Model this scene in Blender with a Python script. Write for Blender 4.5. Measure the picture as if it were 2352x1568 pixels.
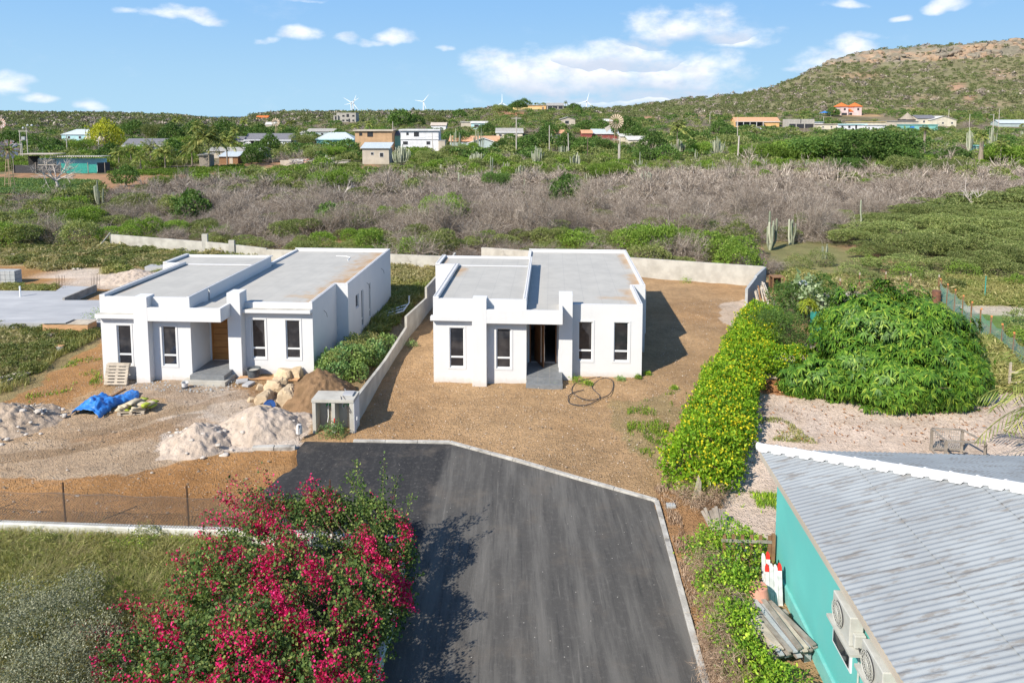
import bpy, math, random
import numpy as np
from mathutils import Vector, Matrix
R = math.radians
for o in list(bpy.data.objects): bpy.data.objects.remove(o)
scene = bpy.context.scene
COL = scene.collection
# ---------------------------------------------------------------- camera, world, sun, exposure
F = 1600.; TH = math.atan(152.5 / F); CX = 1176.; PY = 420.; H = 14.
_c, _s = math.cos(TH), math.sin(TH)
cam = bpy.data.cameras.new('camera'); camo = bpy.data.objects.new('camera', cam); COL.objects.link(camo)
cam.sensor_width = 36; cam.lens = F / 2352 * 36; cam.shift_y = -(784 - PY) / 2352
cam.clip_start = .3; cam.clip_end = 60000
camo.location = (0, 0, H); camo.rotation_euler = (math.pi / 2 - TH, 0, 0)
scene.camera = camo

SUN_EL = R(38.8); SUN_AZ = math.atan2(-3.41, -3.61)      # direction to the sun, clockwise from +Y
sun = bpy.data.lights.new('sun', 'SUN'); sun.energy = 4.7; sun.angle = R(.53); sun.color = (1, .925, .80)
suno = bpy.data.objects.new('sun', sun); COL.objects.link(suno)
sd = Vector((math.sin(SUN_AZ) * math.cos(SUN_EL), math.cos(SUN_AZ) * math.cos(SUN_EL), math.sin(SUN_EL)))
suno.rotation_euler = (-sd).to_track_quat('-Z', 'Y').to_euler(); suno.location = (-20, -20, 60)
scene.view_settings.view_transform = 'Standard'; scene.view_settings.look = 'None'
scene.view_settings.exposure = .55; scene.view_settings.gamma = 1
scene.cycles.max_bounces = 6; scene.cycles.diffuse_bounces = 3; scene.cycles.glossy_bounces = 2
scene.cycles.transmission_bounces = 3; scene.cycles.transparent_max_bounces = 6
scene.cycles.caustics_reflective = False; scene.cycles.caustics_refractive = False
scene.cycles.use_denoising = True

def ray(px, py):
    a = (px - CX) / F; b = (PY - py) / F
    return (a, _c + b * _s, -_s + b * _c)
def G(px, py, z=0.):                       # photograph point -> point on the plane at height z
    r = ray(px, py); t = (z - H) / r[2]; return Vector((r[0] * t, r[1] * t, z))
def D(px, py, Y):                          # photograph point -> point at distance Y
    r = ray(px, py); t = Y / r[1]; return Vector((r[0] * t, Y, H + r[2] * t))
def P(x, y, z):
    dz = z - H; f = y * _c - dz * _s; u = y * _s + dz * _c
    return (CX + F * x / f, PY - F * u / f)

# world: Nishita sky with a procedural cloud layer laid out by direction (azimuth, elevation)
world = bpy.data.worlds.new('World'); scene.world = world; world.use_nodes = True
nt = world.node_tree; nt.nodes.clear()
class NB:
    def __init__(s, nt): s.nt = nt
    def n(s, t, **k):
        o = s.nt.nodes.new(t)
        for a, b in k.items(): setattr(o, a, b)
        return o
    def link(s, a, b): s.nt.links.new(a, b)
    def math(s, op, a, b=None, c=None, clamp=False):
        o = s.nt.nodes.new('ShaderNodeMath'); o.operation = op; o.use_clamp = clamp
        for i, v in enumerate((a, b, c)):
            if v is None: continue
            if isinstance(v, (int, float)): o.inputs[i].default_value = v
            else: s.nt.links.new(v, o.inputs[i])
        return o.outputs[0]
    def mix(s, f, a, b, mode='MIX'):
        o = s.nt.nodes.new('ShaderNodeMix'); o.data_type = 'RGBA'; o.blend_type = mode
        for i, v in ((0, f), (6, a), (7, b)):
            if isinstance(v, (int, float)): o.inputs[i].default_value = v
            elif isinstance(v, tuple): o.inputs[i].default_value = (v[0], v[1], v[2], 1)
            else: s.nt.links.new(v, o.inputs[i])
        return o.outputs[2]
    def noise(s, vec, scale, detail=4, rough=.55, dim='3D'):
        o = s.nt.nodes.new('ShaderNodeTexNoise'); o.inputs['Scale'].default_value = scale
        o.inputs['Detail'].default_value = detail; o.inputs['Roughness'].default_value = rough
        if vec is not None: s.nt.links.new(vec, o.inputs['Vector'])
        return o
    def ramp(s, fac, a, b):
        o = s.nt.nodes.new('ShaderNodeMapRange'); o.interpolation_type = 'SMOOTHSTEP'
        o.inputs['From Min'].default_value = a; o.inputs['From Max'].default_value = b
        s.nt.links.new(fac, o.inputs['Value']); return o.outputs['Result']
b = NB(nt)
sky = b.n('ShaderNodeTexSky', sky_type='NISHITA', sun_disc=False, sun_elevation=SUN_EL, sun_rotation=SUN_AZ)
sky.altitude = 50; sky.air_density = 1.0; sky.dust_density = .3; sky.ozone_density = 2.2
tc = b.n('ShaderNodeTexCoord'); sep = b.n('ShaderNodeSeparateXYZ'); b.link(tc.outputs['Generated'], sep.inputs[0])
az = b.math('ARCTAN2', sep.outputs[0], sep.outputs[1]); el = b.math('ARCSINE', sep.outputs[2])
comb = b.n('ShaderNodeCombineXYZ'); b.link(az, comb.inputs[0]); b.link(b.math('MULTIPLY', el, 1.7), comb.inputs[1])
wn = b.noise(comb.outputs[0], 9, 3, .6)
wsep = b.n('ShaderNodeSeparateXYZ'); b.link(wn.outputs['Color'], wsep.inputs[0])
azw = b.math('ADD', az, b.math('MULTIPLY', b.math('SUBTRACT', wsep.outputs[0], .5), .07))
elw = b.math('ADD', el, b.math('MULTIPLY', b.math('SUBTRACT', wsep.outputs[1], .5), .045))
n2 = b.noise(comb.outputs[0], 16, 9, .62).outputs[0]
def dirae(px, py):
    r = Vector(ray(px, py)).normalized(); return math.atan2(r[0], r[1]), math.asin(r[2])
CLOUDS = [  # px, py, half width, half height, strength
 (1340,172,300,78,1.2),(1230,180,190,70,1.15),(1520,178,220,62,1.1),(1420,130,150,50,1.1),(1140,150,90,48,1.),(1620,150,110,40,.9),
 (1450,232,380,30,.85),(1600,215,200,20,.7),(1660,150,70,26,.7),
 (1560,72,170,50,.9),(1480,50,80,44,.9),(1700,90,110,34,.85),(1610,40,90,30,.7),
 (1960,110,70,44,.9),(1900,150,90,34,.8),(1860,165,60,18,.7),(2010,80,50,20,.6),
 (1940,10,60,18,.9),(2170,5,60,20,.9),(2065,30,28,12,.8),
 (405,32,105,22,.95),(300,25,60,14,.7),(480,45,50,16,.9),
 (700,84,66,28,1.),(625,95,36,12,.7),(905,92,52,32,1.05),(812,95,30,18,.7),(860,105,40,12,.7),
 (30,195,62,38,1.),(80,228,60,18,.8),(215,238,50,20,.95),(270,256,60,10,.7),(1010,115,26,12,.55),(700,-6,60,8,.5)]
dens = None; low = None
for px, py, w, h, st in CLOUDS:
    a0, e0 = dirae(px, py); a1, _ = dirae(px + w, py); _, e1 = dirae(px, py - h)
    da = b.math('DIVIDE', b.math('SUBTRACT', azw, a0), abs(a1 - a0)); de = b.math('DIVIDE', b.math('SUBTRACT', elw, e0), abs(e1 - e0))
    # flat base: lower half falls off faster
    de2 = b.math('MULTIPLY', de, b.math('ADD', 1., b.math('MULTIPLY', b.math('LESS_THAN', de, 0.), .35)))
    q = b.math('MULTIPLY', b.math('SUBTRACT', 1., b.math('ADD', b.math('MULTIPLY', da, da), b.math('MULTIPLY', de2, de2))), st)
    dens = q if dens is None else b.math('MAXIMUM', dens, q)
    if w >= 150:
        l = b.math('MULTIPLY', b.math('MULTIPLY', de, -1.), b.math('GREATER_THAN', q, -.15)); low = l if low is None else b.math('MAXIMUM', low, l)
dn = b.math('ADD', dens, b.math('MULTIPLY', b.math('SUBTRACT', n2, .5), 2.6))
mask = b.math('MULTIPLY', b.ramp(dn, -.05, 1.3), b.ramp(dens, -1.1, .3))
wisp = b.math('MULTIPLY', b.ramp(b.noise(comb.outputs[0], 7, 8, .7).outputs[0], .55, .9), .22)
mask = b.math('MAXIMUM', mask, wisp)
n3 = b.noise(comb.outputs[0], 30, 6, .6).outputs[0]
shade = b.math('MULTIPLY', b.ramp(b.math('ADD', low, b.math('MULTIPLY', b.math('SUBTRACT', n3, .5), 1.4)), -.35, .6), .95)
ccol = b.mix(shade, b.mix(b.ramp(n3, .35, .65), (5.4, 5.6, 6.0), (8.5, 8.5, 8.6)), (3.9, 4.4, 5.3))
hs = b.n('ShaderNodeHueSaturation'); hs.inputs['Hue'].default_value = .503; hs.inputs['Saturation'].default_value = 1.15
b.link(sky.outputs[0], hs.inputs['Color'])
grad = b.mix(b.ramp(el, -.02, .2), (2.75, 4.3, 5.5), (1.65, 3.25, 5.5))
skyc = b.mix(b.ramp(el, .2, .7), grad, hs.outputs[0])
bg = b.n('ShaderNodeBackground'); b.link(b.mix(mask, skyc, ccol), bg.inputs[0]); bg.inputs[1].default_value = .117
wo = b.n('ShaderNodeOutputWorld'); b.link(bg.outputs[0], wo.inputs[0])

# ---------------------------------------------------------------- helpers
def tag(o, label=None, cat=None, group=None, kind=None):
    for k, v in (('label', label), ('category', cat), ('group', group), ('kind', kind)):
        if v: o[k] = v
    return o
def obj(name, me, parent=None, loc=None, rz=0):
    o = bpy.data.objects.new(name, me); COL.objects.link(o)
    if parent is not None: o.parent = parent
    if loc is not None: o.location = loc
    if rz: o.rotation_euler = (0, 0, rz)
    return o
def thing(name, label, cat, loc=(0, 0, 0), rz=0, group=None):
    o = obj(name, None, None, loc, rz); o.empty_display_size = .3; return tag(o, label, cat, group)
_kids = {}
def copy_tree(o, parent=None):
    c = o.copy(); COL.objects.link(c); c.parent = parent
    for ch in o.children: copy_tree(ch, c)
    return c
def np_mesh(name, V, Fq, mat, smooth=False):
    """V (n,3); Fq (m,k) constant-size faces"""
    V = np.asarray(V, np.float32); Fq = np.asarray(Fq, np.int32); k = Fq.shape[1]
    me = bpy.data.meshes.new(name); me.vertices.add(len(V)); me.vertices.foreach_set('co', V.ravel())
    me.loops.add(Fq.size); me.loops.foreach_set('vertex_index', Fq.ravel())
    me.polygons.add(len(Fq)); me.polygons.foreach_set('loop_start', np.arange(len(Fq), dtype=np.int32) * k)
    if smooth: me.polygons.foreach_set('use_smooth', np.ones(len(Fq), bool))
    me.update(calc_edges=True)
    if mat is not None:
        for m in (mat if isinstance(mat, (list, tuple)) else [mat]): me.materials.append(m)
    return me
class MB:
    def __init__(s): s.v = []; s.f = []
    def add(s, vs, fs):
        n = len(s.v); s.v += [tuple(v) for v in vs]; s.f += [tuple(i + n for i in f) for f in fs]; return s
    def box(s, x0, x1, y0, y1, z0, z1, M=None):
        vs = [Vector((x, y, z)) for z in (z0, z1) for x, y in ((x0, y0), (x1, y0), (x1, y1), (x0, y1))]
        if M is not None: vs = [M @ v for v in vs]
        return s.add(vs, [(0, 3, 2, 1), (4, 5, 6, 7), (0, 1, 5, 4), (1, 2, 6, 5), (2, 3, 7, 6), (3, 0, 4, 7)])
    def bar(s, p, q, w, h=None, up=(0, 0, 1)):
        """rectangular beam between two points"""
        h = h or w; p = Vector(p); q = Vector(q); d = (q - p).normalized(); u = Vector(up)
        if abs(d.dot(u)) > .98: u = Vector((1, 0, 0))
        a = d.cross(u).normalized(); c = a.cross(d).normalized()
        vs = [e + a * i * w / 2 + c * j * h / 2 for e in (p, q) for i, j in ((-1, -1), (1, -1), (1, 1), (-1, 1))]
        return s.add(vs, [(0, 1, 2, 3), (7, 6, 5, 4), (0, 4, 5, 1), (1, 5, 6, 2), (2, 6, 7, 3), (3, 7, 4, 0)])
    def prism(s, pts, z0, z1):
        n = len(pts); vs = [(x, y, z0) for x, y in pts] + [(x, y, z1) for x, y in pts]
        return s.add(vs, [tuple(range(n))[::-1], tuple(range(n, 2 * n))] + [(i, (i + 1) % n, (i + 1) % n + n, i + n) for i in range(n)])
    def tube(s, pts, rad, k=8, cap=True):
        pts = [Vector(p) for p in pts]; rad = rad if isinstance(rad, (list, tuple)) else [rad] * len(pts); vs = []; fs = []
        for i, p in enumerate(pts):
            d = (pts[min(i + 1, len(pts) - 1)] - pts[max(i - 1, 0)]).normalized()
            u = Vector((0, 0, 1)) if abs(d.z) < .9 else Vector((1, 0, 0))
            a = d.cross(u).normalized(); c = a.cross(d)
            for j in range(k):
                t = 2 * math.pi * j / k; vs.append(p + (a * math.cos(t) + c * math.sin(t)) * rad[i])
        for i in range(len(pts) - 1):
            for j in range(k): fs.append((i * k + j, i * k + (j + 1) % k, (i + 1) * k + (j + 1) % k, (i + 1) * k + j))
        if cap: fs += [tuple(range(k)), tuple(range((len(pts) - 1) * k, len(pts) * k))[::-1]]
        return s.add(vs, fs)
    def lathe(s, prof, c=(0, 0, 0), k=20):
        n = len(prof); vs = []; fs = []
        for r, z in prof:
            for j in range(k): t = 2 * math.pi * j / k; vs.append((c[0] + r * math.cos(t), c[1] + r * math.sin(t), c[2] + z))
        for i in range(n - 1):
            for j in range(k): fs.append((i * k + j, i * k + (j + 1) % k, (i + 1) * k + (j + 1) % k, (i + 1) * k + j))
        fs += [tuple(range(k))[::-1], tuple(range((n - 1) * k, n * k))]
        return s.add(vs, fs)
    def build(s, name, mat, parent=None, bevel=0, smooth=False, loc=None, rz=0):
        me = bpy.data.meshes.new(name); me.from_pydata(s.v, [], s.f); me.materials.append(mat); me.update()
        if smooth: me.polygons.foreach_set('use_smooth', [True] * len(me.polygons))
        o = obj(name, me, parent, loc, rz)
        if bevel:
            m = o.modifiers.new('bevel', 'BEVEL'); m.width = bevel; m.segments = 2; m.limit_method = 'ANGLE'
        return o
# numpy value noise
def _hash(ix, iy, seed):
    n = (ix.astype(np.int64) * 374761393 + iy.astype(np.int64) * 668265263 + seed * 1442695041) & 0x7fffffff
    n = ((n ^ (n >> 13)) * 1274126177) & 0x7fffffff
    return ((n ^ (n >> 16)) & 0xffff) / 65535.
def vnoise(x, y, seed=0):
    x = np.asarray(x, float); y = np.asarray(y, float); ix = np.floor(x); iy = np.floor(y); fx = x - ix; fy = y - iy
    fx = fx * fx * (3 - 2 * fx); fy = fy * fy * (3 - 2 * fy)
    a = _hash(ix, iy, seed); b_ = _hash(ix + 1, iy, seed); c = _hash(ix, iy + 1, seed); d = _hash(ix + 1, iy + 1, seed)
    return (a * (1 - fx) + b_ * fx) * (1 - fy) + (c * (1 - fx) + d * fx) * fy
def fbm(x, y, sc, oct=4, seed=0):
    s = 0; a = 1; t = 0; x = np.asarray(x, float) / sc; y = np.asarray(y, float) / sc
    for i in range(oct): s = s + a * vnoise(x + 17.3 * i, y - 9.1 * i, seed + i); t += a; a *= .5; x = x * 2; y = y * 2
    return s / t
def inpoly(x, y, poly):
    x = np.asarray(x, float); y = np.asarray(y, float); r = np.zeros(x.shape, bool); n = len(poly)
    for i in range(n):
        x0, y0 = poly[i][0], poly[i][1]; x1, y1 = poly[(i + 1) % n][0], poly[(i + 1) % n][1]
        if y0 == y1: continue
        c = ((y0 > y) != (y1 > y)) & (x < (x1 - x0) * (y - y0) / (y1 - y0) + x0); r ^= c
    return r

# ---------------------------------------------------------------- materials
def newmat(name):
    m = bpy.data.materials.new(name); m.use_nodes = True; nb = NB(m.node_tree)
    return m, nb, m.node_tree.nodes['Principled BSDF']
def pbr(name, c1, c2=None, scale=2., rough=.8, bump=0., bscale=None, metal=0., spec=.3, contrast=(.35, .65), grime=None, gscale=.6, detail=6, stretch=None):
    """c1/c2 blended by noise; optional grime colour in large soft patches; bump from fine noise"""
    m, nb, bs = newmat(name)
    tc = nb.n('ShaderNodeTexCoord'); vec = tc.outputs['Object']
    if stretch:
        mp = nb.n('ShaderNodeMapping'); mp.inputs['Scale'].default_value = stretch; nb.link(vec, mp.inputs[0]); vec = mp.outputs[0]
    bs.inputs['Roughness'].default_value = rough; bs.inputs['Metallic'].default_value = metal; bs.inputs['Specular IOR Level'].default_value = spec
    col = c1
    n1 = nb.noise(vec, scale, detail)
    if c2 is not None: col = nb.mix(nb.ramp(n1.outputs[0], *contrast), c1, c2)
    if grime is not None:
        n2 = nb.noise(vec, gscale, 5, .6); col = nb.mix(nb.math('MULTIPLY', nb.ramp(n2.outputs[0], .5, .75), grime[3] if len(grime) > 3 else .6), col, tuple(grime[:3]))
    if isinstance(col, tuple): bs.inputs['Base Color'].default_value = (*col, 1)
    else: nb.link(col, bs.inputs['Base Color'])
    if bump:
        bn = nb.noise(vec, bscale or scale * 8, 4); bp = nb.n('ShaderNodeBump'); bp.inputs['Strength'].default_value = bump; bp.inputs['Distance'].default_value = .05
        nb.link(bn.outputs[0], bp.inputs['Height']); nb.link(bp.outputs[0], bs.inputs['Normal'])
    return m
def leafmat(name, c1, c2, c3=None, trans=.35, scale=.8, rough=.6, spec=.25, objvar=.25):
    """leaf colour: clump noise between c1 and c2, per-leaf random towards c3, per-plant brightness"""
    m, nb, bs = newmat(name); tc = nb.n('ShaderNodeTexCoord'); geo = nb.n('ShaderNodeNewGeometry'); oi = nb.n('ShaderNodeObjectInfo')
    n1 = nb.noise(tc.outputs['Object'], scale, 3)
    col = nb.mix(nb.ramp(n1.outputs[0], .35, .65), c1, c2)
    if c3: col = nb.mix(nb.math('POWER', geo.outputs['Random Per Island'], 4.), col, c3)
    br = nb.math('ADD', 1 - objvar, nb.math('MULTIPLY', oi.outputs['Random'], 2 * objvar))
    br = nb.math('MULTIPLY', br, nb.math('ADD', .75, nb.math('MULTIPLY', geo.outputs['Random Per Island'], .5)))
    cb = nb.n('ShaderNodeCombineColor'); [nb.link(br, cb.inputs[i]) for i in range(3)]
    col = nb.mix(1., col, cb.outputs[0], 'MULTIPLY')
    bs.inputs['Roughness'].default_value = rough; bs.inputs['Specular IOR Level'].default_value = spec
    nb.link(col, bs.inputs['Base Color'])
    if trans:
        tr = nb.n('ShaderNodeBsdfTranslucent'); nb.link(nb.mix(1., col, (1.2, 1.15, .6), 'MULTIPLY'), tr.inputs[0])
        mx = nb.n('ShaderNodeMixShader'); mx.inputs[0].default_value = trans
        nb.link(bs.outputs[0], mx.inputs[1]); nb.link(tr.outputs[0], mx.inputs[2]); nb.link(mx.outputs[0], m.node_tree.nodes['Material Output'].inputs[0])
    return m
M = {}
M['white'] = pbr('white_render', (.66, .66, .665), (.62, .625, .63), .7, .85, .15, 60, grime=(.47, .45, .41, .35), gscale=1.3)
M['whiteframe'] = pbr('white_aluminium', (.70, .71, .72), rough=.4)
M['roofscreed'] = pbr('roof_screed', (.42, .42, .415), (.36, .365, .37), .9, .9, .2, 30, grime=(.48, .40, .30, .4), gscale=.28, stretch=(1, .35, 1))
M['roofrust'] = pbr('roof_rust_stain', (.40, .24, .12), (.42, .33, .25), 2.5, .9)
M['coping'] = pbr('grey_coping', (.36, .37, .38), (.5, .5, .5), 6, .8)
M['conc'] = pbr('concrete', (.50, .48, .43), (.40, .38, .34), 1.2, .9, .3, 25, grime=(.30, .28, .24, .6), gscale=.5)
M['concdark'] = pbr('weathered_concrete', (.36, .34, .31), (.26, .25, .23), 2, .9, .3, 25)
M['slab'] = pbr('slab_concrete', (.42, .425, .435), (.36, .365, .38), .8, .8, .1, 30, grime=(.58, .58, .58, .5), gscale=.3, stretch=(.5, 2, 1))
M['block'] = pbr('grey_block', (.34, .36, .37), (.42, .43, .43), 3, .9, .3, 20)
M['tile'] = pbr('grey_floor_tile', (.21, .22, .23), (.17, .18, .19), 5, .45)
def glassmat():
    m, nb, bs = newmat('dark_window_glass'); bs.inputs['Base Color'].default_value = (.02, .022, .028, 1); bs.inputs['Roughness'].default_value = .04; bs.inputs['Specular IOR Level'].default_value = .6
    tc = nb.n('ShaderNodeTexCoord'); n1 = nb.noise(tc.outputs['Object'], 1.3, 3); nb.link(nb.mix(nb.ramp(n1.outputs[0], .4, .7), (.018, .02, .026), (.05, .05, .055)), bs.inputs['Base Color']); return m
M['glass'] = glassmat()
M['dark'] = pbr('dark_interior', (.02, .02, .022), (.035, .033, .03), 2, .9)
M['door'] = pbr('oak_door', (.42, .19, .06), (.34, .145, .045), 3, .45, .05, 40, stretch=(.6, .6, 9))
M['doordark'] = pbr('dark_wood_door', (.23, .10, .045), (.16, .07, .03), 3, .4, stretch=(8, 8, .6))
M['steel'] = pbr('brushed_steel', (.6, .6, .62), rough=.3, metal=1.)
M['pallet'] = pbr('weathered_pallet_wood', (.52, .45, .36), (.38, .33, .27), 3, .9, .2, 20, stretch=(1, 1, 5))
M['wood'] = pbr('old_grey_wood', (.33, .29, .25), (.22, .19, .16), 4, .9, .2, 20)
M['woodbrown'] = pbr('brown_wood', (.30, .17, .09), (.20, .11, .06), 4, .85, .2, 20)
M['ply'] = pbr('plywood', (.55, .33, .18), (.42, .24, .12), 2, .8, stretch=(1, 1, 6))
M['limestone'] = pbr('limestone_rock', (.60, .47, .31), (.46, .35, .23), 2.4, .9, .6, 8)
M['rubble'] = pbr('pale_rubble', (.58, .54, .49), (.42, .38, .34), 3, .9, .5, 10)
M['whitewash'] = pbr('whitewashed_wall', (.70, .70, .66), (.56, .55, .50), 1.5, .9, .4, 18, grime=(.33, .32, .27, .7), gscale=1.4)
M['rust'] = pbr('rusty_steel', (.07, .045, .03), (.12, .06, .03), 8, .8)
M['wire'] = pbr('galvanised_wire', (.12, .10, .09), rough=.7)
M['wiregrey'] = pbr('grey_wire', (.30, .30, .29), rough=.6)
M['trunk'] = pbr('bark', (.16, .12, .09), (.10, .075, .055), 6, .95, .4, 20)
M['palmtrunk'] = pbr('palm_trunk', (.33, .28, .22), (.22, .18, .14), 5, .95, .4, 12)
M['deadwood'] = pbr('bleached_dead_wood', (.55, .50, .45), (.42, .37, .33), 6, .9)
M['tealwall'] = pbr('teal_render', (.13, .50, .46), (.12, .46, .43), .6, .85, .1, 40, grime=(.16, .45, .42, .5), gscale=.5)
M['tealdark'] = pbr('teal_plinth', (.15, .46, .43), (.2, .5, .47), 3, .85, .3, 30)
M['acwhite'] = pbr('cream_plastic', (.50, .50, .46), (.42, .42, .38), 3, .5)
M['blacknet'] = pbr('black_net', (.04, .04, .045), (.07, .07, .075), 5, .9)
M['greennet'] = pbr('teal_net_cloth', (.03, .24, .20), (.05, .32, .27), 4, .9, .5, 3)
M['bluetarp'] = pbr('blue_tarp', (.03, .17, .55), (.05, .24, .64), 3, .45, .5, 5)
M['blueplastic'] = pbr('blue_plastic', (.01, .06, .22), rough=.4)
M['bag'] = pbr('cement_bag_paper', (.52, .46, .34), (.45, .38, .27), 3, .8, .3, 10)
M['baglime'] = pbr('lime_green_bag_end', (.42, .50, .05), (.36, .42, .06), 4, .8)
M['tub'] = pbr('dark_mortar_tub', (.06, .07, .08), (.12, .13, .14), 5, .7)
M['bucket'] = pbr('white_bucket', (.7, .7, .7), (.5, .5, .5), 5, .6)
M['terracotta'] = pbr('pink_terracotta', (.62, .30, .22), (.52, .24, .18), 4, .85)
M['pvc'] = pbr('white_pvc_pipe', (.75, .77, .78), rough=.5)
M['galv'] = None
# ================================================================ THE SETTING: ground, terrain, sea, asphalt
UT = [-1400,-600,0,250,400,490,560,590,650,800,1000,1080,1140,1200,1290,1350,1430,1500,1600,1700,1760,1810,1870,1905,1960,2040,2130,2352,2700,3800]
YT = [0,210,260,330,400,450,520,600,700,760,800,820,860,1000,1300,1600,2000,2600]
ZT = {
-1400:[0,0,1.5,3.5,4.5,5,5.5,6.5,8,9,10,10,11,14,20,24,20,5],
-600: [0,0,1.5,3.5,4.5,5,5.5,6.5,8,9,10,10,11,14,20,24,20,5],
0:    [0,0,1.2,3.3,4.5,5,5.5,6.5,8,9,9.5,10,11,13,19,22.5,20,5],
250:  [0,0,1,3,4.5,5,5.5,6.3,8,8.5,9,9.2,10,12,17,20,16,5],
400:  [0,0,1,2.5,4,4.7,5.2,6,7,7.5,8,8.2,9,11,14,16.5,12,3],
490:  [0,0,.6,2.2,3.5,4.5,5.2,5.8,6.2,6.4,6.6,6.7,6.9,7.3,7.6,6,2,0],
560:  [0,0,.6,2.2,3.6,4.6,5.2,5.8,6.2,6.4,6.6,6.7,6.9,7.3,7.4,5.5,2,0],
590:  [0,0,.8,2.5,4,5,6,7.5,9.4,10.5,11,11.5,12.5,14,14.5,10,4,0],
650:  [0,0,1,2.8,4.6,6,7.2,8.8,10.5,12,13,13.5,15,17.5,18,12,4,0],
800:  [0,0,1,3,7,11.2,11.5,12,13,14,14.5,15,16,17.5,18,12,4,0],
1000: [0,0,1,3,6.5,8.5,10,12,14,15,16,16.3,17,18,18.5,12,4,0],
1080: [0,0,1,3.5,7.5,10,13,16,17.5,17.5,17,17,17,17,17,12,4,0],
1140: [0,0,1.5,5,9.5,13.5,17.5,19,18,17,17,17,17,17,17,12,4,0],
1200: [0,0,2,7,12,17,20,19,18,17,17,17,17,17,17,12,4,0],
1290: [0,0,2,7,12,17,19.5,19,18,17,17,17,17,17,17,12,4,0],
1350: [0,0,1.5,5,10,14,17,18.5,19,19,19,19,19,19,18,12,4,0],
1430: [0,0,1,4,8.5,11,14,17.5,21,22.5,23.2,23.5,23.5,22,18,12,4,0],
1500: [0,0,1,3.8,8,10.5,14,18.5,23.5,26,27,27.5,27.5,26,20,12,4,0],
1600: [0,0,1,3.6,7.8,11,15,21,28,31,33,33.5,33.5,32,24,14,4,0],
1700: [0,0,1,3.6,7.8,11.5,16,24,33,37,39,40,41,40,30,18,6,0],
1760: [0,0,1,3.8,7.8,12.5,18,27,37,42,45,46,47,45,34,18,6,0],
1810: [0,0,1,4,7.8,14,20,31,43,50,54,55,56,53,38,20,6,0],
1870: [0,0,1,4,7.8,14.8,22,35,51,61,67,69,70.5,68,50,26,8,0],
1905: [0,0,1,4,7.8,15.2,23,37,54,65,72,79,81,78,56,30,8,0],
1960: [0,0,1,4,7.8,15.2,24,38,56,67,75,86,89.5,88,60,32,8,0],
2040: [0,0,1,4,7.8,15,24,39,57,69,77,89,96,95,66,34,8,0],
2130: [0,0,1,4,7.8,14.5,23,38,57,70,79,91,100,100,70,36,8,0],
2352: [0,0,1,3.5,7.5,13,21,36,56,71,82,95,105.5,106,74,38,8,0],
2700: [0,0,1,3.5,7.5,12,20,34,54,70,84,98,110,110,78,40,8,0],
3800: [0,0,1,3.5,7.5,12,20,34,54,70,84,98,110,110,78,40,8,0]}
ZA = np.array([ZT[u] for u in UT], float)
def zt(x, y):
    x = np.asarray(x, float); y = np.asarray(y, float)
    u = CX + F * x / np.maximum(y, 20.); u = np.clip(u, UT[0], UT[-1]); yy = np.clip(y, 0, YT[-1])
    i = np.clip(np.searchsorted(UT, u, 'right') - 1, 0, len(UT) - 2); j = np.clip(np.searchsorted(YT, yy, 'right') - 1, 0, len(YT) - 2)
    U = np.array(UT, float); Yv = np.array(YT, float)
    fu = (u - U[i]) / (U[i + 1] - U[i]); fu = fu * fu * (3 - 2 * fu); fy = (yy - Yv[j]) / (Yv[j + 1] - Yv[j])
    z = (ZA[i, j] * (1 - fu) + ZA[i + 1, j] * fu) * (1 - fy) + (ZA[i, j + 1] * (1 - fu) + ZA[i + 1, j + 1] * fu) * fy
    amp = np.clip((y - 230) / 300, 0, 1)
    z = z + amp * (fbm(x, y, 90, 4, 3) - .5) * 7 * np.clip(z / 25, .35, 1.6)
    # rock ledges of the cliff band
    cl = np.clip((y - 780) / 20, 0, 1) * np.clip((850 - y) / 20, 0, 1) * np.clip((u - 1880) / 60, 0, 1)
    return z + cl * (fbm(x * 1.0, y * 2.5, 14, 4, 8) - .5) * 15
def zg(x, y): return float(zt(np.array([x]), np.array([y]))[0])

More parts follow.
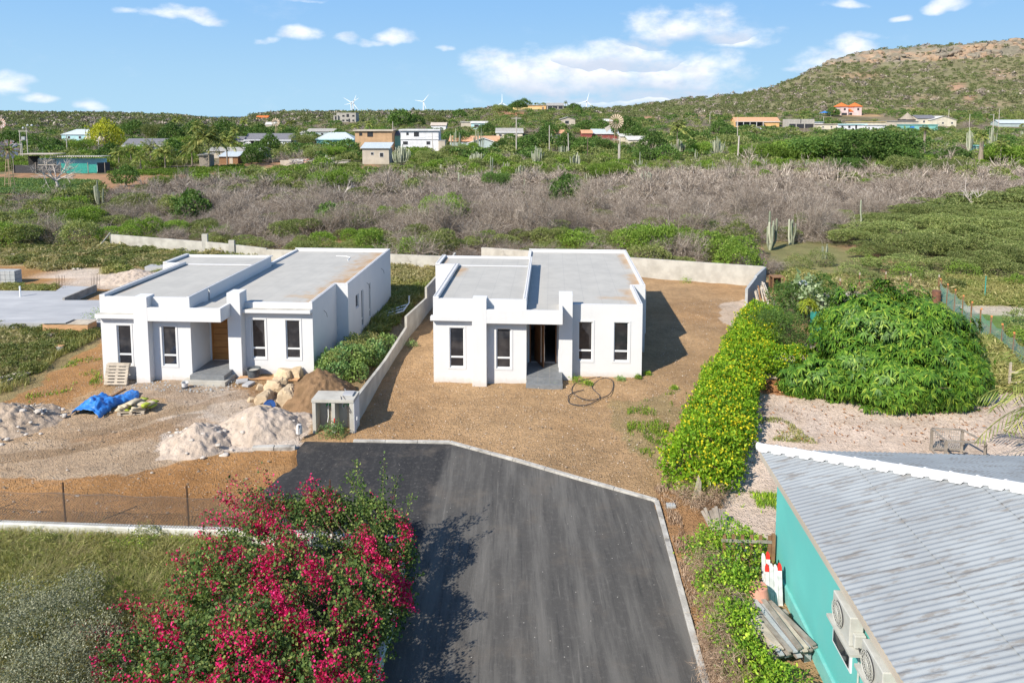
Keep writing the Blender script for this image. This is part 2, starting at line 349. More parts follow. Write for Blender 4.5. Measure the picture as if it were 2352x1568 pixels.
def setcol(me, col, name='soil'):
    a = me.color_attributes.new(name, 'FLOAT_COLOR', 'POINT'); c = np.ones((len(me.vertices), 4), np.float32); c[:, :3] = col; a.data.foreach_set('color', c.ravel())
def grid_mesh(name, X, Y, Z):
    ny, nx = X.shape; V = np.stack([X, Y, Z], -1).reshape(-1, 3)
    idx = np.arange(ny * nx).reshape(ny, nx); q = np.stack([idx[:-1, :-1], idx[:-1, 1:], idx[1:, 1:], idx[1:, :-1]], -1).reshape(-1, 4)
    return np_mesh(name, V, q, None, True)
def soilmat(name, scale, bump, pebble=True, amt=.5):
    m, nb, bs = newmat(name); tc = nb.n('ShaderNodeTexCoord'); at = nb.n('ShaderNodeVertexColor'); at.layer_name = 'soil'; v = tc.outputs['Object']
    n1 = nb.noise(v, scale, 8, .65); n2 = nb.noise(v, scale * .17, 5, .6)
    f = nb.math('ADD', 1 - amt * .5, nb.math('MULTIPLY', nb.math('ADD', nb.ramp(n1.outputs[0], .3, .7), nb.ramp(n2.outputs[0], .3, .7)), amt * .5))
    cb = nb.n('ShaderNodeCombineColor'); [nb.link(f, cb.inputs[i]) for i in range(3)]
    col = nb.mix(1., at.outputs[0], cb.outputs[0], 'MULTIPLY')
    h = n1.outputs[0]
    if pebble:
        vo = nb.n('ShaderNodeTexVoronoi'); vo.inputs['Scale'].default_value = 5.5; vo.inputs['Randomness'].default_value = 1; nb.link(v, vo.inputs['Vector'])
        wn = nb.n('ShaderNodeTexWhiteNoise'); nb.link(vo.outputs['Position'], wn.inputs[0])
        pk = nb.math('MULTIPLY', nb.math('SUBTRACT', 1., nb.ramp(vo.outputs['Distance'], .12, .24)), nb.math('GREATER_THAN', wn.outputs[0], .62))
        col = nb.mix(nb.math('MULTIPLY', pk, .6), col, nb.mix(wn.outputs[0], (.62, .52, .42), (.40, .30, .22)))
        vo2 = nb.n('ShaderNodeTexVoronoi'); vo2.inputs['Scale'].default_value = 14; nb.link(v, vo2.inputs['Vector'])
        h = nb.math('ADD', h, nb.math('ADD', nb.math('MULTIPLY', pk, .7), nb.math('MULTIPLY', nb.ramp(vo2.outputs['Distance'], .5, .1), .4)))
    bs.inputs['Roughness'].default_value = .95; bs.inputs['Specular IOR Level'].default_value = .15; nb.link(col, bs.inputs['Base Color'])
    bp = nb.n('ShaderNodeBump'); bp.inputs['Strength'].default_value = bump; bp.inputs['Distance'].default_value = .08 if pebble else .6
    nb.link(h, bp.inputs['Height']); nb.link(bp.outputs[0], bs.inputs['Normal']); return m
M['soil'] = soilmat('bare_soil', 4.5, 1.)
M['terrain'] = soilmat('dry_hill_soil', .35, .6, False, .7)

TAN = (.385, .25, .135); PALE = (.43, .33, .235); ORANGE = (.36, .19, .075); WEED = (.25, .20, .095); DRYW = (.36, .28, .15); GRAVEL = (.60, .485, .40); LIME = (.62, .53, .45); REDS = (.36, .19, .11)
ZONES = [  # polygon in photograph coordinates (on the ground), colour, strength, edge wobble (m)
 ([(0,545),(900,560),(1010,600),(1000,660),(890,720),(880,800),(720,880),(640,700),(380,640),(330,668),(0,668)], DRYW, .95, 1.0),
 ([(-600,560),(0,545),(0,668),(-600,700)], DRYW, .9, 1.),
 ([(-500,612),(40,612),(130,622),(230,640),(260,668),(0,662),(-500,680)], ORANGE, .9, .8),
 ([(118,628),(200,615),(340,632),(360,652),(250,665),(130,650)], LIME, .9, .7),
 ([(-300,640),(1200,640),(1200,720),(-300,740)], (.30,.24,.15), .0, 1.),
 ([(-400,745),(235,750),(240,790),(150,835),(60,905),(-20,940),(-400,960)], WEED, .95, .5),
 ([(240,780),(235,885),(150,935),(0,935),(-200,960),(-20,930),(80,890),(160,830)], ORANGE, .9, .5),
 ([(-400,925),(130,925),(250,955),(330,930),(540,905),(700,915),(720,940),(690,1020),(560,1040),(430,1062),(280,1112),(-400,1112)], PALE, .9, .6),
 ([(240,870),(560,885),(560,905),(480,925),(260,915)], (.42,.34,.27), .8, .5),
 ([(-400,1100),(280,1100),(430,1062),(560,1042),(700,1018),(690,1060),(640,1100),(590,1150),(560,1212),(-400,1200)], ORANGE, .95, .35),
 ([(540,885),(700,880),(700,905),(560,915)], ORANGE, .5, .4),
 ([(430,880),(560,893),(590,930),(540,975),(480,960),(500,910)], LIME, .55, .6),
 ([(380,955),(460,945),(560,965),(520,985),(400,985)], LIME, .6, .5),
 ([(150,1000),(300,990),(420,960),(520,975),(420,1010),(250,1030)], ORANGE, .35, .6),
 ([(380,1000),(700,975),(700,1030),(560,1040),(400,1062),(350,1040)], LIME, .9, .4),
 ([(700,830),(1000,700),(900,860),(820,900),(760,910)], (.26,.20,.12), .8, .5),
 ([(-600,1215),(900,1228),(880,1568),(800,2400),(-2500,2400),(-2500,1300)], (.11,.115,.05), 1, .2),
 ([(-200,1075),(0,1045),(250,1008),(430,950),(470,955),(270,1022),(0,1066),(-200,1100)], (.27,.185,.11), .6, .15),
 ([(-200,1020),(0,1000),(230,985),(420,930),(440,938),(240,998),(0,1020),(-200,1040)], (.27,.185,.11), .5, .15),
 ([(420,935),(600,915),(650,885),(560,890)], (.30,.20,.12), .5, .3),
 ([(1400,930),(1560,895),(1540,990),(1490,1080),(1420,1030)], (.24,.21,.10), .5, .8),
 ([(1660,700),(1725,680),(1700,760),(1655,735)], LIME, .65, .5),
 ([(1700,800),(1790,790),(2270,800),(2352,870),(2700,900),(2900,1100),(2352,1110),(2000,1300),(1640,1300),(1655,1130),(1700,1040),(1735,940)], GRAVEL, 1, .15),
 ([(1738,872),(1865,870),(1900,900),(1840,912),(1740,900)], (.33,.15,.06), .95, .25),
 ([(1490,1150),(1540,1110),(1640,1110),(1660,1300),(1800,1600),(2100,2400),(1700,2400),(1625,1590)], (.34,.19,.09), .95, .15),
 ([(1755,560),(1900,540),(2352,560),(2900,560),(2900,840),(2352,830),(2240,800),(1920,740),(1790,700),(1770,640)], (.20,.20,.085), .95, .5),
 ([(2230,725),(2290,716),(2900,716),(2900,800),(2352,790)], (.13,.24,.055), .95, .3),
 ([(2190,700),(2352,705),(2900,708),(2900,722),(2352,728),(2240,720)], LIME, .7, .5),
 ([(1930,545),(1965,540),(2010,570),(2060,595),(2110,625),(2060,640),(2000,600),(1960,580)], (.38,.22,.14), .9, .5),
 ([(0,400),(60,395),(240,400),(330,392),(560,372),(700,368),(720,378),(560,392),(470,410),(360,440),(130,445),(0,450)], (.36,.20,.11), .95, 2.),
 ([(20,410),(230,415),(240,440),(60,448),(0,446)], (.10,.15,.05), .8, 2.),
 ([(480,388),(600,382),(620,390),(500,398)], (.20,.25,.08), .9, 1.),
 ([(1880,545),(2352,330)], WEED, 0, 1),
]
def zone_color(x, y, z, base, wob=1.):
    dz = z - H; f = y * _c - dz * _s; uu = y * _s + dz * _c; f = np.maximum(f, .5)
    col = np.empty(x.shape + (3,)); col[:] = base
    n1 = fbm(x, y, 1.6, 4, 21) - .5; n2 = fbm(x, y, 1.6, 4, 31) - .5; g = fbm(x, y, .7, 4, 41)
    for poly, c, st, wb in ZONES:
        if st == 0: continue
        xs = x + n1 * wb * 3 * wob; ys = y + n2 * wb * 3 * wob; dzz = z - H; ff = np.maximum(ys * _c - dzz * _s, .5)
        px = CX + F * xs / ff; py = PY - F * (ys * _s + dzz * _c) / ff
        m = inpoly(px, py, poly) * st * np.clip(.55 + g * .9, 0, 1)
        col = col * (1 - m[..., None]) + np.array(c) * m[..., None]
    return col
# near ground: fine inside the picture, coarse outside
gx = np.unique(np.concatenate([np.linspace(-150, -34, 40), np.arange(-34, 34, .15), np.linspace(34, 150, 40)]))
gy = np.unique(np.concatenate([np.linspace(-40, 12, 20), np.arange(12, 64, .15), np.linspace(64, 82, 30)]))
X, Y = np.meshgrid(gx, gy); Z = (fbm(X, Y, 2.2, 4, 5) - .5) * .16 + (fbm(X, Y, .5, 3, 6) - .5) * .05
Zz = np.zeros_like(X); gcol = zone_color(X, Y, Zz, TAN)
_w = np.clip((fbm(X, Y, 6, 4, 78) - .48) * 4, 0, 1)[..., None] * .35 * (X < 20)[..., None]; gcol = gcol * (1 - _w) + gcol * np.array((.78, .66, .52)) * _w * 1.1
gcol *= (.72 + .5 * fbm(X, Y, 3, 5, 77))[..., None]
Z[inpoly(X, Y, [tuple(G(a, c).xy) for a, c in ((1690, 1300), (1655, 1130), (1735, 900), (1870, 880), (2400, 860), (2900, 1100))])] *= .3
ROAD = [tuple(p.xy) for p in (G(700,1014), G(812,1016), G(1034,1020), G(1180,1060), G(1330,1103), G(1500,1151), G(1620,1568), G(1700,1900))] + [(4.6, -30), (-3.6, -30)] + \
       [tuple(p.xy) for p in (G(858,1568), G(925,1345), G(930,1250), G(560,1232), G(575,1180), G(600,1130), G(645,1098), G(678,1078), G(676,1050), G(686,1030))]
def near_house(x, y, o, m=0.): # inside house footprint (local)
    lx = (x - o[0]) * CA - (y - o[1]) * SA; ly = (x - o[0]) * SA + (y - o[1]) * CA
    return (lx > -m) & (lx < 11.8 + m) & (ly > -m) & (ly < 16.4 + m)
ANG = R(3.28); CA, SA = math.cos(ANG), math.sin(ANG)
OH2 = (-4.14, 35.74); OH1 = (-21.86, 36.15)
Z[inpoly(X, Y, ROAD)] -= .09
Z += .05 * np.exp(-((Y - 82) / 6) ** 2) * 0 ; Z[-1, :] = 0
me = grid_mesh('ground', X, Y, Z); setcol(me, gcol.reshape(-1, 3)); me.materials.append(M['soil']); tag(obj('ground', me), kind='structure')
# far terrain: fan-shaped grid that reaches the ridges
us = np.arange(-1400, 3801, 13.); ys = np.unique(np.concatenate([np.geomspace(81.8, 2600, 170), np.arange(760, 880, 4.)]))
U, YY = np.meshgrid(us, ys); XX = (U - CX) / F * YY; ZZ = zt(XX, YY)
g1 = fbm(XX, YY, 40, 5, 51); g2 = fbm(XX, YY, 12, 4, 52)
tcol = np.empty(XX.shape + (3,)); tcol[:] = (.15, .135, .075)
k = np.clip((g1 - .45) * 5, 0, 1)[..., None]; tcol = tcol * (1 - k) + np.array((.19, .155, .10)) * k
hill = (np.clip((YY - 430) / 60, 0, 1) * np.clip((U - 1350) / 200, 0, 1) * np.clip(.45 + g2 * .6, 0, 1))[..., None]; tcol = tcol * (1 - hill) + np.array((.215, .20, .105)) * hill
# cliffs and bare red patches
cl = (np.clip((YY - 785) / 10, 0, 1) * np.clip((862 - YY) / 15, 0, 1) * np.clip((U - 1880) / 30, 0, 1))[..., None]
rk = fbm(XX, YY * 2, 25, 5, 60)[..., None]; tcol = tcol * (1 - cl) + (np.array((.22, .20, .15)) * (1 - np.clip((rk - .56) * 8, 0, 1)) + np.array((.40, .27, .18)) * np.clip((rk - .56) * 8, 0, 1)) * cl
def patch(px, py, w, h, c, st=.9):
    global tcol
    dz = ZZ - H; f = YY * _c - dz * _s; qx = CX + F * XX / f; qy = PY - F * (YY * _s + dz * _c) / f
    m = np.clip(1.25 - ((qx - px) / w) ** 2 - ((qy - py) / h) ** 2 + (g2 - .5) * 1.6, 0, 1)[..., None] * st * (YY < 870)[..., None]; tcol = tcol * (1 - m) + np.array(c) * m
for a in [(1170,262,50,6,(.38,.17,.09)),(1690,268,30,4,(.42,.27,.18)),(1780,262,35,4,(.45,.33,.22)),(2000,252,30,4,(.50,.34,.23)),(2090,253,28,4,(.50,.34,.23)),(1975,266,60,3,(.42,.26,.14)),
          (1500,270,45,3,(.45,.24,.14)),(1600,268,50,3,(.48,.27,.16)),(1980,175,60,10,(.42,.26,.17),.5),(2200,200,22,10,(.46,.27,.18),.8),(2225,225,14,8,(.46,.27,.18),.7),(2120,225,50,8,(.40,.28,.19),.5),(2300,170,40,14,(.42,.28,.2),.5),
          (850,385,26,8,(.42,.24,.13)),(1105,372,24,4,(.38,.24,.14)),(2060,140,140,10,(.28,.24,.17),.4),(2260,240,60,5,(.42,.29,.2),.6)]:
    patch(*a)
m = zone_color(XX, YY, ZZ, (0, 0, 0), 3.); near = ((YY < 230) & (m.sum(-1) > 0.02)); tcol[near] = m[near] + (tcol[near] * .1)
me = grid_mesh('terrain', XX, YY, ZZ); setcol(me, tcol.reshape(-1, 3)); me.materials.append(M['terrain']); tag(obj('terrain', me), kind='structure')
me = grid_mesh('plain', *[a for a in np.meshgrid(np.linspace(-2500, 2500, 12), np.linspace(-800, 60, 6))], np.full((6, 12), -.6)); setcol(me, (.2, .17, .1)); me.materials.append(M['terrain']); tag(obj('plain', me), kind='structure')
# sea
m_, nb, bs = newmat('sea_water'); bs.inputs['Base Color'].default_value = (.012, .05, .10, 1); bs.inputs['Roughness'].default_value = .25; M['sea'] = m_
MB().add([(-40000, 2500, -1), (40000, 2500, -1), (60000, 50000, -1), (-60000, 50000, -1)], [(0, 1, 2, 3)]).build('sea', m_)['kind'] = 'structure'

# asphalt
def asphalt():
    m, nb, bs = newmat('asphalt'); tc = nb.n('ShaderNodeTexCoord'); v = tc.outputs['Object']; sp = nb.n('ShaderNodeSeparateXYZ'); nb.link(v, sp.inputs[0])
    mp = nb.n('ShaderNodeMapping'); mp.inputs['Scale'].default_value = (1.1, .11, 1); nb.link(v, mp.inputs[0])
    st = nb.noise(mp.outputs[0], 1.6, 7, .62); fine = nb.noise(v, 45, 3, .7); pt = nb.noise(v, .55, 6, .65)
    # the older grey lane, right of a straight paver joint, against the fresh dark patch on its left and far side
    joint = nb.ramp(nb.math('ADD', nb.math('ADD', sp.outputs[0], nb.math('MULTIPLY', sp.outputs[1], -.05)), nb.math('MULTIPLY', nb.math('SUBTRACT', pt.outputs[0], .5), .5)), -4.25, -3.9)
    farp = nb.ramp(nb.math('ADD', sp.outputs[1], nb.math('MULTIPLY', pt.outputs[0], 2.)), 29.6, 28.2)
    lane = nb.math('MULTIPLY', joint, nb.math('ADD', .35, nb.math('MULTIPLY', farp, .65)))
    base = nb.mix(lane, (.031, .031, .033), (.082, .078, .073))
    base = nb.mix(nb.math('MULTIPLY', nb.ramp(st.outputs[0], .40, .66), nb.math('ADD', .12, nb.math('MULTIPLY', lane, .75))), base, (.15, .142, .13))
    mp2 = nb.n('ShaderNodeMapping'); mp2.inputs['Scale'].default_value = (5., .25, 1); mp2.inputs['Rotation'].default_value = (0, 0, .06); nb.link(v, mp2.inputs[0]); s2 = nb.noise(mp2.outputs[0], 1.4, 6, .7)
    base = nb.mix(nb.math('MULTIPLY', nb.ramp(s2.outputs[0], .55, .75), nb.math('ADD', .1, nb.math('MULTIPLY', lane, .55))), base, (.20, .188, .17))
    base = nb.mix(nb.math('MULTIPLY', nb.ramp(s2.outputs[0], .48, .3), .5), base, (.030, .030, .032))
    base = nb.mix(nb.math('MULTIPLY', nb.ramp(pt.outputs[0], .5, .72), .5), base, (.16, .135, .11))
    n9 = nb.noise(v, 6., 6, .7); base = nb.mix(nb.math('MULTIPLY', nb.ramp(n9.outputs[0], .5, .7), .35), base, (.17, .16, .15))
    base = nb.mix(nb.math('MULTIPLY', nb.ramp(fine.outputs[0], .55, .75), .5), base, (.16, .155, .15))
    vo = nb.n('ShaderNodeTexVoronoi'); vo.inputs['Scale'].default_value = 3.; nb.link(v, vo.inputs['Vector'])
    base = nb.mix(nb.math('SUBTRACT', 1., nb.ramp(vo.outputs['Distance'], .03, .06)), base, (.45, .42, .38))
    nb.link(base, bs.inputs['Base Color']); bs.inputs['Roughness'].default_value = .85; bs.inputs['Specular IOR Level'].default_value = .2
    bp = nb.n('ShaderNodeBump'); bp.inputs['Strength'].default_value = .6; bp.inputs['Distance'].default_value = .02; nb.link(fine.outputs[0], bp.inputs['Height']); nb.link(bp.outputs[0], bs.inputs['Normal']); return m
M['asphalt'] = asphalt()
def rough_outline(pts, step, amp, seed, ragged):
    out = []; n = len(pts)
    for i in range(n):
        p = Vector(pts[i]); q = Vector(pts[(i + 1) % n]); L = (q - p).length; kk = max(1, int(L / step)) if i in ragged else 1
        for j in range(kk):
            w = p.lerp(q, j / kk)
            if i in ragged: w = w + Vector((vnoise(w.x * 1.7, w.y * 1.7, seed) - .5, vnoise(w.x * 1.7, w.y * 1.7, seed + 1) - .5)) * amp * 2
            out.append((w.x, w.y))
    return out
ro = rough_outline(ROAD, .25, .22, 3, set(range(13, 20)))
mb = MB(); mb.prism(ro, -.06, .012); tag(mb.build('asphalt_road', M['asphalt']), kind='structure')
# kerb: cast strips of concrete
M['kerb'] = pbr('kerb_concrete', (.52, .50, .46), (.38, .36, .33), 2.5, .9, .3, 20, grime=(.10, .09, .08, .7), gscale=2.2)
def strip(name, pts, w, z0, z1, mat, seg=None):
    mb = MB()
    for p, q in zip(pts[:-1], pts[1:]):
        p = Vector(p[:2]); q = Vector(q[:2]); L = (q - p).length; n = max(1, round(L / seg)) if seg else 1
        for i in range(n):
            a = p.lerp(q, i / n); b_ = p.lerp(q, (i + 1) / n - .004); d = (b_ - a).normalized(); nn = Vector((-d.y, d.x)) * w / 2
            zz = z1 + random.uniform(-.01, .01)
            mb.prism([(a + nn).to_tuple(), (a - nn).to_tuple(), (b_ - nn).to_tuple(), (b_ + nn).to_tuple()], z0, zz)
    o = mb.build(name, mat, bevel=.01); return o
random.seed(4)
k1 = strip('kerb', [G(812,1014), G(1034,1017), G(1180,1057), G(1330,1101), G(1497,1148), G(1508,1152), G(1620,1568), G(1700,1900)], .17, -.1, .09, M['kerb'], 1.2); tag(k1, kind='structure')
# ================================================================ THE TWO WHITE HOUSES
def roofmat(name, edges):
    """screed with rust-brown run-off stains lying along given edges; edges = [(axis, value, width, from, to)] in house coordinates"""
    m, nb, bs = newmat(name); tc = nb.n('ShaderNodeTexCoord'); v = tc.outputs['Object']; sp = nb.n('ShaderNodeSeparateXYZ'); nb.link(v, sp.inputs[0])
    n1 = nb.noise(v, .8, 6, .6); mp = nb.n('ShaderNodeMapping'); mp.inputs['Scale'].default_value = (2, .12, 1); nb.link(v, mp.inputs[0]); n2 = nb.noise(mp.outputs[0], 1., 5); n3 = nb.noise(v, 1.7, 6, .65)
    col = nb.mix(nb.ramp(n1.outputs[0], .3, .7), (.46, .445, .41), (.40, .388, .36)); col = nb.mix(nb.math('MULTIPLY', nb.ramp(n2.outputs[0], .5, .7), .35), col, (.47, .45, .41))
    # sheet joints of the membrane
    for ax, sc in ((0, 1.0), (1, 5.5)):
        fr = nb.math('FRACT', nb.math('ADD', nb.math('DIVIDE', sp.outputs[ax], sc), .03)); ln = nb.math('LESS_THAN', fr, .03 if ax == 0 else .008)
        col = nb.mix(nb.math('MULTIPLY', ln, .25), col, (.24, .24, .25))
    for ax, val, w, a, b2 in edges:
        d = nb.math('ABSOLUTE', nb.math('SUBTRACT', sp.outputs[ax], val)); d = nb.math('ADD', nb.math('DIVIDE', d, w), nb.math('MULTIPLY', nb.math('SUBTRACT', n3.outputs[0], .5), 2.4))
        oth = sp.outputs[1 - ax]; rng = nb.math('MULTIPLY', nb.ramp(oth, a - .5, a + .5), nb.ramp(oth, b2 + .5, b2 - .5))
        mk = nb.math('MULTIPLY', nb.math('SUBTRACT', 1., nb.ramp(d, .1, 1.)), rng); col = nb.mix(nb.math('MULTIPLY', mk, .8), col, nb.mix(nb.ramp(n1.outputs[0], .4, .6), (.40, .24, .11), (.46, .36, .26)))
    nb.link(col, bs.inputs['Base Color']); bs.inputs['Roughness'].default_value = .9; return m
def wall_open(mb, x0, x1, y0, y1, z0, z1, ops, axis='x'):
    """wall running along an axis with rectangular openings (a0, a1, b0, b1)"""
    def bx(a, b_, c, d):
        if b_ - a < 1e-4 or d - c < 1e-4: return
        if axis == 'x': mb.box(a, b_, y0, y1, c, d)
        else: mb.box(x0, x1, a, b_, c, d)
    cur = x0 if axis == 'x' else y0; end = x1 if axis == 'x' else y1
    for a0, a1, b0, b1 in sorted(ops):
        bx(cur, a0, z0, z1); bx(a0, a1, z0, b0); bx(a0, a1, b1, z1); cur = a1
    bx(cur, end, z0, z1)
def window(parent, a0, a1, z0, z1, pos, mull, axis='x', sgn=1, label=None, bright=False):
    """aluminium window in the opening; pos = outer wall face, sgn = inward direction"""
    t = .055; mb = MB(); q0 = pos + sgn * .05; q1 = pos + sgn * .12; qa, qb = min(q0, q1), max(q0, q1)
    def bx(a, b_, c, d):
        if axis == 'x': mb.box(a, b_, qa, qb, c, d)
        else: mb.box(qa, qb, a, b_, c, d)
    bx(a0, a0 + t, z0, z1); bx(a1 - t, a1, z0, z1); bx(a0 + t, a1 - t, z1 - t, z1); bx(a0 + t, a1 - t, z0, z0 + t)
    if mull: bx(a0 + t, a1 - t, mull - t * .8, mull + t * .8)
    w = mb.build('window', M['whiteframe'], parent, bevel=.006)
    gp = (qa + qb) / 2 + sgn * .01
    for c, d in ([(z0 + t, mull - t * .8), (mull + t * .8, z1 - t)] if mull else [(z0 + t, z1 - t)]):
        g = MB()
        if axis == 'x': g.box(a0 + t, a1 - t, gp - .006, gp + .006, c, d)
        else: g.box(gp - .006, gp + .006, a0 + t, a1 - t, c, d)
        g.build('pane', M['glass'], w)
    # plaster surround, slightly proud
    return w
def white_house(o, label, kind):
    h = thing('white_house', label, 'house', (o[0], o[1], 0), -ANG)
    W = M['white']; first = kind == 1
    zb = -.15
    f0 = [(.86, 1.63, .83, 2.98), (3.32, 4.09, .83, 2.98)]; f1 = [(7.64, 8.41, .9, 3.05), (9.55, 10.34, .9, 3.05)]
    mb = MB()
    wall_open(mb, 0, 4.9, 0, .2, zb, 4.5, f0)                       # left front
    wall_open(mb, 0, .2, .2, 8.25, zb, 4.5, [], 'y'); mb.box(-1.25, .2, 8.25, 8.45, zb, 4.5); mb.box(-1.25, -1.05, 8.45, 11.05, zb, 4.5); mb.box(-1.05, 4.72, 10.85, 11.05, zb, 4.5)
    mb.box(4.7, 4.9, .2, 2.02, zb, 4.5)                              # recess left cheek
    mb.box(4.72, 4.88, 2.23, 10.8, 3.6, 4.5)                          # step between the two roofs
    mb.box(4.5, 4.7, 11.05, 16.2, zb, 3.98)
    dx0, dx1, dz = 5.0, 6.5, 3.1
    wall_open(mb, 4.9, 6.72, 2.02, 2.22, zb, 3.6, [(dx0, dx1, .45, dz)])
    mb.box(6.58, 6.78, 1.4, 2.02, zb, 3.6)
    wall_open(mb, 7.3, 11.05, 1.2, 1.4, zb, 3.98, f1); mb.box(6.6, 7.3, 1.2, 1.4, zb, 3.98)
    wall_open(mb, 10.85, 11.05, 1.4, 5.4, zb, 3.98, [], 'y')
    side = [(7.0, 7.72, 2.05, 2.9), (8.28, 8.78, .5, 2.9), (10.12, 10.56, .55, 2.9)] if first else [(7.0, 7.72, 2.05, 2.9), (8.28, 8.78, .5, 2.9)]
    mb.box(10.85, 11.75, 5.4, 5.6, zb, 4.0); wall_open(mb, 11.55, 11.75, 5.6, 16.4, zb, 4.0, side, 'y'); mb.box(4.7, 11.55, 16.2, 16.4, zb, 4.0)
    mb.build('wall', W, h)
    rm = roofmat('roof_screed_stained', [(0, 11.5, .8, 6, 9.5), (0, 11.5, .7, 11, 15.8), (0, 10.8, .9, 2, 5.2), (1, 3.2, .5, 9, 11)] + ([(0, .35, .6, 5.5, 8.), (0, -1., .4, 9, 11)] if not first else [(0, .4, .25, 1.2, 3.)]) + ([(0, 11.3, 1.8, 1.3, 16)] if first else []))
    r = MB(); r.box(.2, 4.72, .2, 8.25, 4.25, 4.43); r.box(-1.05, 4.72, 8.45, 10.85, 4.25, 4.43)
    r.box(4.9, 10.85, 1.4, 5.4, 3.7, 3.84); r.box(4.9, 11.55, 5.6, 16.2, 3.7, 3.84); r.box(4.9, 10.85, 5.4, 5.6, 3.7, 3.84); r.box(4.7, 4.9, 11.05, 16.2, 3.7, 3.84)
    r.box(4.92, 6.6, -.3, 1.4, 3.8, 3.92); r.box(2.86, 4.9, -.3, 0, 3.8, 3.92)
    ro = r.build('roof', rm, h)
    p = MB(); p.box(.0, .3, .0, 8.3, 4.5, 4.62); p.box(-1.25, -.97, 8.25, 11.05, 4.5, 4.62); p.box(4.74, 4.9, 0, 11.05, 4.5, 4.56); p.box(.3, 4.74, 0, .12, 4.5, 4.52)
    p.box(-.97, 4.74, 10.9, 11.05, 4.5, 4.56); p.box(-1.25, 0, 8.25, 8.4, 4.5, 4.56)
    p.box(10.87, 11.05, 1.2, 5.4, 3.98, 4.06); p.box(10.87, 11.57, 5.4, 5.55, 4.0, 4.06); p.box(11.57, 11.75, 5.4, 16.4, 4.0, 4.07); p.box(4.5, 11.57, 16.25, 16.4, 4.0, 4.07); p.box(7.32, 10.87, 1.2, 1.35, 3.98, 4.0)
    p.build('parapet', M['coping'] if False else W, ro, bevel=.01)
    c = MB(); c.box(.04, .1, .02, 8.28, 4.623, 4.635); c.box(.22, .28, .02, 8.28, 4.623, 4.635); c.box(-1.2, -1.14, 8.3, 11, 4.623, 4.635); c.box(4.78, 4.81, .05, 11, 4.563, 4.573); c.box(11.64, 11.68, 5.5, 16.3, 4.073, 4.083); c.box(10.94, 10.98, 1.3, 5.4, 4.063, 4.073); c.box(4.6, 11.5, 16.3, 16.33, 4.073, 4.083)
    c.build('coping', M['coping'], ro)
    lp = MB(); lp.box(.32, 4.7, 8.27, 8.38, 4.44, 4.5); lp.build('roof_upstand', W, ro)
    # canopy with its beam face
    cn = MB(); cn.box(2.85, 6.78, -.45, -.3, 3.36, 4.08); cn.box(6.6, 6.78, -.3, .64, 3.36, 4.08); cn.box(2.85, 6.6, -.3, .0, 3.36, 3.8); cn.box(4.9, 6.6, 0, 2.02, 3.36, 3.8); cn.build('canopy', W, h, bevel=.012)
    for x0, x1, y0, y1 in ((2.1, 2.85, -.45, 0), (6.6, 7.32, .65, 1.2)):
        pl = MB(); pl.box(x0, x1, y0, y1, zb, 4.63); pl.box(x0, x1, y1, y1 + .3, 4.0, 4.63); pl.build('pillar', W, h, bevel=.012)
    ld = MB(); ld.box(-.1, 2.1, -.32, 0, 3.42, 3.64); ld.build('window_ledge', W, h, bevel=.01)
    if first:
        ld = MB(); ld.box(7.32, 11.05, .85, 1.2, 3.5, 3.68); ld.build('window_ledge', W, h, bevel=.01)
        tp = MB(); tp.box(7.34, 11.0, .87, 1.19, 3.682, 3.69); tp.box(-.05, 2.08, -.3, -.02, 3.642, 3.65); tp.build('ledge_screed', M['conc'], h)
    for a0, a1, z0, z1 in f0: window(h, a0, a1, z0, z1, 0, z0 + .55)
    for a0, a1, z0, z1 in f1: window(h, a0, a1, z0, z1, 1.2, z0 + .55)
    for a0, a1, z0, z1 in side: window(h, a0, a1, z0, z1, 11.75, (z0 + .5) if z1 - z0 > 1 else None, 'y', -1)
    # raised plaster band round the facade windows
    for (a0, a1, z0, z1), yy in [(f, 0) for f in f0] + [(f, 1.2) for f in f1]:
        bd = MB()
        for q in ((a0 - .09, a0, z0 - .09, z1 + .09), (a1, a1 + .09, z0 - .09, z1 + .09), (a0, a1, z1, z1 + .09), (a0, a1, z0 - .09, z0)): bd.box(q[0], q[1], yy - .025, yy - .0005, q[2], q[3])
        bd.build('window_surround', W, h)
    # porch
    pm = MB(); pm.prism([(4.92, -.32), (6.78, -.32), (6.78, .64), (6.58, .66), (6.58, 2.0), (4.92, 2.0)], .2, .45)
    if not first: pm.box(4.9, 6.8, -.62, -.33, -.1, .22)
    pm.build('porch', M['tile'], h, bevel=.01)
    base = MB(); base.box(4.6 if first else 4.9, 6.95 if first else 6.8, -.6 if first else -.3, .62, -.1, .2); base.build('porch_base', M['conc'], h)
    jt = MB()
    for x in (5.5, 6.12): jt.box(x, x + .012, -.326, -.321, .2, .45); jt.box(x, x + .012, -.32, 1.98, .4505, .452)
    for y in (.1, .7, 1.3): jt.box(4.93, 6.57, y, y + .012, .4525, .4535)
    jt.build('tile_joints', M['concdark'], h)
    fr = MB(); fr.box(dx0, dx0 + .07, 2.0, 2.24, .45, dz); fr.box(dx1 - .07, dx1, 2.0, 2.24, .45, dz); fr.box(dx0 + .07, dx1 - .07, 2.0, 2.24, dz - .07, dz); fr.build('door_frame', M['door'] if first else M['doordark'], h)
    if first:
        d = MB(); n = 7; hh = (dz - .07 - .46) / n
        for i in range(n): d.box(dx0 + .07, dx1 - .07, 2.06, 2.12, .46 + i * hh, .46 + (i + 1) * hh - .018)
        d.box(dx0 + .07, dx1 - .07, 2.1, 2.14, .46, dz - .07); dd = d.build('door', M['door'], h, bevel=.006)
    else:
        # pivot door standing open towards the porch
        d = MB(); d.box(-.35, 1.0, -.03, .03, .47, dz - .08); dd = d.build('door', M['doordark'], h, bevel=.006); dd.location = (5.42, 2.12, 0); dd.rotation_euler = (0, 0, R(-68))
        hd = MB()
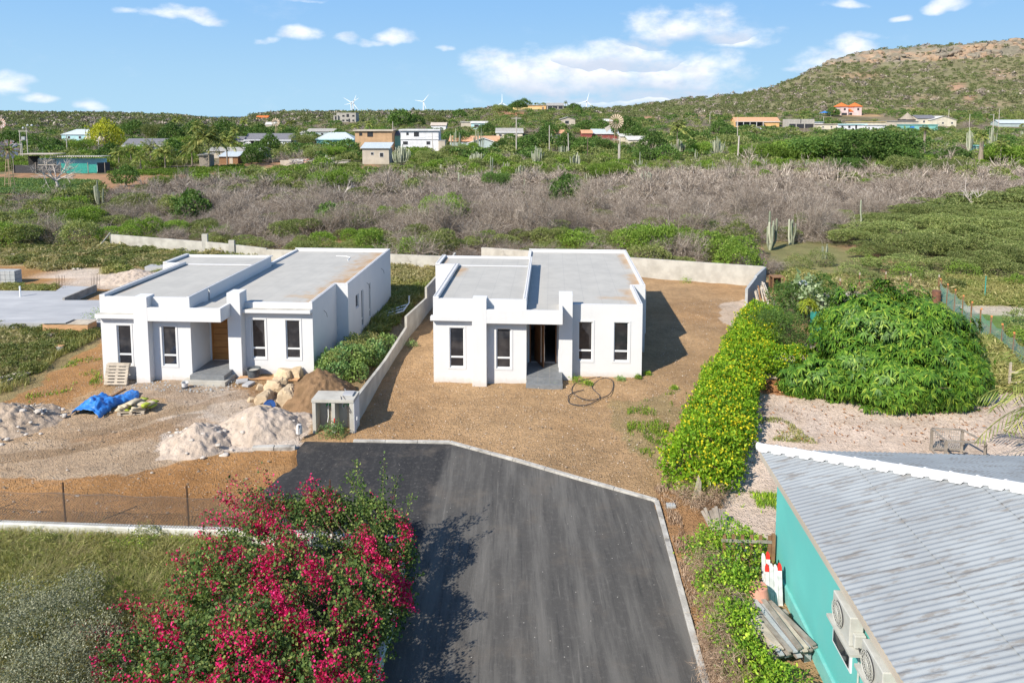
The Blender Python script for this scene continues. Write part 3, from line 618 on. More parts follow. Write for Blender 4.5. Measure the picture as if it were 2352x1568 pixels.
        for s in (-1, 1):
            hd.tube([(.85, s * .09, .75), (.85, s * .09, 2.75)], .022)
            for z in (.95, 2.55): hd.tube([(.85, 0, z), (.85, s * .09, z)], .014)
        hd.build('handle', M['steel'], dd)
        fl = MB(); fl.box(4.9, 10.8, 2.24, 8, .3, .44); fl.build('floor', M['tile'], h); bk = MB(); bk.box(4.9, 10.8, 8, 8.1, .44, 3.7); bk.build('inner_wall', M['concdark'], h)
    # service pipe and cable stubs on the side
    if first:
        cb = MB()
        for y, z in ((3.0, 3.1), (13.5, 3.2), (9.6, 3.1)): cb.tube([(11.06 if y < 5 else 11.76, y, z), (11.25 if y < 5 else 11.95, y - .1, z - .12), (11.3 if y < 5 else 12., y - .1, z - .35)], .012, 5)
        cb.build('cable_stub', M['wire'], h)
        hs_ = MB(); hs_.tube([(8.2, 14.5, 3.86), (9.0, 14.4, 3.86), (9.4, 14.0, 3.86), (9.45, 13.2, 3.86), (9.6, 12.8, 3.86)], .025, 5); hs_.build('roof_hose', M['pvc'], h)
    else:
        dp = MB(); dp.tube([(11.83, 5.9, 1.0), (11.83, 5.9, 3.7)], .04); dp.build('rain_pipe', W, h)
    return h
def weathered_white():
    m, nb, bs = newmat('white_wall_weathered'); tc = nb.n('ShaderNodeTexCoord'); v = tc.outputs['Object']; sp = nb.n('ShaderNodeSeparateXYZ'); nb.link(v, sp.inputs[0])
    n1 = nb.noise(v, .8, 5); n2 = nb.noise(v, 5., 5, .7); mp = nb.n('ShaderNodeMapping'); mp.inputs['Scale'].default_value = (5, 5, .35); nb.link(v, mp.inputs[0]); n3 = nb.noise(mp.outputs[0], 1., 5, .65); n4 = nb.noise(v, 40, 3)
    col = nb.mix(nb.ramp(n1.outputs[0], .3, .7), (.65, .65, .655), (.615, .62, .63))
    top = nb.math('MULTIPLY', nb.ramp(n3.outputs[0], .56, .74), nb.ramp(sp.outputs[2], 1.6, 4.4)); col = nb.mix(nb.math('MULTIPLY', top, .22), col, (.48, .465, .44))
    low = nb.ramp(nb.math('ADD', sp.outputs[2], nb.math('MULTIPLY', n2.outputs[0], .5)), .62, .28); col = nb.mix(nb.math('MULTIPLY', low, .45), col, (.50, .42, .34))
    nb.link(col, bs.inputs['Base Color']); bs.inputs['Roughness'].default_value = .9; bs.inputs['Specular IOR Level'].default_value = .2
    bp = nb.n('ShaderNodeBump'); bp.inputs['Strength'].default_value = .25; bp.inputs['Distance'].default_value = .02; nb.link(nb.math('ADD', n4.outputs[0], nb.math('MULTIPLY', n1.outputs[0], 3.)), bp.inputs['Height']); nb.link(bp.outputs[0], bs.inputs['Normal']); return m
M['white'] = weathered_white()
white_house(OH1, 'white flat-roofed new house with closed oak door and ledges over all front windows', 1)
white_house(OH2, 'white flat-roofed new house with dark door standing open and swept bare yard', 2)
def HL(o, lx, ly, z=0): return Vector((o[0] + lx * CA + ly * SA, o[1] - lx * SA + ly * CA, z))

# ================================================================ WALLS AND FENCES NEAR THE HOUSES
def poly_wall(name, label, path, thick, mat, cat='wall', base=-.2, bevel=.01, kind=None, taper=None, sub=1.2):
    """path of (x, y, top z); each span a box whose top follows the two heights"""
    t = thing(name, label, cat, (path[0][0], path[0][1], 0)) if kind is None else None
    mb = MB(); o = Vector((path[0][0], path[0][1], 0))
    for p, q in zip(path[:-1], path[1:]):
        a = Vector((p[0], p[1], 0)) - o; b_ = Vector((q[0], q[1], 0)) - o; L = (b_ - a).length
        if L < .02: continue
        d = (b_ - a).normalized(); n = Vector((-d.y, d.x, 0)) * thick / 2
        za, zb_ = p[2], (q[3] if len(q) > 3 else q[2])
        vs = [a - n, a + n, b_ + n, b_ - n]; v = [(w.x, w.y, base) for w in vs] + [(vs[0].x, vs[0].y, za), (vs[1].x, vs[1].y, za), (vs[2].x, vs[2].y, zb_), (vs[3].x, vs[3].y, zb_)]
        mb.add(v, [(0, 1, 2, 3), (7, 6, 5, 4), (0, 4, 5, 1), (1, 5, 6, 2), (2, 6, 7, 3), (3, 7, 4, 0)])
    mb.build('wall_body', mat, t, bevel=bevel); return t
# q[3]: height at which the previous span ends, before the step
poly_wall('divider_wall', 'stepped concrete wall between the two white houses', [(-7.12, 30.9, 1.25), (-6.98, 37., .72, .72), (-6.68, 42.8, 1.5, .8), (-6.1, 48.4, 1.95, 1.2), (-5.3, 57, 1.9), (-5.1, 61.4, 1.9)], .16, M['conc'])
bw = poly_wall('boundary_wall', 'long low concrete wall behind the left white house with two stubs', [(-42.8, 73.4, 1.5), (-29.5, 69.2, 1.35), (-24, 67.3, 1.05, 1.15), (-5.4, 61.6, 1.5)], .2, M['conc'])
pm = MB(); o0 = Vector((-42.8, 73.4, 0))
for px in (471, 532):
    p = D(px, 552, 69.7 if px < 500 else 68.4); p.z = 0; pm.box(p.x - o0.x - .28, p.x - o0.x + .28, p.y - o0.y - .13, p.y - o0.y + .13, 0, 2.15 if px < 500 else 1.75)
pm.bar((-.9, -1.2, 0), (.05, -.1, 1.7), .08); pm.build('pier', M['conc'], bw)
poly_wall('boundary_wall', 'high plain concrete wall behind the right white house', [(-2.9, 65.7, 1.55), (20.7, 56.25, 1.75)], .2, M['conc'])
gw = poly_wall('block_wall', 'grey block side wall where stacked planks lean', [(20.72, 56.1, 1.75), (18.9, 53.1, 1.6, 1.7), (17.3, 50.4, 1.35)], .2, M['block'])
# low whitewashed wall with chain-link fence
lw = [(*G(-260, 1189, .45).xy, .45), (*G(0, 1197, .45).xy, .45), (*G(300, 1207, .43).xy, .43), (*G(510, 1213, .45).xy, .45), (*G(925, 1232, .42).xy, .42)]
poly_wall('low_wall', 'low whitewashed wall carrying the chain-link fence, weeds along its foot', lw, .22, M['whitewash'], bevel=.03)
c0 = G(918, 1345, .38); c1 = G(850, 1568, .38); dd = (c1 - c0)
poly_wall('low_wall', 'low white wall along the left edge of the asphalt road', [(*G(925, 1232, .42).xy, .4), (c0.x, c0.y, .38), (c1.x, c1.y, .38), (c1.x + dd.x * 2, c1.y + dd.y * 2, .38)], .2, M['whitewash'], bevel=.03)
fe = thing('chain_link_fence', 'rusty chain-link fence standing on the low white wall', 'fence', (lw[0][0], lw[0][1], 0)); fo = Vector((lw[0][0], lw[0][1], 0))
for px in (-150, 151, 434, 762):
    y = 1192 + (px + 150) * .03; g = G(px, y, .4) - fo; mb = MB(); hh = 1.42 if px < 700 else 1.75
    mb.bar((g.x, g.y, .2), (g.x - .02, g.y, .42 + hh), .05, .04); mb.build('post', M['rust'], fe)
a = G(-260, 1189, .45) - fo; b_ = G(925, 1232, .42) - fo; L = (Vector((b_.x, b_.y)) - Vector((a.x, a.y))).length; ux = (b_.x - a.x) / L; uy = (b_.y - a.y) / L
V = []; Q = []; hN = 1.12; w = .009; st = .10
for sgn in (1, -1):
    t = -hN
    while t < L:
        p0 = [t, 0] if sgn == 1 else [t, hN]; p1 = [t + hN, hN] if sgn == 1 else [t + hN, 0]
        seg = 4; prev = None
        for k in range(seg + 1):
            s = p0[0] + (p1[0] - p0[0]) * k / seg; z = p0[1] + (p1[1] - p0[1]) * k / seg; s2 = min(max(s, 0), L)
            sag = .10 * math.sin(s2 * 1.1) * (z / hN); pt = (a.x + ux * s2 - uy * sag * .6, a.y + uy * s2 + ux * sag * .6, .44 + z * (1 - .06 * math.sin(s2 * 1.6) ** 2))
            if 0 <= s <= L and prev:
                n = len(V); V += [(prev[0] - w, prev[1], prev[2]), (prev[0] + w, prev[1], prev[2]), (pt[0] + w, pt[1], pt[2]), (pt[0] - w, pt[1], pt[2])]; Q.append((n, n + 1, n + 2, n + 3))
            prev = pt if 0 <= s <= L else None
        t += st
obj('wire_netting', np_mesh('wire_netting', V, Q, M['wire']), fe)
mb = MB(); mb.tube([(a.x + ux * s, a.y + uy * s + .02, 1.52 - .05 * math.sin(s * 1.6) ** 2) for s in np.linspace(0, L, 60)], .008, 4); mb.build('top_wire', M['wire'], fe)

# ---------------- meter cabinet
mc = thing('meter_cabinet', 'concrete meter cabinet with two open niches at the road end of the divider wall', 'meter cabinet', (-8.85, 29.75, 0), R(-2)); mb = MB()
mb.box(0, .16, 0, .95, -.1, 1.42); mb.box(.86, 1.02, 0, .95, -.1, 1.42); mb.box(1.66, 1.85, 0, .95, -.1, 1.42); mb.box(-.02, 1.87, -.03, 1.0, 1.42, 1.56); mb.box(.16, .86, .6, .95, -.1, 1.42); mb.box(1.02, 1.66, .6, .95, -.1, 1.42)
mb.build('cabinet_body', M['conc'], mc, bevel=.01)
mb = MB(); mb.box(1.852, 1.875, .0, .9, 0, 1.41); mb.build('white_side_panel', M['white'], mc)
for a9, b9 in ((.48, .84), (1.4, 1.64)): mb = MB(); mb.box(a9, b9, .57, .598, .0, 1.03); mb.build('formwork_board', M['pallet'], mc)
mb = MB(); mb.box(1.25, 1.72, .35, .85, 1.562, 1.64); mb.build('loose_slab', M['slab'], mc, bevel=.01)
mb = MB(); mb.tube([(.62, .5, 1.3), (.58, .45, 1.0), (.6, .4, .6), (.56, .38, .35)], .018, 6); mb.build('conduit', M['pvc'], mc); mb = MB(); mb.tube([(1.28, .5, 1.3), (1.22, .45, 1.1), (1.3, .42, .9), (1.4, .45, 1.15)], .018, 6); mb.build('conduit', M['pvc'], mc); mb = MB(); mb.tube([(1.9, .1, 0), (1.9, .1, .55), (1.97, .1, .62), (1.97, .1, .75)], .025, 6); mb.build('conduit', M['pvc'], mc)
mb = MB(); mb.tube([(1.2, .3, 1.6), (1.32, .0, 1.58), (1.55, -.05, 1.2), (1.72, -.02, .95)], .012, 5); mb.tube([(1.25, .4, 1.6), (1.5, .0, 1.57), (1.75, -.04, 1.0)], .012, 5); mb.tube([(.8, .5, 1.3), (.95, .3, 1.0), (.9, .35, .7)], .008, 5); mb.build('cable', M['wire'], mc)
def paint_text(txt, parent, loc, size, mat, name='painted_number'):
    cu = bpy.data.curves.new(name, 'FONT'); cu.body = txt; cu.size = size; cu.extrude = .002; cu.offset = size * .03; tmp = bpy.data.objects.new(name, cu); COL.objects.link(tmp)
    bpy.context.view_layer.update(); me = bpy.data.meshes.new_from_object(tmp); bpy.data.objects.remove(tmp); me.materials.clear(); me.materials.append(mat)
    o = obj(name, me, parent, loc); o.rotation_euler = (R(90), 0, 0); return o
gp = pbr('green_spray_paint', (.03, .38, .12), rough=.7); rp = pbr('red_spray_paint', (.6, .03, .02), rough=.7)
paint_text('76', mc, (.42, .565, 1.02), .34, gp); paint_text('74', mc, (1.2, .565, 1.0), .34, gp); paint_text('1', mc, (.9, -.004, .48), .32, rp)
for px, py in ((687, 1012),):
    g = G(px, py); t = thing('fibre_box', 'small white plastic cap on a stub pole left of the meter cabinet', 'utility cap', g); mb = MB(); mb.tube([(0, 0, -.1), (0, 0, .7)], .02); mb.build('pole', M['wire'], t); mb = MB(); mb.lathe([(.001, .72), (.1, .68), (.14, .5), (.14, .3), (.1, .25)][::-1], (-.02, .12, 0), 12); mb.build('cap', M['bucket'], t)
# ================================================================ PLANT BUILDERS (numpy)
def rnd(seed): return np.random.default_rng(seed)
def unit(v): return v / np.maximum(np.linalg.norm(v, axis=-1, keepdims=True), 1e-9)
def leaf_arrays(Pn, dirs, size, aspect, rng, fold=0., jitter=.35):
    """diamond leaves: base, left, tip, right"""
    n = len(Pn); d = unit(dirs); r = rng.normal(size=(n, 3)); s = unit(np.cross(d, r)); L = size * (1 - jitter + 2 * jitter * rng.random(n)); L = L[:, None]; up = unit(np.cross(s, d))
    a = Pn - d * L * .5; t = Pn + d * L * .5; m = Pn + up * L * fold
    V = np.stack([a, m + s * L * aspect * .5, t, m - s * L * aspect * .5], 1).reshape(-1, 3)
    return V, np.arange(4 * n).reshape(n, 4)
def blob_points(blobs, n, rng, shell=(.72, 1.02), rough=.25, zmin=.02, keep=.72, top=.15):
    B = np.array(blobs, float); w = (B[:, 3] * B[:, 4] + B[:, 3] * B[:, 5] + B[:, 4] * B[:, 5]); w /= w.sum(); out = []; nor = []; tot = 0
    for _ in range(12):
        k = rng.choice(len(B), n, p=w); d = unit(rng.normal(size=(n, 3)) + np.array([0, 0, top])); rr = shell[0] + (shell[1] - shell[0]) * rng.random(n) ** .7
        bump = 1 + rough * (fbm(d[:, 0] * 3 + k * 7.7 + d[:, 2] * 2, d[:, 1] * 3 + d[:, 2] * 2.3, 1., 3, 9) - .5) * 2
        p = B[k, :3] + d * B[k, 3:6] * (rr * bump)[:, None]
        ok = p[:, 2] > zmin
        for j in range(len(B)):
            q = ((p - B[j, :3]) / B[j, 3:6]); ok &= ~(((q ** 2).sum(1) < keep ** 2) & (k != j))
        out.append(p[ok]); nor.append(unit(d[ok] / B[k[ok], 3:6])); tot += ok.sum()
        if tot >= n: break
    return np.concatenate(out)[:n], np.concatenate(nor)[:n]
def foliage(blobs, n, size, aspect, seed, out=.6, droop=0., **k):
    rng = rnd(seed); p, nn = blob_points(blobs, n, rng, **k); d = nn * out + rng.normal(size=p.shape) * .6 + np.array([0, 0, -droop]); return leaf_arrays(p, d, size, aspect, rng)
def seg_tubes(A, B, ra, rb, k=3):
    """many tapered tubes at once"""
    A = np.asarray(A, float); B = np.asarray(B, float); n = len(A); d = unit(B - A); ref = np.where(np.abs(d[:, 2:3]) < .9, np.array([[0, 0, 1.]]), np.array([[1., 0, 0]])); a = unit(np.cross(d, ref)); c = np.cross(a, d)
    ra = np.broadcast_to(np.asarray(ra, float), n)[:, None]; rb = np.broadcast_to(np.asarray(rb, float), n)[:, None]; V = []
    for P0, r in ((A, ra), (B, rb)):
        for j in range(k): t = 2 * math.pi * j / k; V.append(P0 + (a * math.cos(t) + c * math.sin(t)) * r)
    V = np.stack(V, 1).reshape(-1, 3); base = (np.arange(n) * 2 * k)[:, None]; Fq = [base + np.array([[j, (j + 1) % k, k + (j + 1) % k, k + j]]) for j in range(k)]
    return V, np.concatenate(Fq, 0)
def seg_ribbons(A, B, ra, rb, rng):
    A = np.asarray(A, float); B = np.asarray(B, float); n = len(A); s = unit(np.cross(B - A, rng.normal(size=(n, 3)))); ra = np.asarray(ra)[:, None] * 1.3; rb = np.asarray(rb)[:, None] * 1.3
    return np.stack([A - s * ra, A + s * ra, B + s * rb, B - s * rb], 1).reshape(-1, 3), np.arange(4 * n).reshape(n, 4)
def branching(rng, base, levels, L0, spread, r0, up=.5, decay=.68, taper=.55):
    """recursive random branching; returns segment arrays"""
    A = []; B_ = []; RA = []; RB = []
    pos = np.array([base] * levels[0], float); d = unit(rng.normal(size=(levels[0], 3)) * np.array([spread, spread, .25]) + np.array([0, 0, .8])); L = L0; r = r0
    for li in range(len(levels)):
        if li > 0:
            k = levels[li]; t = .35 + .65 * rng.random((len(A[-1]), k)); st = A[-1][:, None] + (B_[-1] - A[-1])[:, None] * t[..., None]
            dd = unit(B_[-1] - A[-1])[:, None] + rng.normal(size=(len(A[-1]), k, 3)) * spread + np.array([0, 0, up * .3]); pos = st.reshape(-1, 3); d = unit(dd.reshape(-1, 3)); L *= decay; r *= taper
        e = pos + d * (L * (.6 + .8 * rng.random(len(pos))))[:, None]; e[:, 2] = np.maximum(e[:, 2], .03)
        A.append(pos); B_.append(e); RA.append(np.full(len(pos), r)); RB.append(np.full(len(pos), r * .55))
    return np.concatenate(A), np.concatenate(B_), np.concatenate(RA), np.concatenate(RB)
def merge(*parts):
    V = []; Fq = []; n = 0
    for v, f in parts: V.append(v); Fq.append(np.asarray(f) + n); n += len(v)
    return np.concatenate(V), np.concatenate(Fq)
M['scrubleaf'] = leafmat('scrub_leaves', (.22, .265, .075), (.145, .195, .055), (.34, .34, .15), .3, .5)
M['limeleaf'] = leafmat('bright_leaves', (.19, .31, .04), (.13, .235, .035), (.29, .37, .08), .35, .5)
M['treeleaf'] = leafmat('tree_leaves', (.10, .19, .04), (.06, .13, .03), (.17, .25, .06), .3, .35)
M['feather'] = leafmat('feathery_leaves', (.205, .26, .075), (.145, .20, .06), (.30, .31, .13), .3, .6)
M['hillleaf'] = leafmat('hill_scrub_leaves', (.16, .21, .07), (.12, .145, .06), (.25, .24, .12), .2, .03, objvar=0.)
M['yellowtree'] = leafmat('yellow_leaves', (.42, .44, .04), (.30, .34, .04), (.5, .48, .08), .35, .4)
M['twig'] = leafmat('grey_brown_twigs', (.285, .235, .19), (.17, .13, .10), (.58, .51, .44), 0, .5, objvar=.15)
M['twigfar'] = leafmat('far_twigs', (.275, .23, .19), (.19, .155, .125), (.44, .39, .33), 0, .08, objvar=0)
M['cactus'] = leafmat('columnar_cactus_skin', (.30, .32, .23), (.22, .25, .17), (.42, .42, .32), 0, 1.5, objvar=.15)
M['palmleaf'] = leafmat('palm_fronds', (.13, .20, .045), (.22, .27, .07), (.42, .39, .13), .3, .8)
M['drygrass'] = leafmat('dry_grass', (.36, .31, .15), (.25, .25, .10), (.50, .43, .25), .3, .6, objvar=0)
M['greengrass'] = leafmat('green_weeds', (.20, .26, .06), (.30, .29, .10), (.44, .39, .18), .3, .3, objvar=0)
M['silver'] = leafmat('silver_grey_leaves', (.25, .265, .165), (.17, .185, .11), (.40, .40, .29), .2, .8)
M['bougleaf'] = leafmat('bougainvillea_leaves', (.13, .225, .05), (.06, .13, .04), (.33, .38, .11), .3, 1.0)
M['bougflower'] = leafmat('magenta_bracts', (.52, .008, .105), (.36, .005, .05), (.75, .05, .22), .35, 2.)
M['hedgeleaf'] = leafmat('hedge_leaves', (.25, .46, .02), (.13, .31, .018), (.46, .60, .05), .35, .9)
M['hedgeflower'] = leafmat('yellow_flowers', (.88, .80, .04), (.82, .72, .03), None, .3, 2.)
M['mango'] = leafmat('mango_leaves', (.12, .28, .03), (.065, .18, .022), (.31, .42, .05), .22, .8, rough=.5, spec=.3)
M['mangoyoung'] = leafmat('young_yellow_leaves', (.36, .40, .04), (.26, .33, .03), None, .35, 1)
M['seagrape'] = leafmat('pale_broad_leaves', (.30, .38, .20), (.20, .29, .13), (.44, .5, .32), .25, 1)
M['weedleaf'] = leafmat('weed_leaves', (.15, .30, .12), (.23, .33, .08), (.32, .40, .15), .3, .8)
M['vine'] = leafmat('vine_leaves', (.21, .37, .03), (.10, .23, .03), (.44, .52, .06), .35, 1)
M['dryvine'] = leafmat('dry_vine_stems', (.36, .25, .17), (.27, .17, .11), (.46, .36, .26), 0, 1.2)
M['litter'] = leafmat('dry_fallen_leaves', (.40, .19, .08), (.30, .13, .05), (.5, .28, .14), 0, 1)

BUILT = []   # (x, y, r) circles kept free of scrub, filled by the buildings
def avoid(x, y, m=0.):
    r = np.zeros(x.shape, bool)
    for bx_, by_, br in BUILT: r |= (x - bx_) ** 2 + (y - by_) ** 2 < (br + m) ** 2
    return r
# -------- prototypes of the shrubs: arrays in a unit frame (radius about 1, height about 1.1)
def shrub_blobs(rng, k=6):
    b_ = [(0, 0, .45, .62, .62, .5)]
    for i in range(k): t = rng.random() * 6.28; r = .35 + .3 * rng.random(); q = .25 + .25 * rng.random(); b_.append((r * math.cos(t), r * math.sin(t), .3 + .45 * rng.random(), q + .1, q + .1, q))
    return b_
def flat_blobs(rng, k=9):      # spreading, layered crown
    b_ = []
    for i in range(k): t = rng.random() * 6.28; r = .7 * rng.random() ** .5; b_.append((r * math.cos(t), r * math.sin(t), .35 + .5 * rng.random() * (1 - r * .6), .42, .42, .16))
    return b_
def protoset(fn, n, size, count, base=0):
    return [foliage(fn(rnd(base + i)), n, size, .55, base + 50 + i, rough=.35, top=.5) for i in range(count)]
def bare_arrays(seed, levels, L0=.62, r0=.03, hi=False):
    rng = rnd(seed); A, B_, ra, rb = branching(rng, (0, 0, 0), levels, L0, .85, r0, .3, .74, .6); return seg_tubes(A, B_, ra, rb, 3) if hi else seg_ribbons(A, B_, ra, rb, rng)
GREEN_HI = protoset(shrub_blobs, 4200, .06, 5, 100); GREEN_M = protoset(shrub_blobs, 800, .125, 4, 200); GREEN_V = protoset(shrub_blobs, 280, .2, 4, 250); GREEN_L = protoset(shrub_blobs, 110, .32, 4, 300); GREEN_X = protoset(shrub_blobs, 34, .55, 4, 400)
FLAT_HI = protoset(flat_blobs, 4600, .05, 4, 120); FLAT_M = protoset(flat_blobs, 800, .115, 3, 220); FLAT_V = protoset(flat_blobs, 280, .18, 3, 270)
BARE_HI = [bare_arrays(500 + i, (7, 5, 5, 5, 3), .56, .016, True) for i in range(5)]
BARE_M = [bare_arrays(520 + i, (7, 6, 5, 3), .56, .016) for i in range(4)]
BARE_L = [bare_arrays(540 + i, (7, 6, 5), .58, .02) for i in range(4)]
def bake(name, protos, pts, sc, zs, mat, seed):
    """many plants as one mesh: pts (n,3), sc (n,), zs (n,)"""
    rng = rnd(seed); n = len(pts)
    if n == 0: return None
    ki = rng.integers(0, len(protos), n); ang = rng.random(n) * 6.283; VV = []; FF = []; off = 0
    for k in range(len(protos)):
        s = np.where(ki == k)[0]; V, Fq = protos[k]; m = len(V)
        if len(s) == 0: continue
        c, sn = np.cos(ang[s])[:, None], np.sin(ang[s])[:, None]; x = V[None, :, 0]; y = V[None, :, 1]
        out = np.stack([(x * c - y * sn) * sc[s, None] + pts[s, 0, None], (x * sn + y * c) * sc[s, None] + pts[s, 1, None], V[None, :, 2] * zs[s, None] + pts[s, 2, None]], -1)
        VV.append(out.reshape(-1, 3)); FF.append((Fq[None] + (np.arange(len(s)) * m)[:, None, None]).reshape(-1, 4) + off); off += len(s) * m
    me = np_mesh(name, np.concatenate(VV), np.concatenate(FF), mat); return obj(name, me)
def proto_meshes(name, protos, mat): return [np_mesh(name, V, Fq, mat) for V, Fq in protos]
def grass(name, pts, h, w, mat, seed, lean=.5, parent=None):
    """blades: two-quad bent strips"""
    rng = rnd(seed); n = len(pts); hh = h * (.5 + rng.random(n)) if np.isscalar(h) else h * (.6 + .8 * rng.random(n)); a = rng.random(n) * 6.283; d = np.stack([np.cos(a), np.sin(a), 0 * a], 1); ln = (lean * rng.random(n) * hh)[:, None]; s = np.stack([-d[:, 1], d[:, 0], 0 * a], 1) * (w * (.6 + .8 * rng.random(n)))[:, None] * .5
    up = np.array([0, 0, 1.]); p0 = pts; p1 = pts + up * (hh * .55)[:, None] + d * ln * .35; p2 = pts + up * (hh * .95)[:, None] + d * ln
    V = np.stack([p0 - s, p0 + s, p1 + s * .8, p1 - s * .8, p2 + s * .15, p2 - s * .15], 1).reshape(-1, 3); i = (np.arange(n) * 6)[:, None]; Fq = np.concatenate([i + np.array([[0, 1, 2, 3]]), i + np.array([[3, 2, 4, 5]])])
    return obj(name, np_mesh(name, V, Fq, mat), parent)
def poly_points(poly, n, rng, z=0., clump=None):
    """random ground points inside a polygon given in photograph coordinates"""
    W = [G(px, py) for px, py in poly]; xs = [p.x for p in W]; ys = [p.y for p in W]; wp = [(p.x, p.y) for p in W]; out = []; tot = 0
    for _ in range(30):
        p = rng.random((n * 2, 2)) * np.array([max(xs) - min(xs), max(ys) - min(ys)]) + np.array([min(xs), min(ys)]); ok = inpoly(p[:, 0], p[:, 1], wp)
        if clump: f = fbm(p[:, 0], p[:, 1], clump[0], 3, clump[2] if len(clump) > 2 else 3); ok &= f + (rng.random(len(f)) - .5) * .2 > clump[1]
        out.append(p[ok]); tot += ok.sum()
        if tot >= n: break
    q = np.concatenate(out)[:n]; return np.column_stack([q, np.full(len(q), z)])
# ================================================================ THE VILLAGE: buildings far behind the lots
def cm(name, c, c2=None, **k): M[name] = pbr(name, c, c2 or tuple(x * .82 for x in c), **k); return M[name]
cm('v_white', (.72, .73, .76), scale=.6); cm('v_tan', (.52, .34, .20), scale=.7); cm('v_beige', (.52, .46, .38), scale=.5); cm('v_teal', (.22, .50, .46), scale=.4); cm('v_lightblue', (.42, .66, .70), scale=.4)
cm('v_block', (.44, .41, .37), (.34, .32, .29), scale=1.); cm('v_peach', (.72, .45, .20), scale=.5); cm('v_pink', (.74, .56, .54), scale=.5); cm('v_cream', (.66, .60, .48), scale=.5); cm('v_greyblue', (.42, .50, .50), scale=.5); cm('v_maroon', (.30, .08, .07)); cm('v_yellow', (.72, .55, .25))
cm('r_grey', (.20, .20, .22), (.13, .13, .15), scale=3., stretch=(3, .4, 1)); cm('r_metal', (.50, .56, .60), (.40, .45, .49), scale=2., stretch=(4, .3, 1)); cm('r_white', (.66, .65, .62), (.5, .49, .46), scale=1.); cm('r_terra', (.50, .24, .13), (.62, .38, .24), scale=2.5, stretch=(1, 2, 1)); cm('r_orange', (.78, .20, .05), (.62, .15, .04), scale=2.)
cm('r_concrete', (.42, .40, .37), (.30, .29, .27), scale=1.5); cm('r_thatch', (.36, .31, .25), (.26, .22, .17), scale=5.); cm('r_pale', (.58, .50, .42), (.45, .38, .32), scale=1.5)
M['v_dark'] = pbr('dark_opening', (.03, .032, .04), (.05, .05, .055), 2., .3)
def solveY(px, py, h, y0=150, y1=900):
    last = None
    for Y in np.arange(y0, y1, 2.):
        p = D(px, py, Y)
        if p.z - zg(p.x, p.y) <= h: return Y
    return y1
LAND = []   # (px, short name) used for naming the trees nearby
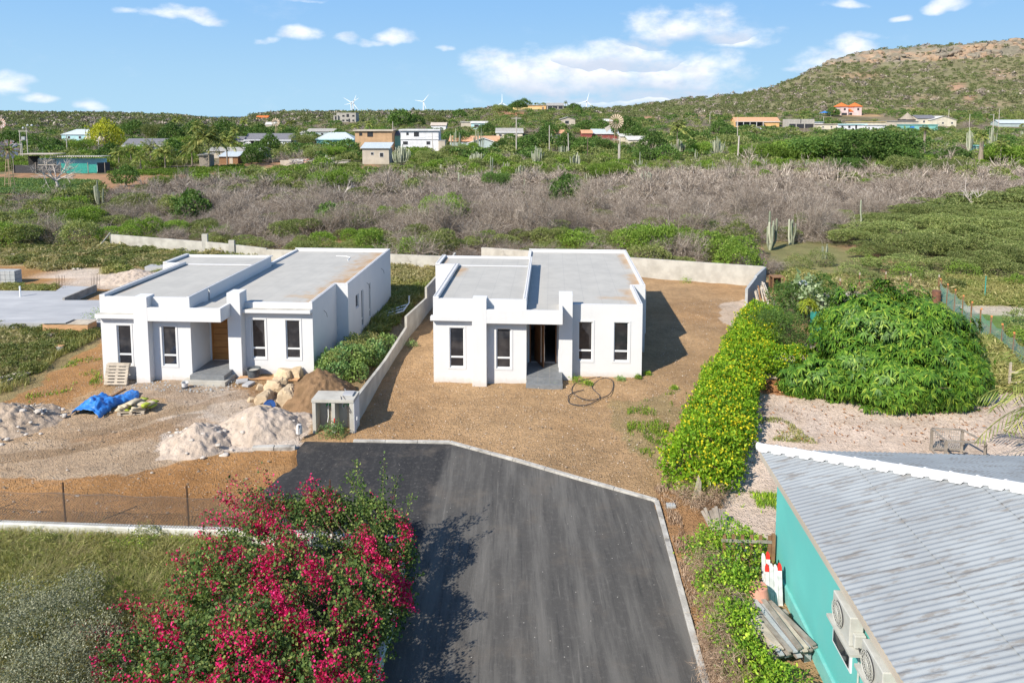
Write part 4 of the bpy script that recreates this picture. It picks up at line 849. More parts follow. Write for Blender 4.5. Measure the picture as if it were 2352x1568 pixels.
def bldg(label, short, x0, x1, eave, ridge=None, h=2.8, Y=None, wall='v_white', roof='r_grey', kind='gable', depth=9., wins=(), door=None, rz=0., ov=.45, extra=None, name='house', cat='house', fascia=None, clear=8):
    Y = Y or solveY((x0 + x1) / 2, eave, h); a = D(x0, eave, Y); b_ = D(x1, eave, Y); w = b_.x - a.x; zb = min(zg(a.x, Y), zg(b_.x, Y)) ; base = min(zb, a.z - h) - 1.5; ze = a.z; o = Vector((a.x, Y, base))
    t = thing(name, label, cat, o, rz); LAND.append(((x0 + x1) / 2, short, Y)); hw = ze - base
    r = max(w, depth) / 2 + 1
    for k in range(max(1, int(w / 6)) + 1): BUILT.append((a.x + w * k / max(1, int(w / 6)), Y + depth / 2, depth / 2 + 2.0)); BUILT.append((a.x + w * k / max(1, int(w / 6)), Y - clear, clear * .9))
    mb = MB(); pts = [(0, 0), (w, 0), (w, depth), (0, depth)]; mb.prism(pts, 0, hw)
    m = MB(); th = .14
    rzv = (D((x0 + x1) / 2, ridge, Y + depth / 2).z - base) if ridge else hw + 1.5
    if kind == 'gable':
        s = (rzv - hw) / (depth / 2); mb.add([(0, 0, hw), (0, depth, hw), (0, depth / 2, rzv - .05), (w, 0, hw), (w, depth, hw), (w, depth / 2, rzv - .05)], [(0, 1, 2), (3, 5, 4)])
        for y0, y1, z0, z1 in ((-ov, depth / 2, hw - ov * s, rzv), (depth + ov, depth / 2, hw - ov * s, rzv)): m.add([(-ov, y0, z0), (w + ov, y0, z0), (w + ov, y1, z1), (-ov, y1, z1), (-ov, y0, z0 + th), (w + ov, y0, z0 + th), (w + ov, y1, z1 + th), (-ov, y1, z1 + th)], [(0, 1, 2, 3), (4, 5, 6, 7), (0, 1, 5, 4), (1, 2, 6, 5), (2, 3, 7, 6), (3, 0, 4, 7)])
    elif kind == 'front':
        rzv = D((x0 + x1) / 2, ridge, Y).z - base; s = (rzv - hw) / (w / 2); mb.add([(0, 0, hw), (w, 0, hw), (w / 2, 0, rzv - .05), (0, depth, hw), (w, depth, hw), (w / 2, depth, rzv - .05)], [(0, 1, 2), (3, 5, 4)])
        for q0, q1, z0, z1 in ((-ov, w / 2, hw - ov * s, rzv), (w + ov, w / 2, hw - ov * s, rzv)): m.add([(q0, -ov, z0), (q0, depth + ov, z0), (q1, depth + ov, z1), (q1, -ov, z1), (q0, -ov, z0 + th), (q0, depth + ov, z0 + th), (q1, depth + ov, z1 + th), (q1, -ov, z1 + th)], [(0, 1, 2, 3), (4, 5, 6, 7), (0, 1, 5, 4), (1, 2, 6, 5), (2, 3, 7, 6), (3, 0, 4, 7)])
    elif kind == 'hip':
        q = min(w, depth) / 2; r0, r1 = (q * .95, w - q * .95); v = [(-ov, -ov, hw - .1), (w + ov, -ov, hw - .1), (w + ov, depth + ov, hw - .1), (-ov, depth + ov, hw - .1), (r0, depth / 2, rzv), (r1, depth / 2, rzv)]
        m.add(v, [(0, 1, 5, 4), (1, 2, 5), (2, 3, 4, 5), (3, 0, 4), (0, 3, 2, 1)])
    elif kind == 'shed':
        zr = D((x0 + x1) / 2, ridge, Y + depth).z - base if ridge else hw + .4; m.add([(-ov, -ov, hw), (w + ov, -ov, hw), (w + ov, depth, zr), (-ov, depth, zr), (-ov, -ov, hw + th), (w + ov, -ov, hw + th), (w + ov, depth, zr + th), (-ov, depth, zr + th)], [(0, 1, 2, 3), (4, 5, 6, 7), (0, 1, 5, 4), (1, 2, 6, 5), (2, 3, 7, 6), (3, 0, 4, 7)])
    elif kind == 'flat': m.box(-ov, w + ov, -ov, depth + ov, hw + .002, hw + .25)
    elif kind == 'cone': m.lathe([(w / 2 + ov, hw - .2), (w / 3, hw + (rzv - hw) * .4), (.15, rzv)], (w / 2, depth / 2, 0), 14)
    mb.build('wall', M[wall], t); 
    if kind != 'none': m.build('roof', M[roof], t)
    if fascia: f = MB(); f.box(-ov - .02, w + ov + .02, -ov - .07, -ov - .01, hw - .25 if kind == 'flat' else hw - .45, hw + .3 if kind == 'flat' else hw - .05); f.build('fascia', M[fascia], t)
    for wx, wz, ww, wh in wins:      # position as fraction of width, sill height below the eave in metres
        f = MB(); X0 = wx * w; f.box(X0 - .08, X0 + ww + .08, -.05, .02, hw - wz - .08, hw - wz + wh + .08); fo = f.build('window', M['whiteframe'] if wall not in ('v_tan', 'v_block') else M['dark'], t); g = MB(); g.box(X0, X0 + ww, -.07, -.055, hw - wz, hw - wz + wh); g.build('pane', M['v_dark'], fo)
    if door: g = MB(); g.box(door[0] * w, door[0] * w + door[1], -.06, .02, hw - door[2], hw - door[2] + door[3]); g.build('door', M[door[4] if len(door) > 4 else 'v_dark'], t)
    if extra: extra(t, w, hw, depth)
    return t
def posts(n, h0=.0, mat='v_white', y=-2.2, roof=None, frac=(0, 1)):
    def f(t, w, hw, depth):
        for i in range(n): q = MB(); x = w * (frac[0] + (frac[1] - frac[0]) * i / max(1, n - 1)); q.box(x - .12, x + .12, y - .12, y + .12, 0, hw - .25); q.build('porch_post', M[mat], t)
        q = MB(); q.box(w * frac[0] - .3, w * frac[1] + .3, y - .3, -.02, hw - .25, hw - .1); q.build('porch_roof', M[roof or mat], t); q = MB(); q.box(w * frac[0], w * frac[1], -.05, -.02, hw - 2.6, hw - .4); q.build('porch_opening', M['v_dark'], t)
    return f
bldg('pale blue house under a light metal hip roof left of the yellow tree', 'pale blue house', 141, 213, 309, 297, h=3.0, wall='v_lightblue', roof='r_metal', kind='hip', wins=[(.2, 1.9, 1, 1.1), (.55, 1.9, 1, 1.1)])
bldg('beige gabled house half hidden left of the yellow tree', 'beige gabled house', 190, 232, 324, 314, h=2.6, wall='v_beige', roof='r_pale', depth=7)
bldg('long white house under a dark tiled roof behind the low palms', 'long dark-roofed white house', 283, 398, 334, 319, h=2.8, wall='v_white', roof='r_grey', fascia='v_white', wins=[(.2, 2, 1.2, 1.2), (.5, 2, 1.2, 1.2), (.8, 2, 1.2, 1.2)], rz=R(-2))
bldg('white house with dark tiled roof and shaded front porch', 'white porch house', 563, 668, 321, 307, h=2.9, wall='v_white', roof='r_grey', fascia='v_white', extra=posts(4, frac=(.12, .55)), wins=[(.72, 2, 1.3, 1.3)], rz=R(-2))
bldg('low dark tiled side wing left of the white porch house', 'dark tiled wing', 517, 561, 323, 314, h=2.6, wall='v_white', roof='r_grey', fascia='v_white', depth=7)
bldg('low grey roofed farm building behind the tall coconut palm', 'grey farm building', 478, 602, 347, 339, h=2.4, wall='v_beige', roof='r_concrete', depth=8, wins=[(.6, 1.7, 1, .9)])
bldg('farm shack with blue striped metal roof and brown plank front', 'blue striped shack', 503, 546, 360, 349, h=2.2, wall='woodbrown', roof='r_metal', kind='shed', depth=6, door=(.55, 1., 2.2, 2.0, 'v_beige'))
bldg('small shed of bare boards beside the tall palm trunk', 'board shed', 457, 477, 357, 352, h=3.3, Y=188, wall='wood', roof='r_concrete', kind='shed', depth=4)
bldg('grey roofed low house with orange ridge tiles left of the white ruin', 'orange-ridged grey house', 706, 768, 302, 296, h=2.6, wall='v_greyblue', roof='r_concrete', depth=8, wins=[(.15, 1.7, 1.2, .9), (.5, 1.7, 1.2, .9)])
bldg('low grey roofed annex left of the orange-ridged grey house', 'grey annex', 690, 715, 306, 302, h=2.3, wall='v_white', roof='r_concrete', kind='shed', depth=5)
bldg('teal house under a pale corrugated hip roof left of the tan block', 'teal corrugated-roof house', 727, 812, 319, 304, h=2.9, wall='v_teal', roof='r_metal', kind='hip', fascia='v_lightblue', wins=[(.33, 2.1, 1.4, 1.2), (.7, 2.1, 1.4, 1.2)])
bldg('orange-roofed cream villa far off near the sea gap', 'distant orange villa', 588, 614, 270, 266.3, h=5., Y=690, wall='v_yellow', roof='r_orange', wins=[(.2, 3.2, 1.2, 2), (.4, 3.2, 1.2, 2), (.6, 3.2, 1.2, 2)], clear=14)
bldg('orange-roofed small wing right of the distant orange villa', 'villa wing', 617, 627, 273.5, 272, h=3., Y=690, wall='v_pink', roof='r_orange', depth=6, clear=14)
bldg('pale grey roofed shed below the distant orange villa', 'pale villa shed', 610, 636, 286, 281, h=2.4, wall='v_beige', roof='r_white', depth=7)
bldg('unfinished two-storey block house with empty window holes on the left ridge', 'unfinished block house', 773, 817, 260, h=6.0, Y=450, wall='v_block', kind='flat', roof='r_concrete', depth=9, ov=.1, wins=[(.3, 2.3, 1.3, 1.), (.52, 2.5, 1.5, 1.8), (.82, 2.3, 1.3, 1.), (.3, 5.2, 1.2, .9), (.5, 5.2, 1.2, .9), (.62, 5.6, .9, 1.9), (.82, 5.2, 1.2, .9)], clear=12)
bldg('low open block wing at the left foot of the unfinished block house', 'open block wing', 766, 776, 266, h=3., Y=449, wall='v_block', kind='flat', roof='r_concrete', depth=6, ov=.1, wins=[(.3, 2.4, 1., 1.9)], clear=12)
bldg('tan two-storey house with flat tiled roof edge', 'tan two-storey house', 815, 900, 300, h=6.0, Y=262, wall='v_tan', kind='flat', roof='r_pale', depth=9, ov=.6, fascia='v_beige', wins=[(.12, 1.9, 1., .9), (.34, 2.3, 2., 1.8)], clear=10)
bldg('pale green link house with grey roof between the tan and white blocks', 'pale green link house', 902, 922, 311, 301, h=5.2, Y=268, wall='v_teal', roof='r_grey', depth=8)
bldg('white two-storey house with flat roof and two dark upper windows', 'white two-storey house', 920, 1007, 299, h=6.2, Y=260, wall='v_white', kind='flat', roof='r_white', depth=9, ov=.6, fascia='v_white', wins=[(.15, 1.9, .9, 1.), (.35, 2.4, 1., 1.7), (.42, 2.4, .9, 1.7), (.06, 5.4, 1.8, 1.2), (.68, 5.4, 1.4, 1.2)], extra=lambda t, w, hw, d: (lambda q: (q.box(-.1, w + .1, -.25, -.01, hw - 3.5, hw - 3.2), q.build('storey_band', M['v_white'], t)))(MB()), clear=10)
bldg('low white annex at the right foot of the white two-storey house', 'white annex', 1007, 1022, 324, h=2.6, Y=258, wall='v_beige', kind='flat', roof='r_concrete', depth=5, ov=.1)
bldg('small rough beige house with corrugated grey roof and two white windows', 'small beige house', 832, 893, 341, 328, h=4.0, Y=205, wall='v_beige', roof='r_metal', kind='shed', depth=6, wins=[(.32, 1.9, .8, .7), (.66, 2.5, 1., 1.2)], ov=.5, clear=14)
bldg('pinkish roofed bungalow above the cactus clump', 'pinkish roofed bungalow', 990, 1024, 288, 282, h=2.8, wall='v_white', roof='r_pale', depth=8, wins=[(.6, 2, 1.4, .8)])
bldg('pale blue bungalow with teal shutters right of the pinkish roofed bungalow', 'pale blue bungalow', 1082, 1119, 283, 279, h=3.0, wall='v_lightblue', roof='r_white', depth=8, wins=[(.2, 2.1, 2.4, 1.3), (.65, 2.1, 1., 1.)])
bldg('white flat-roofed extension left of the pale blue bungalow', 'white extension', 1059, 1082, 281, h=2.6, wall='v_beige', kind='flat', roof='r_white', depth=7)
bldg('long beige hall with grey gable roof left of the timber power pole', 'beige hall', 1140, 1200, 303, 295, h=2.7, wall='v_cream', roof='r_concrete', depth=9, fascia='v_white', wins=[(.1, 2, 1.2, .9), (.3, 2, 1.2, .9), (.5, 2, 1.2, .9), (.7, 2, 1.2, .9)])
def xgable(t, w, hw, d):
    q = MB(); a, b_ = w * .40, w * 1.0; q.add([(a, -3, 0), (b_, -3, 0), (b_, -3, hw - .6), ((a + b_) / 2, -3, hw + 1.25), (a, -3, hw - .6), (a, 0, 0), (b_, 0, 0), (b_, 0, hw - .6), ((a + b_) / 2, 2.5, hw + 1.25), (a, 0, hw - .6)], [(0, 1, 2, 3, 4), (0, 4, 9, 5), (1, 6, 7, 2)]); q.build('gable_wall', M['v_greyblue'], t)
    q = MB(); mx = (a + b_) / 2
    for x in (a - .5, b_ + .5): q.add([(x, -3.5, hw - .9), (mx, -3.5, hw + 1.3), (mx, 4.2, hw + 1.35), (x, .5, hw - .85), (x, -3.5, hw - .75), (mx, -3.5, hw + 1.45), (mx, 4.2, hw + 1.5), (x, .5, hw - .7)], [(0, 1, 2, 3), (4, 5, 6, 7), (0, 1, 5, 4), (1, 2, 6, 5), (2, 3, 7, 6), (3, 0, 4, 7)])
    q.build('gable_roof', M['r_terra'], t)
    q = MB()
    for x in (a - .5, b_ + .5): q.bar((x, -3.55, hw - .78), (mx, -3.55, hw + 1.42), .1, .25)
    q.build('barge_board', M['v_white'], t)
bldg('terracotta tiled house with a white-edged blue-grey front gable', 'terracotta gabled house', 1033, 1145, 324, 313, h=2.8, wall='v_greyblue', roof='r_terra', depth=9, extra=xgable, rz=R(-2), clear=12)
bldg('orange-painted house on top of the middle hill', 'orange hilltop house', 1213, 1254, 242, h=4.2, Y=486, wall='v_peach', kind='flat', roof='r_white', depth=9, wins=[(.1, 2.9, 6., 1.4), (.8, 2.9, .8, 1.8)], clear=14)
w_ = bldg('low orange garden wall along the middle hilltop in front of the orange house', 'orange hilltop wall', 1178, 1243, 247, h=2.2, Y=476, wall='v_yellow', kind='none', depth=.4, name='garden_wall', cat='wall', clear=14)
bldg('grey-roofed block house with open gallery right of the orange hilltop house', 'grey hilltop house', 1257, 1294, 243, 237, h=4.0, Y=480, wall='v_block', roof='r_concrete', kind='shed', depth=8, wins=[(.05, 2.1, 2.8, 1.6), (.35, 2.1, 3., 1.6), (.7, 2.1, 2.8, 1.6)], clear=14)
bldg('small pinkish shed house on the slope below the hilltop houses', 'pinkish shed house', 1288, 1321, 274, 269, h=3.0, wall='v_beige', roof='r_concrete', kind='front', depth=8, wins=[(.3, 2.4, 2., 1.6)])
bldg('low salmon tiled roof left of the red and white roofs', 'salmon-roofed house', 1275, 1299, 306, 299, h=2.3, wall='v_beige', roof='r_terra', depth=7)
bldg('bright salmon roofed house left of the wind pump', 'bright salmon house', 1337, 1360, 306, 299, h=2.4, wall='v_maroon', roof='r_terra', depth=7)
bldg('maroon house under a white metal roof left of the wind pump', 'maroon white-roofed house', 1361, 1420, 306, 297, h=2.5, wall='v_maroon', roof='r_metal', depth=9, fascia='v_white')
bldg('white shed roof just right of the wind pump', 'white shed', 1426, 1453, 314, 308, h=2.2, wall='v_cream', roof='r_white', kind='shed', depth=7)
bldg('larger white shed roof among the banana plants right of the wind pump', 'large white shed', 1444, 1487, 322, 313, h=2.2, wall='v_cream', roof='r_white', kind='shed', depth=8)
bldg('tiny white-roofed hut on the slope above the wind pump', 'tiny white hut', 1387, 1406, 279, 274, h=2.2, wall='v_pink', roof='r_white', kind='shed', depth=5)
bldg('long terracotta edged house with white porch posts left of the block ruin', 'terracotta porch house', 1690, 1790, 279, 270, h=3.2, wall='v_peach', roof='r_terra', depth=9, extra=posts(5, frac=(0, .6), roof='r_white'), fascia='r_white')
bldg('unroofed two-part block building on open concrete columns', 'block ruin', 1811, 1871, 274, h=5.2, wall='v_block', kind='none', depth=8, extra=lambda t, w, hw, d: (lambda q: (q.box(.6, w * .98, -.08, -.02, hw - 5.0, hw - 2.6), q.build('open_bay', M['v_dark'], t), [(lambda c: (c.box(w * x - .2, w * x + .2, -.3, -.09, hw - 5.4, hw - 2.4), c.build('column', M['v_block'], t)))(MB()) for x in (.02, .3, .62, .97)], (lambda g: (g.box(w * .46, w * .49, -.05, d * .5, hw - 2.3, hw + .04), g.build('wall_slit', M['v_dark'], t)))(MB())))(MB()), clear=12)
bldg('pale blue flat roof tucked behind the block ruin', 'pale blue flat roof', 1872, 1891, 281, h=3., wall='v_white', roof='r_metal', kind='flat', depth=6)
bldg('low cream row building right of the block ruin', 'low cream row building', 1884, 1932, 286, h=2.8, wall='v_cream', kind='flat', roof='r_pale', depth=7, wins=[(.1, 1.8, .8, .8), (.5, 1.8, .8, .8), (.75, 1.8, 1.4, .8)])
bldg('low white row building with blue trim in the right village row', 'blue-trimmed white row building', 1926, 1990, 286, h=2.8, wall='v_white', kind='flat', roof='r_white', depth=8, fascia='v_lightblue', wins=[(.1, 2., 1.2, 1.2), (.35, 2., 1.2, 1.2), (.6, 2.4, 1., 2.)])
bldg('low row building with a dull yellow flat roof', 'yellow-roofed row building', 1960, 2034, 281, h=2.8, wall='v_cream', kind='flat', roof='v_yellow', depth=8)
bldg('low white wall-like row building below the yellow roof', 'white row building', 1990, 2036, 288, h=2.6, wall='v_white', kind='flat', roof='r_white', depth=6, wins=[(.3, 2, 1., 1.)])
bldg('long grey flat-roofed row building in front of the thatched hut', 'grey row building', 2032, 2110, 279, h=3., wall='v_beige', kind='flat', roof='r_concrete', depth=8)
bldg('teal fronted row building with a blue door', 'teal blue-door building', 2077, 2154, 287, h=3.0, wall='v_teal', kind='flat', roof='v_teal', depth=7, door=(.17, 2.4, 3.2, 2.4, 'bluetarp'), wins=[(.45, 2.3, 1.4, 1.3)])
bldg('thatched cone-roofed open hut left of the big cream house', 'thatched hut', 2076, 2106, 274, 259, h=3.4, wall='v_dark', roof='r_thatch', kind='cone', depth=6.5)
bldg('big cream house with dark tiled left roof beside the thatched hut', 'big cream house', 2108, 2150, 272, 265, h=4.2, wall='v_cream', roof='r_grey', depth=10, wins=[(.3, 2.5, 1, 1.2)])
bldg('cream gabled house with white verge right of the big cream house', 'cream gabled house', 2137, 2197, 276, 267, h=3.8, wall='v_cream', roof='r_white', kind='front', depth=10, wins=[(.45, 2.2, 1, 1.), (.8, 2.2, 1, 1.)])
bldg('pale low roof at the far right edge of the village', 'far right low house', 2297, 2368, 283, 276, h=2.4, wall='v_greyblue', roof='r_metal', kind='gable', depth=8)
bldg('pale green hut behind the fan palm on the right', 'pale green hut', 2240, 2274, 336, h=2.4, wall='v_teal', kind='flat', roof='v_teal', depth=4, name='hut', cat='hut')
bldg('low reddish tiled roof poking out of the dense green trees', 'reddish roof', 1890, 1934, 347, 336, h=1.6, wall='v_tan', roof='r_terra', kind='hip', depth=7, name='hut', cat='hut')
def twin(t, w, hw, d):
    for q0 in (0, w * .64):
        q = MB(); q.box(q0, q0 + w * .36, -1.2, d, 0, hw + 3.0); q.build('tower', M['v_pink'], t); r_ = MB(); ww = w * .36; v = [(q0 - .6, -1.8, hw + 3), (q0 + ww + .6, -1.8, hw + 3), (q0 + ww + .6, d + .6, hw + 3), (q0 - .6, d + .6, hw + 3), (q0 + ww / 2, d / 2 - .6, hw + 5.6)]; r_.add(v, [(0, 1, 4), (1, 2, 4), (2, 3, 4), (3, 0, 4), (0, 3, 2, 1)]); r_.build('tower_roof', M['r_orange'], t)
        g = MB(); g.box(q0 + ww * .4, q0 + ww * .65, -1.27, -1.2, hw + .6, hw + 2.0); g.build('window', M['v_dark'], t)
    g = MB(); g.box(w * .04, w * .30, -1.27, -1.2, hw - 3.4, hw - 1.0); g.build('entrance', M['v_dark'], t)
bldg('pink house with two orange-roofed towers at the foot of the hill', 'pink twin-tower house', 1929, 1977, 256, 250, h=4.0, Y=447, wall='v_pink', roof='r_orange', kind='hip', depth=8, wins=[(.45, 2.6, 2., 1.6)], extra=twin, clear=14)
# farm enclosure with nets, left
g0 = G(33, 398); fs = thing('farm_shed', 'ramshackle farm enclosure wrapped in black and teal netting', 'shed', g0); k = g0.y / F; LAND.append((140, 'farm enclosure', g0.y)); BUILT += [(g0.x + 3 + i * 4., g0.y + 3, 6) for i in range(6)]
def fx(px): return (px - 33) * k
def pan(name, a, b_, z0, z1, y, mat, y2=None): q = MB(); y2 = y if y2 is None else y2; q.add([(a, y, z0), (b_, y2, z0), (b_, y2, z1), (a, y, z1), (a, y + .08, z0), (b_, y2 + .08, z0), (b_, y2 + .08, z1), (a, y + .08, z1)], [(0, 1, 2, 3), (7, 6, 5, 4), (0, 4, 5, 1), (1, 5, 6, 2), (2, 6, 7, 3), (3, 7, 4, 0)]); return q.build(name, mat, fs)
pan('black_net', 0, fx(141), 0, 2.0, 0, M['blacknet']); pan('teal_net', fx(141), fx(204), 0, 2.45, -.1, M['greennet']); pan('black_net', fx(225), fx(243), 0, 2.6, 0, M['blacknet'], 2.); pan('teal_net', fx(205), fx(224), .1, 2.2, -.1, M['greennet'])
pan('back_wall', fx(58), fx(220), 0, 3.4, 5., M['v_lightblue']); pan('plank_wall', fx(58), fx(100), 0, 3.2, 4.8, M['v_beige']); pan('dark_wall', fx(33), fx(60), 0, 4.0, 5.2, M['dark'])
q = MB(); q.box(-.5, fx(110), 2.4, 7.5, 4.5, 4.62); q.build('tin_roof', M['r_pale'], fs); q = MB(); q.box(fx(95), fx(218), 3.2, 7.5, 3.85, 3.97); q.build('tile_roof', M['r_concrete'], fs)
q = MB(); n = 22
for i in range(n): x = fx(100) + (fx(216) - fx(100)) * i / n; q.box(x, x + .28, 3.0, 3.19, 3.86, 4.1)
q.build('roof_edge_blocks', M['v_cream'], fs)
for px in (33, 84, 141, 204, 243): q = MB(); q.box(fx(px) - .06, fx(px) + .06, -.2, -.09, 0, 2.7 if px > 33 else 4.5); q.build('post', M['wood'], fs)
# long scrap and block yard, right of the porch house
p = D(640, 364, 195); sp = thing('scrap_heap', 'long heap of pale scrap poles and boards on a broken wall', 'scrap heap', (p.x, 195, zg(p.x, 195))); rr = random.Random(5); q = MB()
for i in range(90): x = rr.uniform(2, 18); z = rr.uniform(.5, 2.1); a = rr.uniform(-.5, .5); l = rr.uniform(1, 3.2); q.bar((x, rr.uniform(0, 2), z), (x + l * math.cos(a), rr.uniform(0, 2), z + l * math.sin(a) * .35), rr.uniform(.06, .18))
q.build('scrap_poles', M['deadwood'], sp); q = MB(); q.box(0, 8, 1.2, 1.5, -1, 1.7); q.build('broken_wall', M['v_beige'], sp); q = MB(); q.box(3.5, 6.5, 1.1, 1.19, .9, 1.9); q.build('white_sheet', M['v_white'], sp); q = MB(); q.box(6.6, 8.2, 1.08, 1.18, .9, 2.); q.build('pink_sheet', M['terracotta'], sp); BUILT.append((p.x + 9, 195, 9))

# ---------------- poles, wind pumps, turbines, car, awning
def pole(px, top, Y, label, h=None, arm=None, mat='deadwood', r=.13, group=None, lean=0, lamp=0):
    p = D(px, top, Y); zb = zg(p.x, Y); hh = p.z - zb; t = thing('utility_pole', label, 'pole', (p.x, Y, zb), 0, group); q = MB(); q.tube([(0, 0, -.5), (lean, 0, hh)], [r * 1.25, r], 8); q.build('shaft', M[mat], t)
    if arm: q = MB(); q.box(lean - arm, lean + arm, -.08, .08, hh - .5, hh - .32); q.build('cross_arm', M['deadwood'], t)
    if lamp: q = MB(); q.tube([(0, 0, hh - .6), (-lamp * .6, 0, hh - .35), (-lamp, 0, hh - .4)], .06, 6); q.build('lamp_arm', M['bucket'], t); q = MB(); q.lathe([(.05, -.12), (.2, 0), (.12, .12)], (-lamp, 0, hh - .4), 8); q.build('lamp_head', M['bucket'], t)
    return t
pole(1186, 269, 225, 'tall timber power pole with a double cross arm beside the beige hall', arm=1.6, r=.17)
pole(995, 305, 235, 'leaning dark pole standing before the white two-storey house', lean=-.4)
pole(1695, 269, 300, 'slim timber pole left of the terracotta porch house')
pole(1695.5, 312, 210, 'thick pale pole among the cactus clumps right of centre', r=.2, lean=.3)
pole(1424, 317, 195, 'pale street lamp pole just right of the wind pump', lamp=1.8)
pole(1421, 331, 190, 'short pale stump pole beside the street lamp right of the wind pump')
pole(1262, 288, 230, 'slim pole above the tall cactus stands')
pole(1420 - 70, 316, 215, 'thin dark pole between the cactus stands and the wind pump', mat='trunk')
pole(1345, 311, 220, 'pale leaning timber pole left of the wind pump', lean=-.3) if False else None
pole(1307, 306, 222, 'pale leaning timber pole above the middle cactus stand', lean=-.3)
pole(894, 258, 430, 'slim pole on the skyline left of centre', r=.2)
pole(902, 279, 300, 'slim pole rising behind the tan two-storey house')
pole(152, 309, 235, 'thin pole in front of the pale blue house')
pole(199, 293, 300, 'leaning pole behind the pale blue house', lean=-.8)
pole(226, 319, 230, 'pole right of the beige gabled house')
pole(47, 328, 205, 'short street lamp by the transformer platform', lamp=-2.6) if False else pole(50, 328, 205, 'short street lamp by the transformer platform', lamp=2.6)
pole(2180, 252, 430, 'slim pole behind the cream gabled house')
pole(2228, 262, 400, 'slim pole right of the cream gabled house')
pole(2283, 262, 330, 'street lamp pole near the far right low house', lamp=1.5)
pole(2296, 250, 380, 'tall pole near the far right low house'); pole(1631, 257, 420, 'lone pole at the foot of the long slope'); pole(1892, 267, 400, 'pole below the blue awning')
pole(2265, 634, 52.6, 'green steel fence post standing in the weeds on the right', r=.035, mat='greennet')
tf = thing('transformer_platform', 'two-pole timber platform carrying a transformer left of the farm road', 'transformer', D(48, 350, 215)); kk = 215 / F
o = tf.location; o.z = zg(o.x, o.y); hh = D(48, 300, 215).z - o.z
for x, top in ((0, hh), (16 * kk, hh + 1.1)): q = MB(); q.tube([(x, 0, -.5), (x, 0, top)], .14); q.build('pole', M['deadwood'], tf)
q = MB(); q.box(-.4, 2.6, -.1, .1, hh - .3, hh - .1); q.box(-.2, 2.4, -.1, .1, hh - 3.1, hh - 2.9); q.build('cross_beam', M['deadwood'], tf); q = MB(); q.box(.6, 1.7, -.35, .35, hh - 2.88, hh - 1.9); q.build('transformer_tank', M['block'], tf, bevel=.05)
for x in (1.2, 2.6, 3.9): q = MB(); q.lathe([(.1, 0), (.3, .1), (.3, .45), (.1, .6)], (x, 0, hh + .5 + (.8 if x > 2 else 0)), 8); q.build('white_drum', M['bucket'], tf)
def windpump(px, hub, Y, rad, label, mat, blades=16, base=None, turn=0., tail=True):
    p = D(px, hub, Y); zb = zg(p.x, Y); hh = p.z - zb; t = thing('wind_pump', label, 'wind pump', (p.x, Y, zb)); q = MB(); s = hh * .085
    for sx, sy in ((-1, -1), (1, -1), (1, 1), (-1, 1)): q.bar((sx * s, sy * s, -.3), (sx * .12, sy * .12, hh - .3), .09)
    for f in (.12, .35, .55, .72, .86):
        w = s * (1 - f) + .12 * f; z = f * hh
        for a, b_ in (((-w, -w), (w, -w)), ((w, -w), (w, w)), ((w, w), (-w, w)), ((-w, w), (-w, -w))): q.bar((*a, z), (*b_, z), .05)
    q.build('tower', M['windtower'], t); q = MB(); q.tube([(0, 0, hh - .3), (0, 0, hh)], .1, 6); q.tube([(0, .5, hh), (0, -.5, hh)], .14, 8); q.build('gearbox', M['rust'], t)
    wh = MB(); wh.tube([(rad * .42 * math.cos(a), 0, rad * .42 * math.sin(a)) for a in np.linspace(0, 2 * math.pi, 20)], .02, 4); wh.tube([(rad * .95 * math.cos(a), 0, rad * .95 * math.sin(a)) for a in np.linspace(0, 2 * math.pi, 20)], .02, 4); wo_ = wh.build('wheel', M['rust'], t)
    for i in range(blades):
        a = 2 * math.pi * i / blades; da = math.pi / blades * .62; b2 = MB(); c = [(rad * .38, -da * .7, -.03), (rad, -da, -.08), (rad, da, .08), (rad * .38, da * .7, .03)]; v = [(r_ * math.cos(a + d), y, r_ * math.sin(a + d)) for r_, d, y in c]; v += [(x, y + .015, z) for x, y, z in v]; b2.add(v, [(0, 1, 2, 3), (7, 6, 5, 4), (0, 4, 5, 1), (1, 5, 6, 2), (2, 6, 7, 3), (3, 7, 4, 0)]); b2.build('blade', M[mat], wo_)
    wo_.location = (math.sin(turn) * .55, -math.cos(turn) * .55, hh); wo_.rotation_euler = (0, 0, turn)
    if tail: q = MB(); q.bar((0, .3, hh), (-rad * 1.1, 1.0, hh - rad * .9), .06); q.add([(-rad * .8, .9, hh - rad * .5), (-rad * 1.5, 1.2, hh - rad * .9), (-rad * 1.2, 1.1, hh - rad * 1.5), (-rad * .65, .9, hh - rad * .95), (-rad * .8, .94, hh - rad * .5), (-rad * 1.5, 1.24, hh - rad * .9), (-rad * 1.2, 1.14, hh - rad * 1.5), (-rad * .65, .94, hh - rad * .95)], [(0, 1, 2, 3), (7, 6, 5, 4), (0, 4, 5, 1), (1, 5, 6, 2), (2, 6, 7, 3), (3, 7, 4, 0)]); q.build('tail_vane', M['deadwood'], t)
    return t
M['windtower'] = pbr('rusty_tower_steel', (.42, .34, .22), (.34, .24, .15), 3, .8); M['bladecream'] = pbr('cream_blades', (.66, .56, .44), (.52, .34, .22), 6, .7); M['bladewhite'] = pbr('white_blades', (.74, .70, .68), (.6, .28, .2), 2, .7)
windpump(1415, 279, 262, 2.75, 'wind pump with striped wheel on a lattice tower above the cactus', 'bladecream', 18)
windpump(17, 343, 136, 1.9, 'broken wind pump with missing blades at the left edge', 'bladewhite', 11, turn=.9, tail=False)
windpump(3, 283, 300, 2.3, 'small distant wind pump above the broken one at the left edge', 'bladewhite', 14, tail=False)
windpump(634, 281, 300, 1.8, 'small wind pump behind the white porch house', 'bladecream', 12, tail=False)
M['turb'] = pbr('turbine_white', (.78, .80, .83), rough=.5)
